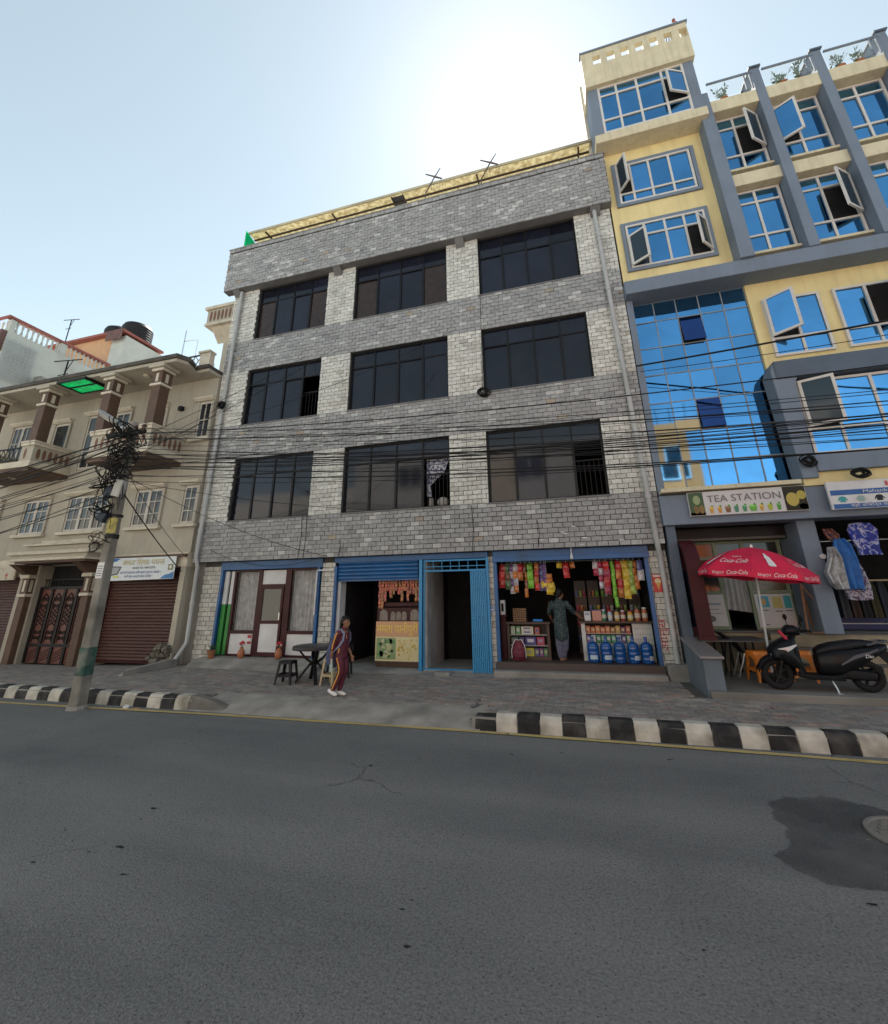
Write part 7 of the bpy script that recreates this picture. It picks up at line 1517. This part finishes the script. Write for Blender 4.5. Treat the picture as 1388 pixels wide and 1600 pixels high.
for k, (zx, zbm, c1, c2, n, lab) in enumerate(ST):
    X = -1.88 + (770 + zx / 4.957 - 773) / 232 * 3.26; top = 2.56; L = (zbm - 80) / 300.0; h_ = L / n; y = 10.90 + .03 * (k % 3)
    s = thing('snack_strip', 'strip of ' + lab, 'snack strip', (X, y, top - L), group='snack strips hanging in the grocery')
    wdt = .085 if n > 4 or c1 == 'brown' else (.14 if h_ > .16 else .115)
    MB().box(X - .004, X + .004, y + .02, y + .024, top - L * .9, top + .15).build('string', m_white, s)
    for q in range(n):
        c = C[c1] if (q % 2 == 0) else C[c2]; kk = rc.uniform(.75, 1.15)
        inst('packet', pk_me, (X + rc.uniform(-.008, .008), y, top - q * h_), s, (wdt, .09, h_ * 1.02), tuple(v * kk for v in c), rot=(rc.uniform(-.06, .06), rc.uniform(-.08, .08), rc.uniform(-.4, .4)))
yb_ = thing('yellow_packet_bunch', 'bunch of yellow and orange packets hanging over the woman', 'packet bunch', (-.72, 10.9, 1.95))
for q in range(7): inst('packet', pk_me, (-.72 + rc.uniform(-.1, .1), 10.9 + rc.uniform(-.03, .03), 2.32 - .05 * q), yb_, (.16, .1, .16), C['yellow'] if q > 2 else C['orange'], rot=(rc.uniform(-.2, .2), rc.uniform(-.6, .6), rc.uniform(-.5, .5)))
MB().tube([(-.72, 10.9, 2.3), (-.72, 10.9, 2.72)], .004, 4).build('string', m_white, yb_)
# shadowy goods on the back shelves
for k in range(5):
    x = -.15 + k * .32
    sh2 = thing('back_shelf', 'dim wooden shelf of goods at the back of the grocery', 'shelf', (x, 12.6, .47), group='shelves at the back of the grocery')
    t = MB(); t.box(x, x + .28, 12.5, 12.8, .471, 2.2); t.build('case', m_wood_dk, sh2)
    for q in range(12): inst('packet', pk_me, (x + .05 + (q % 3) * .09, 12.47, .9 + (q // 3) * .35), sh2, (.07, .06, .14), rc.choice(list(C.values())))
bl = thing('light_bulb', 'white light bulb hanging from the blue beam above the grocery', 'lamp', (-.11, 10.58, 2.55)); MB().lathe([(.001, 2.60), (.03, 2.62), (.035, 2.66), (.02, 2.71), (.016, 2.74), (.001, 2.745)], 14, (-.11, 10.575, 0)).build('bulb', m_white, bl, smooth=True); MB().tube([(-.11, 10.575, 2.74), (-.11, 10.58, 2.86)], .012, 6).build('holder', m_white, bl)
ps = thing('poster', 'small red poster with a yellow cone taped to the tiled pillar', 'poster', (1.60, 10.67, 1.9)); MB().box(1.50, 1.70, 10.672, 10.682, 1.88, 2.24).build('sheet', paint('poster_red', (.45, .03, .03)), ps)
deco(ps, 10.670, [(disc(1.6, 2.10, .06, .06), (.6, .5, .3)), ([(1.555, 2.07), (1.645, 2.07), (1.6, 1.92)], (.55, .32, .06)), (rect(1.52, 1.68, 2.19, 2.225), (.6, .55, .5))])
wl = thing('painted_notice', 'red letters painted down the tiled pillar beside the downpipe', 'lettering', (1.62, 10.69, .8)); text('ओनुस', .2, lambda u, v: (1.62 - v, 10.685, 1.05 + u), wl, paint('red_wall_letter', (.35, .03, .05)), width=.62)
st2 = thing('sticker', 'small blue and white sticker on the pillar beside the folding gate', 'sticker', (-1.98, 10.68, 1.5)); MB().box(-2.03, -1.94, 10.682, 10.686, 1.5, 1.62).build('sheet', paint('sticker_blue', (.2, .3, .55)), st2); deco(st2, 10.680, [(rect(-2.02, -1.95, 1.53, 1.56), (.6, .6, .62))])
# ------------------------------------------------------------------ snack stall in the middle bay
pp_ = thing('snack_stall', 'snack stall with a printed banner and arched maroon box behind the blue post', 'stall', (-4.41, 11.0, .26))
sx0, sx1, sy = -4.98, -3.84, 10.90
MB().box(sx0 + .02, sx1 - .02, sy + .02, 11.5, .25, 1.27).build('body', m_wood_dk, pp_)
MB().box(sx0, sx1, sy, sy + .018, .38, .93).build('picture_panel', paint('stall_cream', (.62, .54, .3)), pp_); MB().box(sx0, sx1, sy, sy + .018, .932, 1.28).build('name_panel', paint('stall_orange', (.55, .30, .16)), pp_)
rp = random.Random(5); shp = [(rect(sx0 + .03, sx0 + .54, .42, .90), (.22, .3, .14))]
for k in range(22): shp.append((disc(sx0 + .08 + rp.random() * .42, .45 + rp.random() * .4, rp.uniform(.03, .06)), rp.choice(((.42, .42, .22), (.12, .26, .1), (.5, .48, .32)))))
for k in range(40): shp.append((disc(sx0 + .60 + rp.random() * .48, .44 + rp.random() * .42, rp.uniform(.015, .035)), rp.choice(((.5, .36, .08), (.42, .28, .05), (.55, .45, .18)))))
deco(pp_, sy - .002, shp); text('ममता पानीपुरी', .26, on_front(-4.41, sy - .008, 1.02), pp_, paint('stall_yellow_letter', (.75, .58, .10)), width=1.08)
t = MB(); t.prism([(sx0, 1.282), (sx1, 1.282), (sx1, 1.60), (sx0, 1.60)], 'y', sy + .05, sy + .07); bxp = t.build('arched_box', m_maroon, pp_)
for k, (xc, w_) in enumerate(((-4.80, .11), (-4.55, .065), (-4.40, .065), (-4.25, .065), (-3.98, .11))):
    pts = [(xc - w_, 1.30), (xc + w_, 1.30)] + [(xc + w_ * math.cos(a), 1.44 + w_ * 1.1 * math.sin(a)) for a in [math.pi * q / 8 for q in range(9)]]
    t = MB(); t.prism(pts, 'y', sy + .045, sy + .049); t.build('arch_pane', M('dim_food_glass', (.12, .09, .075), .12, var=.4, vs_=8), pp_)
MB().box(sx0, sx1, sy + .1, 11.5, 1.60, 1.63).build('counter_top', m_wood_dk, pp_); MB().box(sx0, sx0 + .05, sy + .1, sy + .15, 1.63, 2.24).build('post', m_wood_dk, pp_); MB().box(sx0, sx1, sy + .1, sy + .12, 1.60, 1.72).build('back_board', m_maroon, pp_)
ph = thing('hanging_packets', 'curtain of small orange packets hanging above the snack stall', 'packets', (-4.41, 10.95, 1.6))
for i in range(15):
    n = rp.randint(3, 6) if i > 1 else 8
    for q in range(n): inst('packet', pk_me, (sx0 + .05 + i * .076, 10.95 + rp.uniform(-.02, .02), 2.26 - q * .085), ph, (.07, .05, .088), tuple(v * rp.uniform(.7, 1.2) for v in (.5, .17, .09)), rot=(0, rp.uniform(-.1, .1), rp.uniform(-.4, .4)))
MB().box(sx0, sx1, 10.94, 10.96, 2.262, 2.275).build('rail', m_iron, ph)
# ------------------------------------------------------------------ tea shop and clothes stall
ar = thing('arch_sign', 'tall glossy maroon arch standing edge on beside the tea shop column', 'arch', (2.22, 10.3, 1.06))
g = []; 
for k in range(17):
    a = math.pi * k / 16; yy_, zz_ = 10.55 - .52 * math.cos(a) * -1, 2.30 + .56 * math.sin(a)
    g.append((10.55 + .5 * math.cos(a), 2.30 + .56 * math.sin(a)))
path = [(11.05, 1.0)] + g + [(10.05, 1.0)]
t = MB(); rings_ = []
for i, (y, z) in enumerate(path):
    a, b = path[max(i - 1, 0)], path[min(i + 1, len(path) - 1)]; d = Vector((0, b[0] - a[0], b[1] - a[1])).normalized(); nn = Vector((0, d.z, -d.y))
    c = Vector((2.20, y, z)); rings_.append([c - Vector((.13, 0, 0)) - nn * .05, c + Vector((.13, 0, 0)) - nn * .05, c + Vector((.13, 0, 0)) + nn * .05, c - Vector((.13, 0, 0)) + nn * .05])
t.loft(rings_); t.build('arch_band', M('glossy_maroon_paint', (.05, .008, .012), .5, var=.2), ar, smooth=True)
MB().box(2.05, 2.36, 9.98, 10.14, 1.0, 1.07).build('foot', m_maroon, ar, bevel=.006); MB().box(2.05, 2.36, 10.97, 11.12, 1.0, 1.07).build('foot', m_maroon, ar, bevel=.006)
MB().box(2.14, 2.16, 10.12, 10.98, 1.2, 2.3).build('back_panel', M('dark_navy_panel', (.02, .022, .045), .5), ar)
sup = thing('low_platform', 'dark slatted platform under the maroon arch beside the granite capped wall', 'platform', (2.6, 10.8, .33))
MB().box(2.08, 3.3, 10.0, 11.2, .98, 1.0).build('deck', MATS['dark_granite'], sup, bevel=.004)
for i in range(9): MB().box(2.12 + i * .14, 2.15 + i * .14, 11.12, 11.16, .34, .98).build('bar', m_iron, sup)
for x, y in ((2.12, 10.04), (3.22, 10.04)): MB().box(x, x + .05, y, y + .05, .33, .98).build('leg', m_iron, sup)
hc = thing('black_chair', 'black chair with bent steel legs beside the orange stool', 'chair', (2.78, 10.6, .33), local=True)
t = MB(); t.loft([[(-.28, y, .80), (-.22, y, .78), (.02, y, .60), (.12, y, .42), (.10, y, .40), (-.02, y, .57), (-.24, y, .745)] for y in (-.18, .18)]); t.build('shell', m_black_pl, hc, bevel=.012)
for s in (-.17, .17): MB().tube([(.10, s, .42), (.06, s, .3), (-.02, s, .12), (-.06, s, .005)], .014, 6).build('leg', m_steel, hc); MB().tube([(-.1, s, .66), (-.16, s, .3), (-.2, s, .005)], .014, 6).build('leg', m_iron, hc)
es = thing('wooden_easel', 'brown wooden A frame leaning by the grey column of the tea shop', 'easel', (4.35, 10.75, 1.1))
m_ply = M('brown_timber', (.16, .075, .035), .7, var=.25, vs_=8)
for a, b in (((4.10, 10.72, 1.08), (4.22, 10.82, 2.0)), ((4.62, 10.66, 1.08), (4.22, 10.82, 2.0)), ((4.06, 10.68, 1.11), (4.64, 10.66, 1.11)), ((4.36, 11.1, 1.08), (4.22, 10.82, 2.0))): MB().bar(a, b, .04, .03).build('rail', m_ply, es)
m_post = paint('menu_white', (.5, .5, .51))
LM = ['white menu board with three drink pictures behind the scooter', 'white menu sheet in the shop window behind the maroon arch']
for k, (a, b, z0, z1) in enumerate(((3.56, 4.24, 1.14, 1.82), (2.5, 2.98, 1.17, 1.82))):
    mb_ = thing('menu_board', LM[k], 'menu board', ((a + b) / 2, 11.47, z0)); MB().box(a, b, 11.46, 11.48, z0, z1).build('board', m_post, mb_)
    if k == 0: deco(mb_, 11.458, [(rect(3.62, 3.82, 1.55, 1.77), (.03, .3, .42)), (rect(3.88, 4.05, 1.53, 1.76), (.42, .4, .14)), (rect(4.09, 4.22, 1.53, 1.78), (.04, .32, .36)), (disc(3.72, 1.66, .035, .08), (.5, .3, .08)), (disc(3.97, 1.64, .03, .09), (.06, .07, .05)), (disc(4.15, 1.64, .03, .08), (.5, .5, .45)), (rect(3.66, 3.78, 1.48, 1.5), (.1, .1, .1)), (rect(3.9, 4.03, 1.46, 1.48), (.1, .1, .1)), (rect(4.08, 4.22, 1.47, 1.49), (.1, .1, .1)), (rect(3.68, 3.74, 1.2, 1.22), (.08, .08, .1))])
    else: deco(mb_, 11.458, [(rect(2.55, 2.9, 1.6, 1.64), (.2, .25, .3)), (rect(2.55, 2.85, 1.5, 1.52), (.2, .25, .3)), (disc(2.66, 1.32, .1, .07), (.08, .1, .12)), (rect(2.6, 2.9, 1.42, 1.44), (.25, .3, .3))])
def cloth(name, label, outline, y, mat, th=.05, extra=None, cat='garment', fold=.03):
    """garment hung facing the street: an outline with body, folds and thickness"""
    t = MB(); n = len(outline[0]); g = []
    for row in outline: g.append(row)
    fr = [[(x, y - th / 2 - fold * math.sin(i * 1.9 + j * .4), z) for i, (x, z) in enumerate(row)] for j, row in enumerate(g)]; bk = [[(x, y + th / 2, z) for x, z in row] for row in g]
    rings_ = [f + b[::-1] for f, b in zip(fr, bk)]; t.loft(rings_)
    o = t.build(name, mat, loc=(sum(x for x, z in outline[0]) / n, y, min(z for r_ in outline for x, z in r_)), label=label, cat=cat, smooth=True); return o
def rowsof(edges, n=9): return [[(a + (b - a) * i / (n - 1), z + (dz if isinstance(dz, float) else 0) * math.sin(math.pi * i / (n - 1))) for i in range(n)] for a, b, z, dz in edges]
m_bw_ = M('blue_white_swirl_cloth', (.3, .3, .5), .8, stops=(9, [(.38, (.02, .03, .22)), (.48, (.03, .05, .35)), (.53, (.5, .5, .6)), (.6, (.04, .05, .3))]), var=.1)
cloth('patterned_shirt', 'blue and white swirl patterned shirt hung in the clothes stall', rowsof([(5.20, 5.52, 3.10, .02), (5.15, 5.62, 2.98, 0.0), (5.17, 5.60, 2.8, 0.0), (5.22, 5.58, 2.62, 0.0), (5.22, 5.60, 2.50, .01)]), 10.62, m_bw_)
cloth('blue_dress', 'bright blue dress hung at the corner of the clothes stall', rowsof([(4.84, 4.98, 2.82, 0.0), (4.80, 5.08, 2.70, 0.0), (4.82, 5.12, 2.4, 0.0), (4.80, 5.12, 2.1, 0.0), (4.83, 5.10, 1.86, .03)]), 10.50, M('bright_blue_cloth', (.02, .12, .38), .7, var=.3, vs_=9))
cloth('patterned_dress', 'white and violet swirl patterned dress hanging below the blue dress', rowsof([(4.83, 5.10, 2.5, 0.0), (4.80, 5.20, 2.2, 0.0), (4.80, 5.24, 1.9, 0.0), (4.84, 5.22, 1.70, -.02)]), 10.58, M('violet_white_swirl_cloth', (.4, .4, .4), .8, stops=(16, [(.42, (.08, .06, .12)), (.52, (.48, .46, .5)), (.6, (.1, .07, .14))]), var=.1))
cloth('silver_bag', 'crumpled silver white bag hung beside the blue dress', rowsof([(4.68, 4.76, 2.66, 0.0), (4.64, 4.84, 2.45, 0.0), (4.52, 4.84, 2.2, 0.0), (4.56, 4.84, 2.0, 0.0), (4.64, 4.82, 1.88, 0.0)]), 10.45, M('silver_foil_cloth', (.45, .46, .47), .3, var=.5, vs_=14), th=.1, cat='bag', fold=.05)
cloth('orange_scarf', 'small orange and dark scarf hung above the blue dress', rowsof([(4.72, 4.86, 3.02, 0.0), (4.74, 4.96, 2.9, 0.0), (4.80, 4.96, 2.78, 0.0)]), 10.56, M('orange_dark_print', (.3, .1, .05), .8, stops=(30, [(.45, (.03, .03, .06)), (.6, (.4, .12, .04))]), var=.1), cat='scarf')
rl = thing('clothes_rail', 'pale rail across the dark clothes stall carrying dim garments', 'clothes rail', (6.0, 11.3, 1.1)); MB().tube([(4.72, 11.3, 2.05), (7.55, 11.3, 2.05)], .018, 8).build('rail', M('pale_wood_rail', (.4, .33, .2), .6), rl); MB().tube([(4.8, 11.3, 1.1), (4.8, 11.3, 2.05)], .02, 6).build('upright', m_iron, rl); MB().tube([(7.5, 11.3, 1.1), (7.5, 11.3, 2.05)], .02, 6).build('upright', m_iron, rl)
LG = ['grey', 'dark brown', 'charcoal', 'olive', 'slate', 'dull green', 'black', 'mouse grey']
for k in range(8):
    x = 4.98 + k * .17; c = ((.05, .05, .055), (.045, .03, .025), (.02, .02, .022), (.05, .045, .025), (.03, .035, .045), (.03, .045, .03), (.012, .012, .013), (.06, .055, .055))[k]
    cloth('hanging_garment', LG[k] + ' garment hanging from the pale rail in the dark clothes stall', rowsof([(x + .02, x + .1, 2.03, 0.0), (x, x + .13, 1.9, 0.0), (x, x + .14, 1.6, 0.0), (x - .01, x + .15, 1.35, 0.0)], 6), 11.3, paint('cloth_' + LG[k].replace(' ', '_'), c, .9), th=.16, fold=.02)
sp = thing('spot_lamp', 'small round pale lamp on the grey column beside the clothes stall', 'lamp', (4.62, 10.6, 2.5)); MB().lathe([(.05, 10.58), (.05, 10.64), (.001, 10.64)], 14, (4.62, 0, 2.5), 'y').build('disc', m_white, sp)
# ------------------------------------------------------------------ lettering: text curves become flat meshes
tmp = []
for body, size, mapf, parent, mat, shear, width, name, align in TXT:
    c = bpy.data.curves.new(name, 'FONT'); c.body = body; c.size = size; c.align_x = align; c.shear = shear; c.resolution_u = 3
    o = bpy.data.objects.new(name, c); COL.objects.link(o); tmp.append(o)
bpy.context.view_layer.update()
dg = bpy.context.evaluated_depsgraph_get()
for o, (body, size, mapf, parent, mat, shear, width, name, align) in zip(tmp, TXT):
    me = bpy.data.meshes.new_from_object(o.evaluated_get(dg))
    xs = [v.co.x for v in me.vertices] or [0, 1]; w0 = max(xs) - min(xs); k = width / w0 if width and w0 > 0 else 1.0; xm = (max(xs) + min(xs)) / 2
    org = ORG[parent.name]
    for v in me.vertices:
        p = Vector(mapf((v.co.x - xm) * k, v.co.y - size * .30 * (1 if '__' in body else 0))); v.co = p - org
    me.materials.clear(); me.materials.append(mat)
    n = bpy.data.objects.new(name, me); COL.objects.link(n); n.parent = parent
for o in tmp:
    c = o.data; bpy.data.objects.remove(o); bpy.data.curves.remove(c)
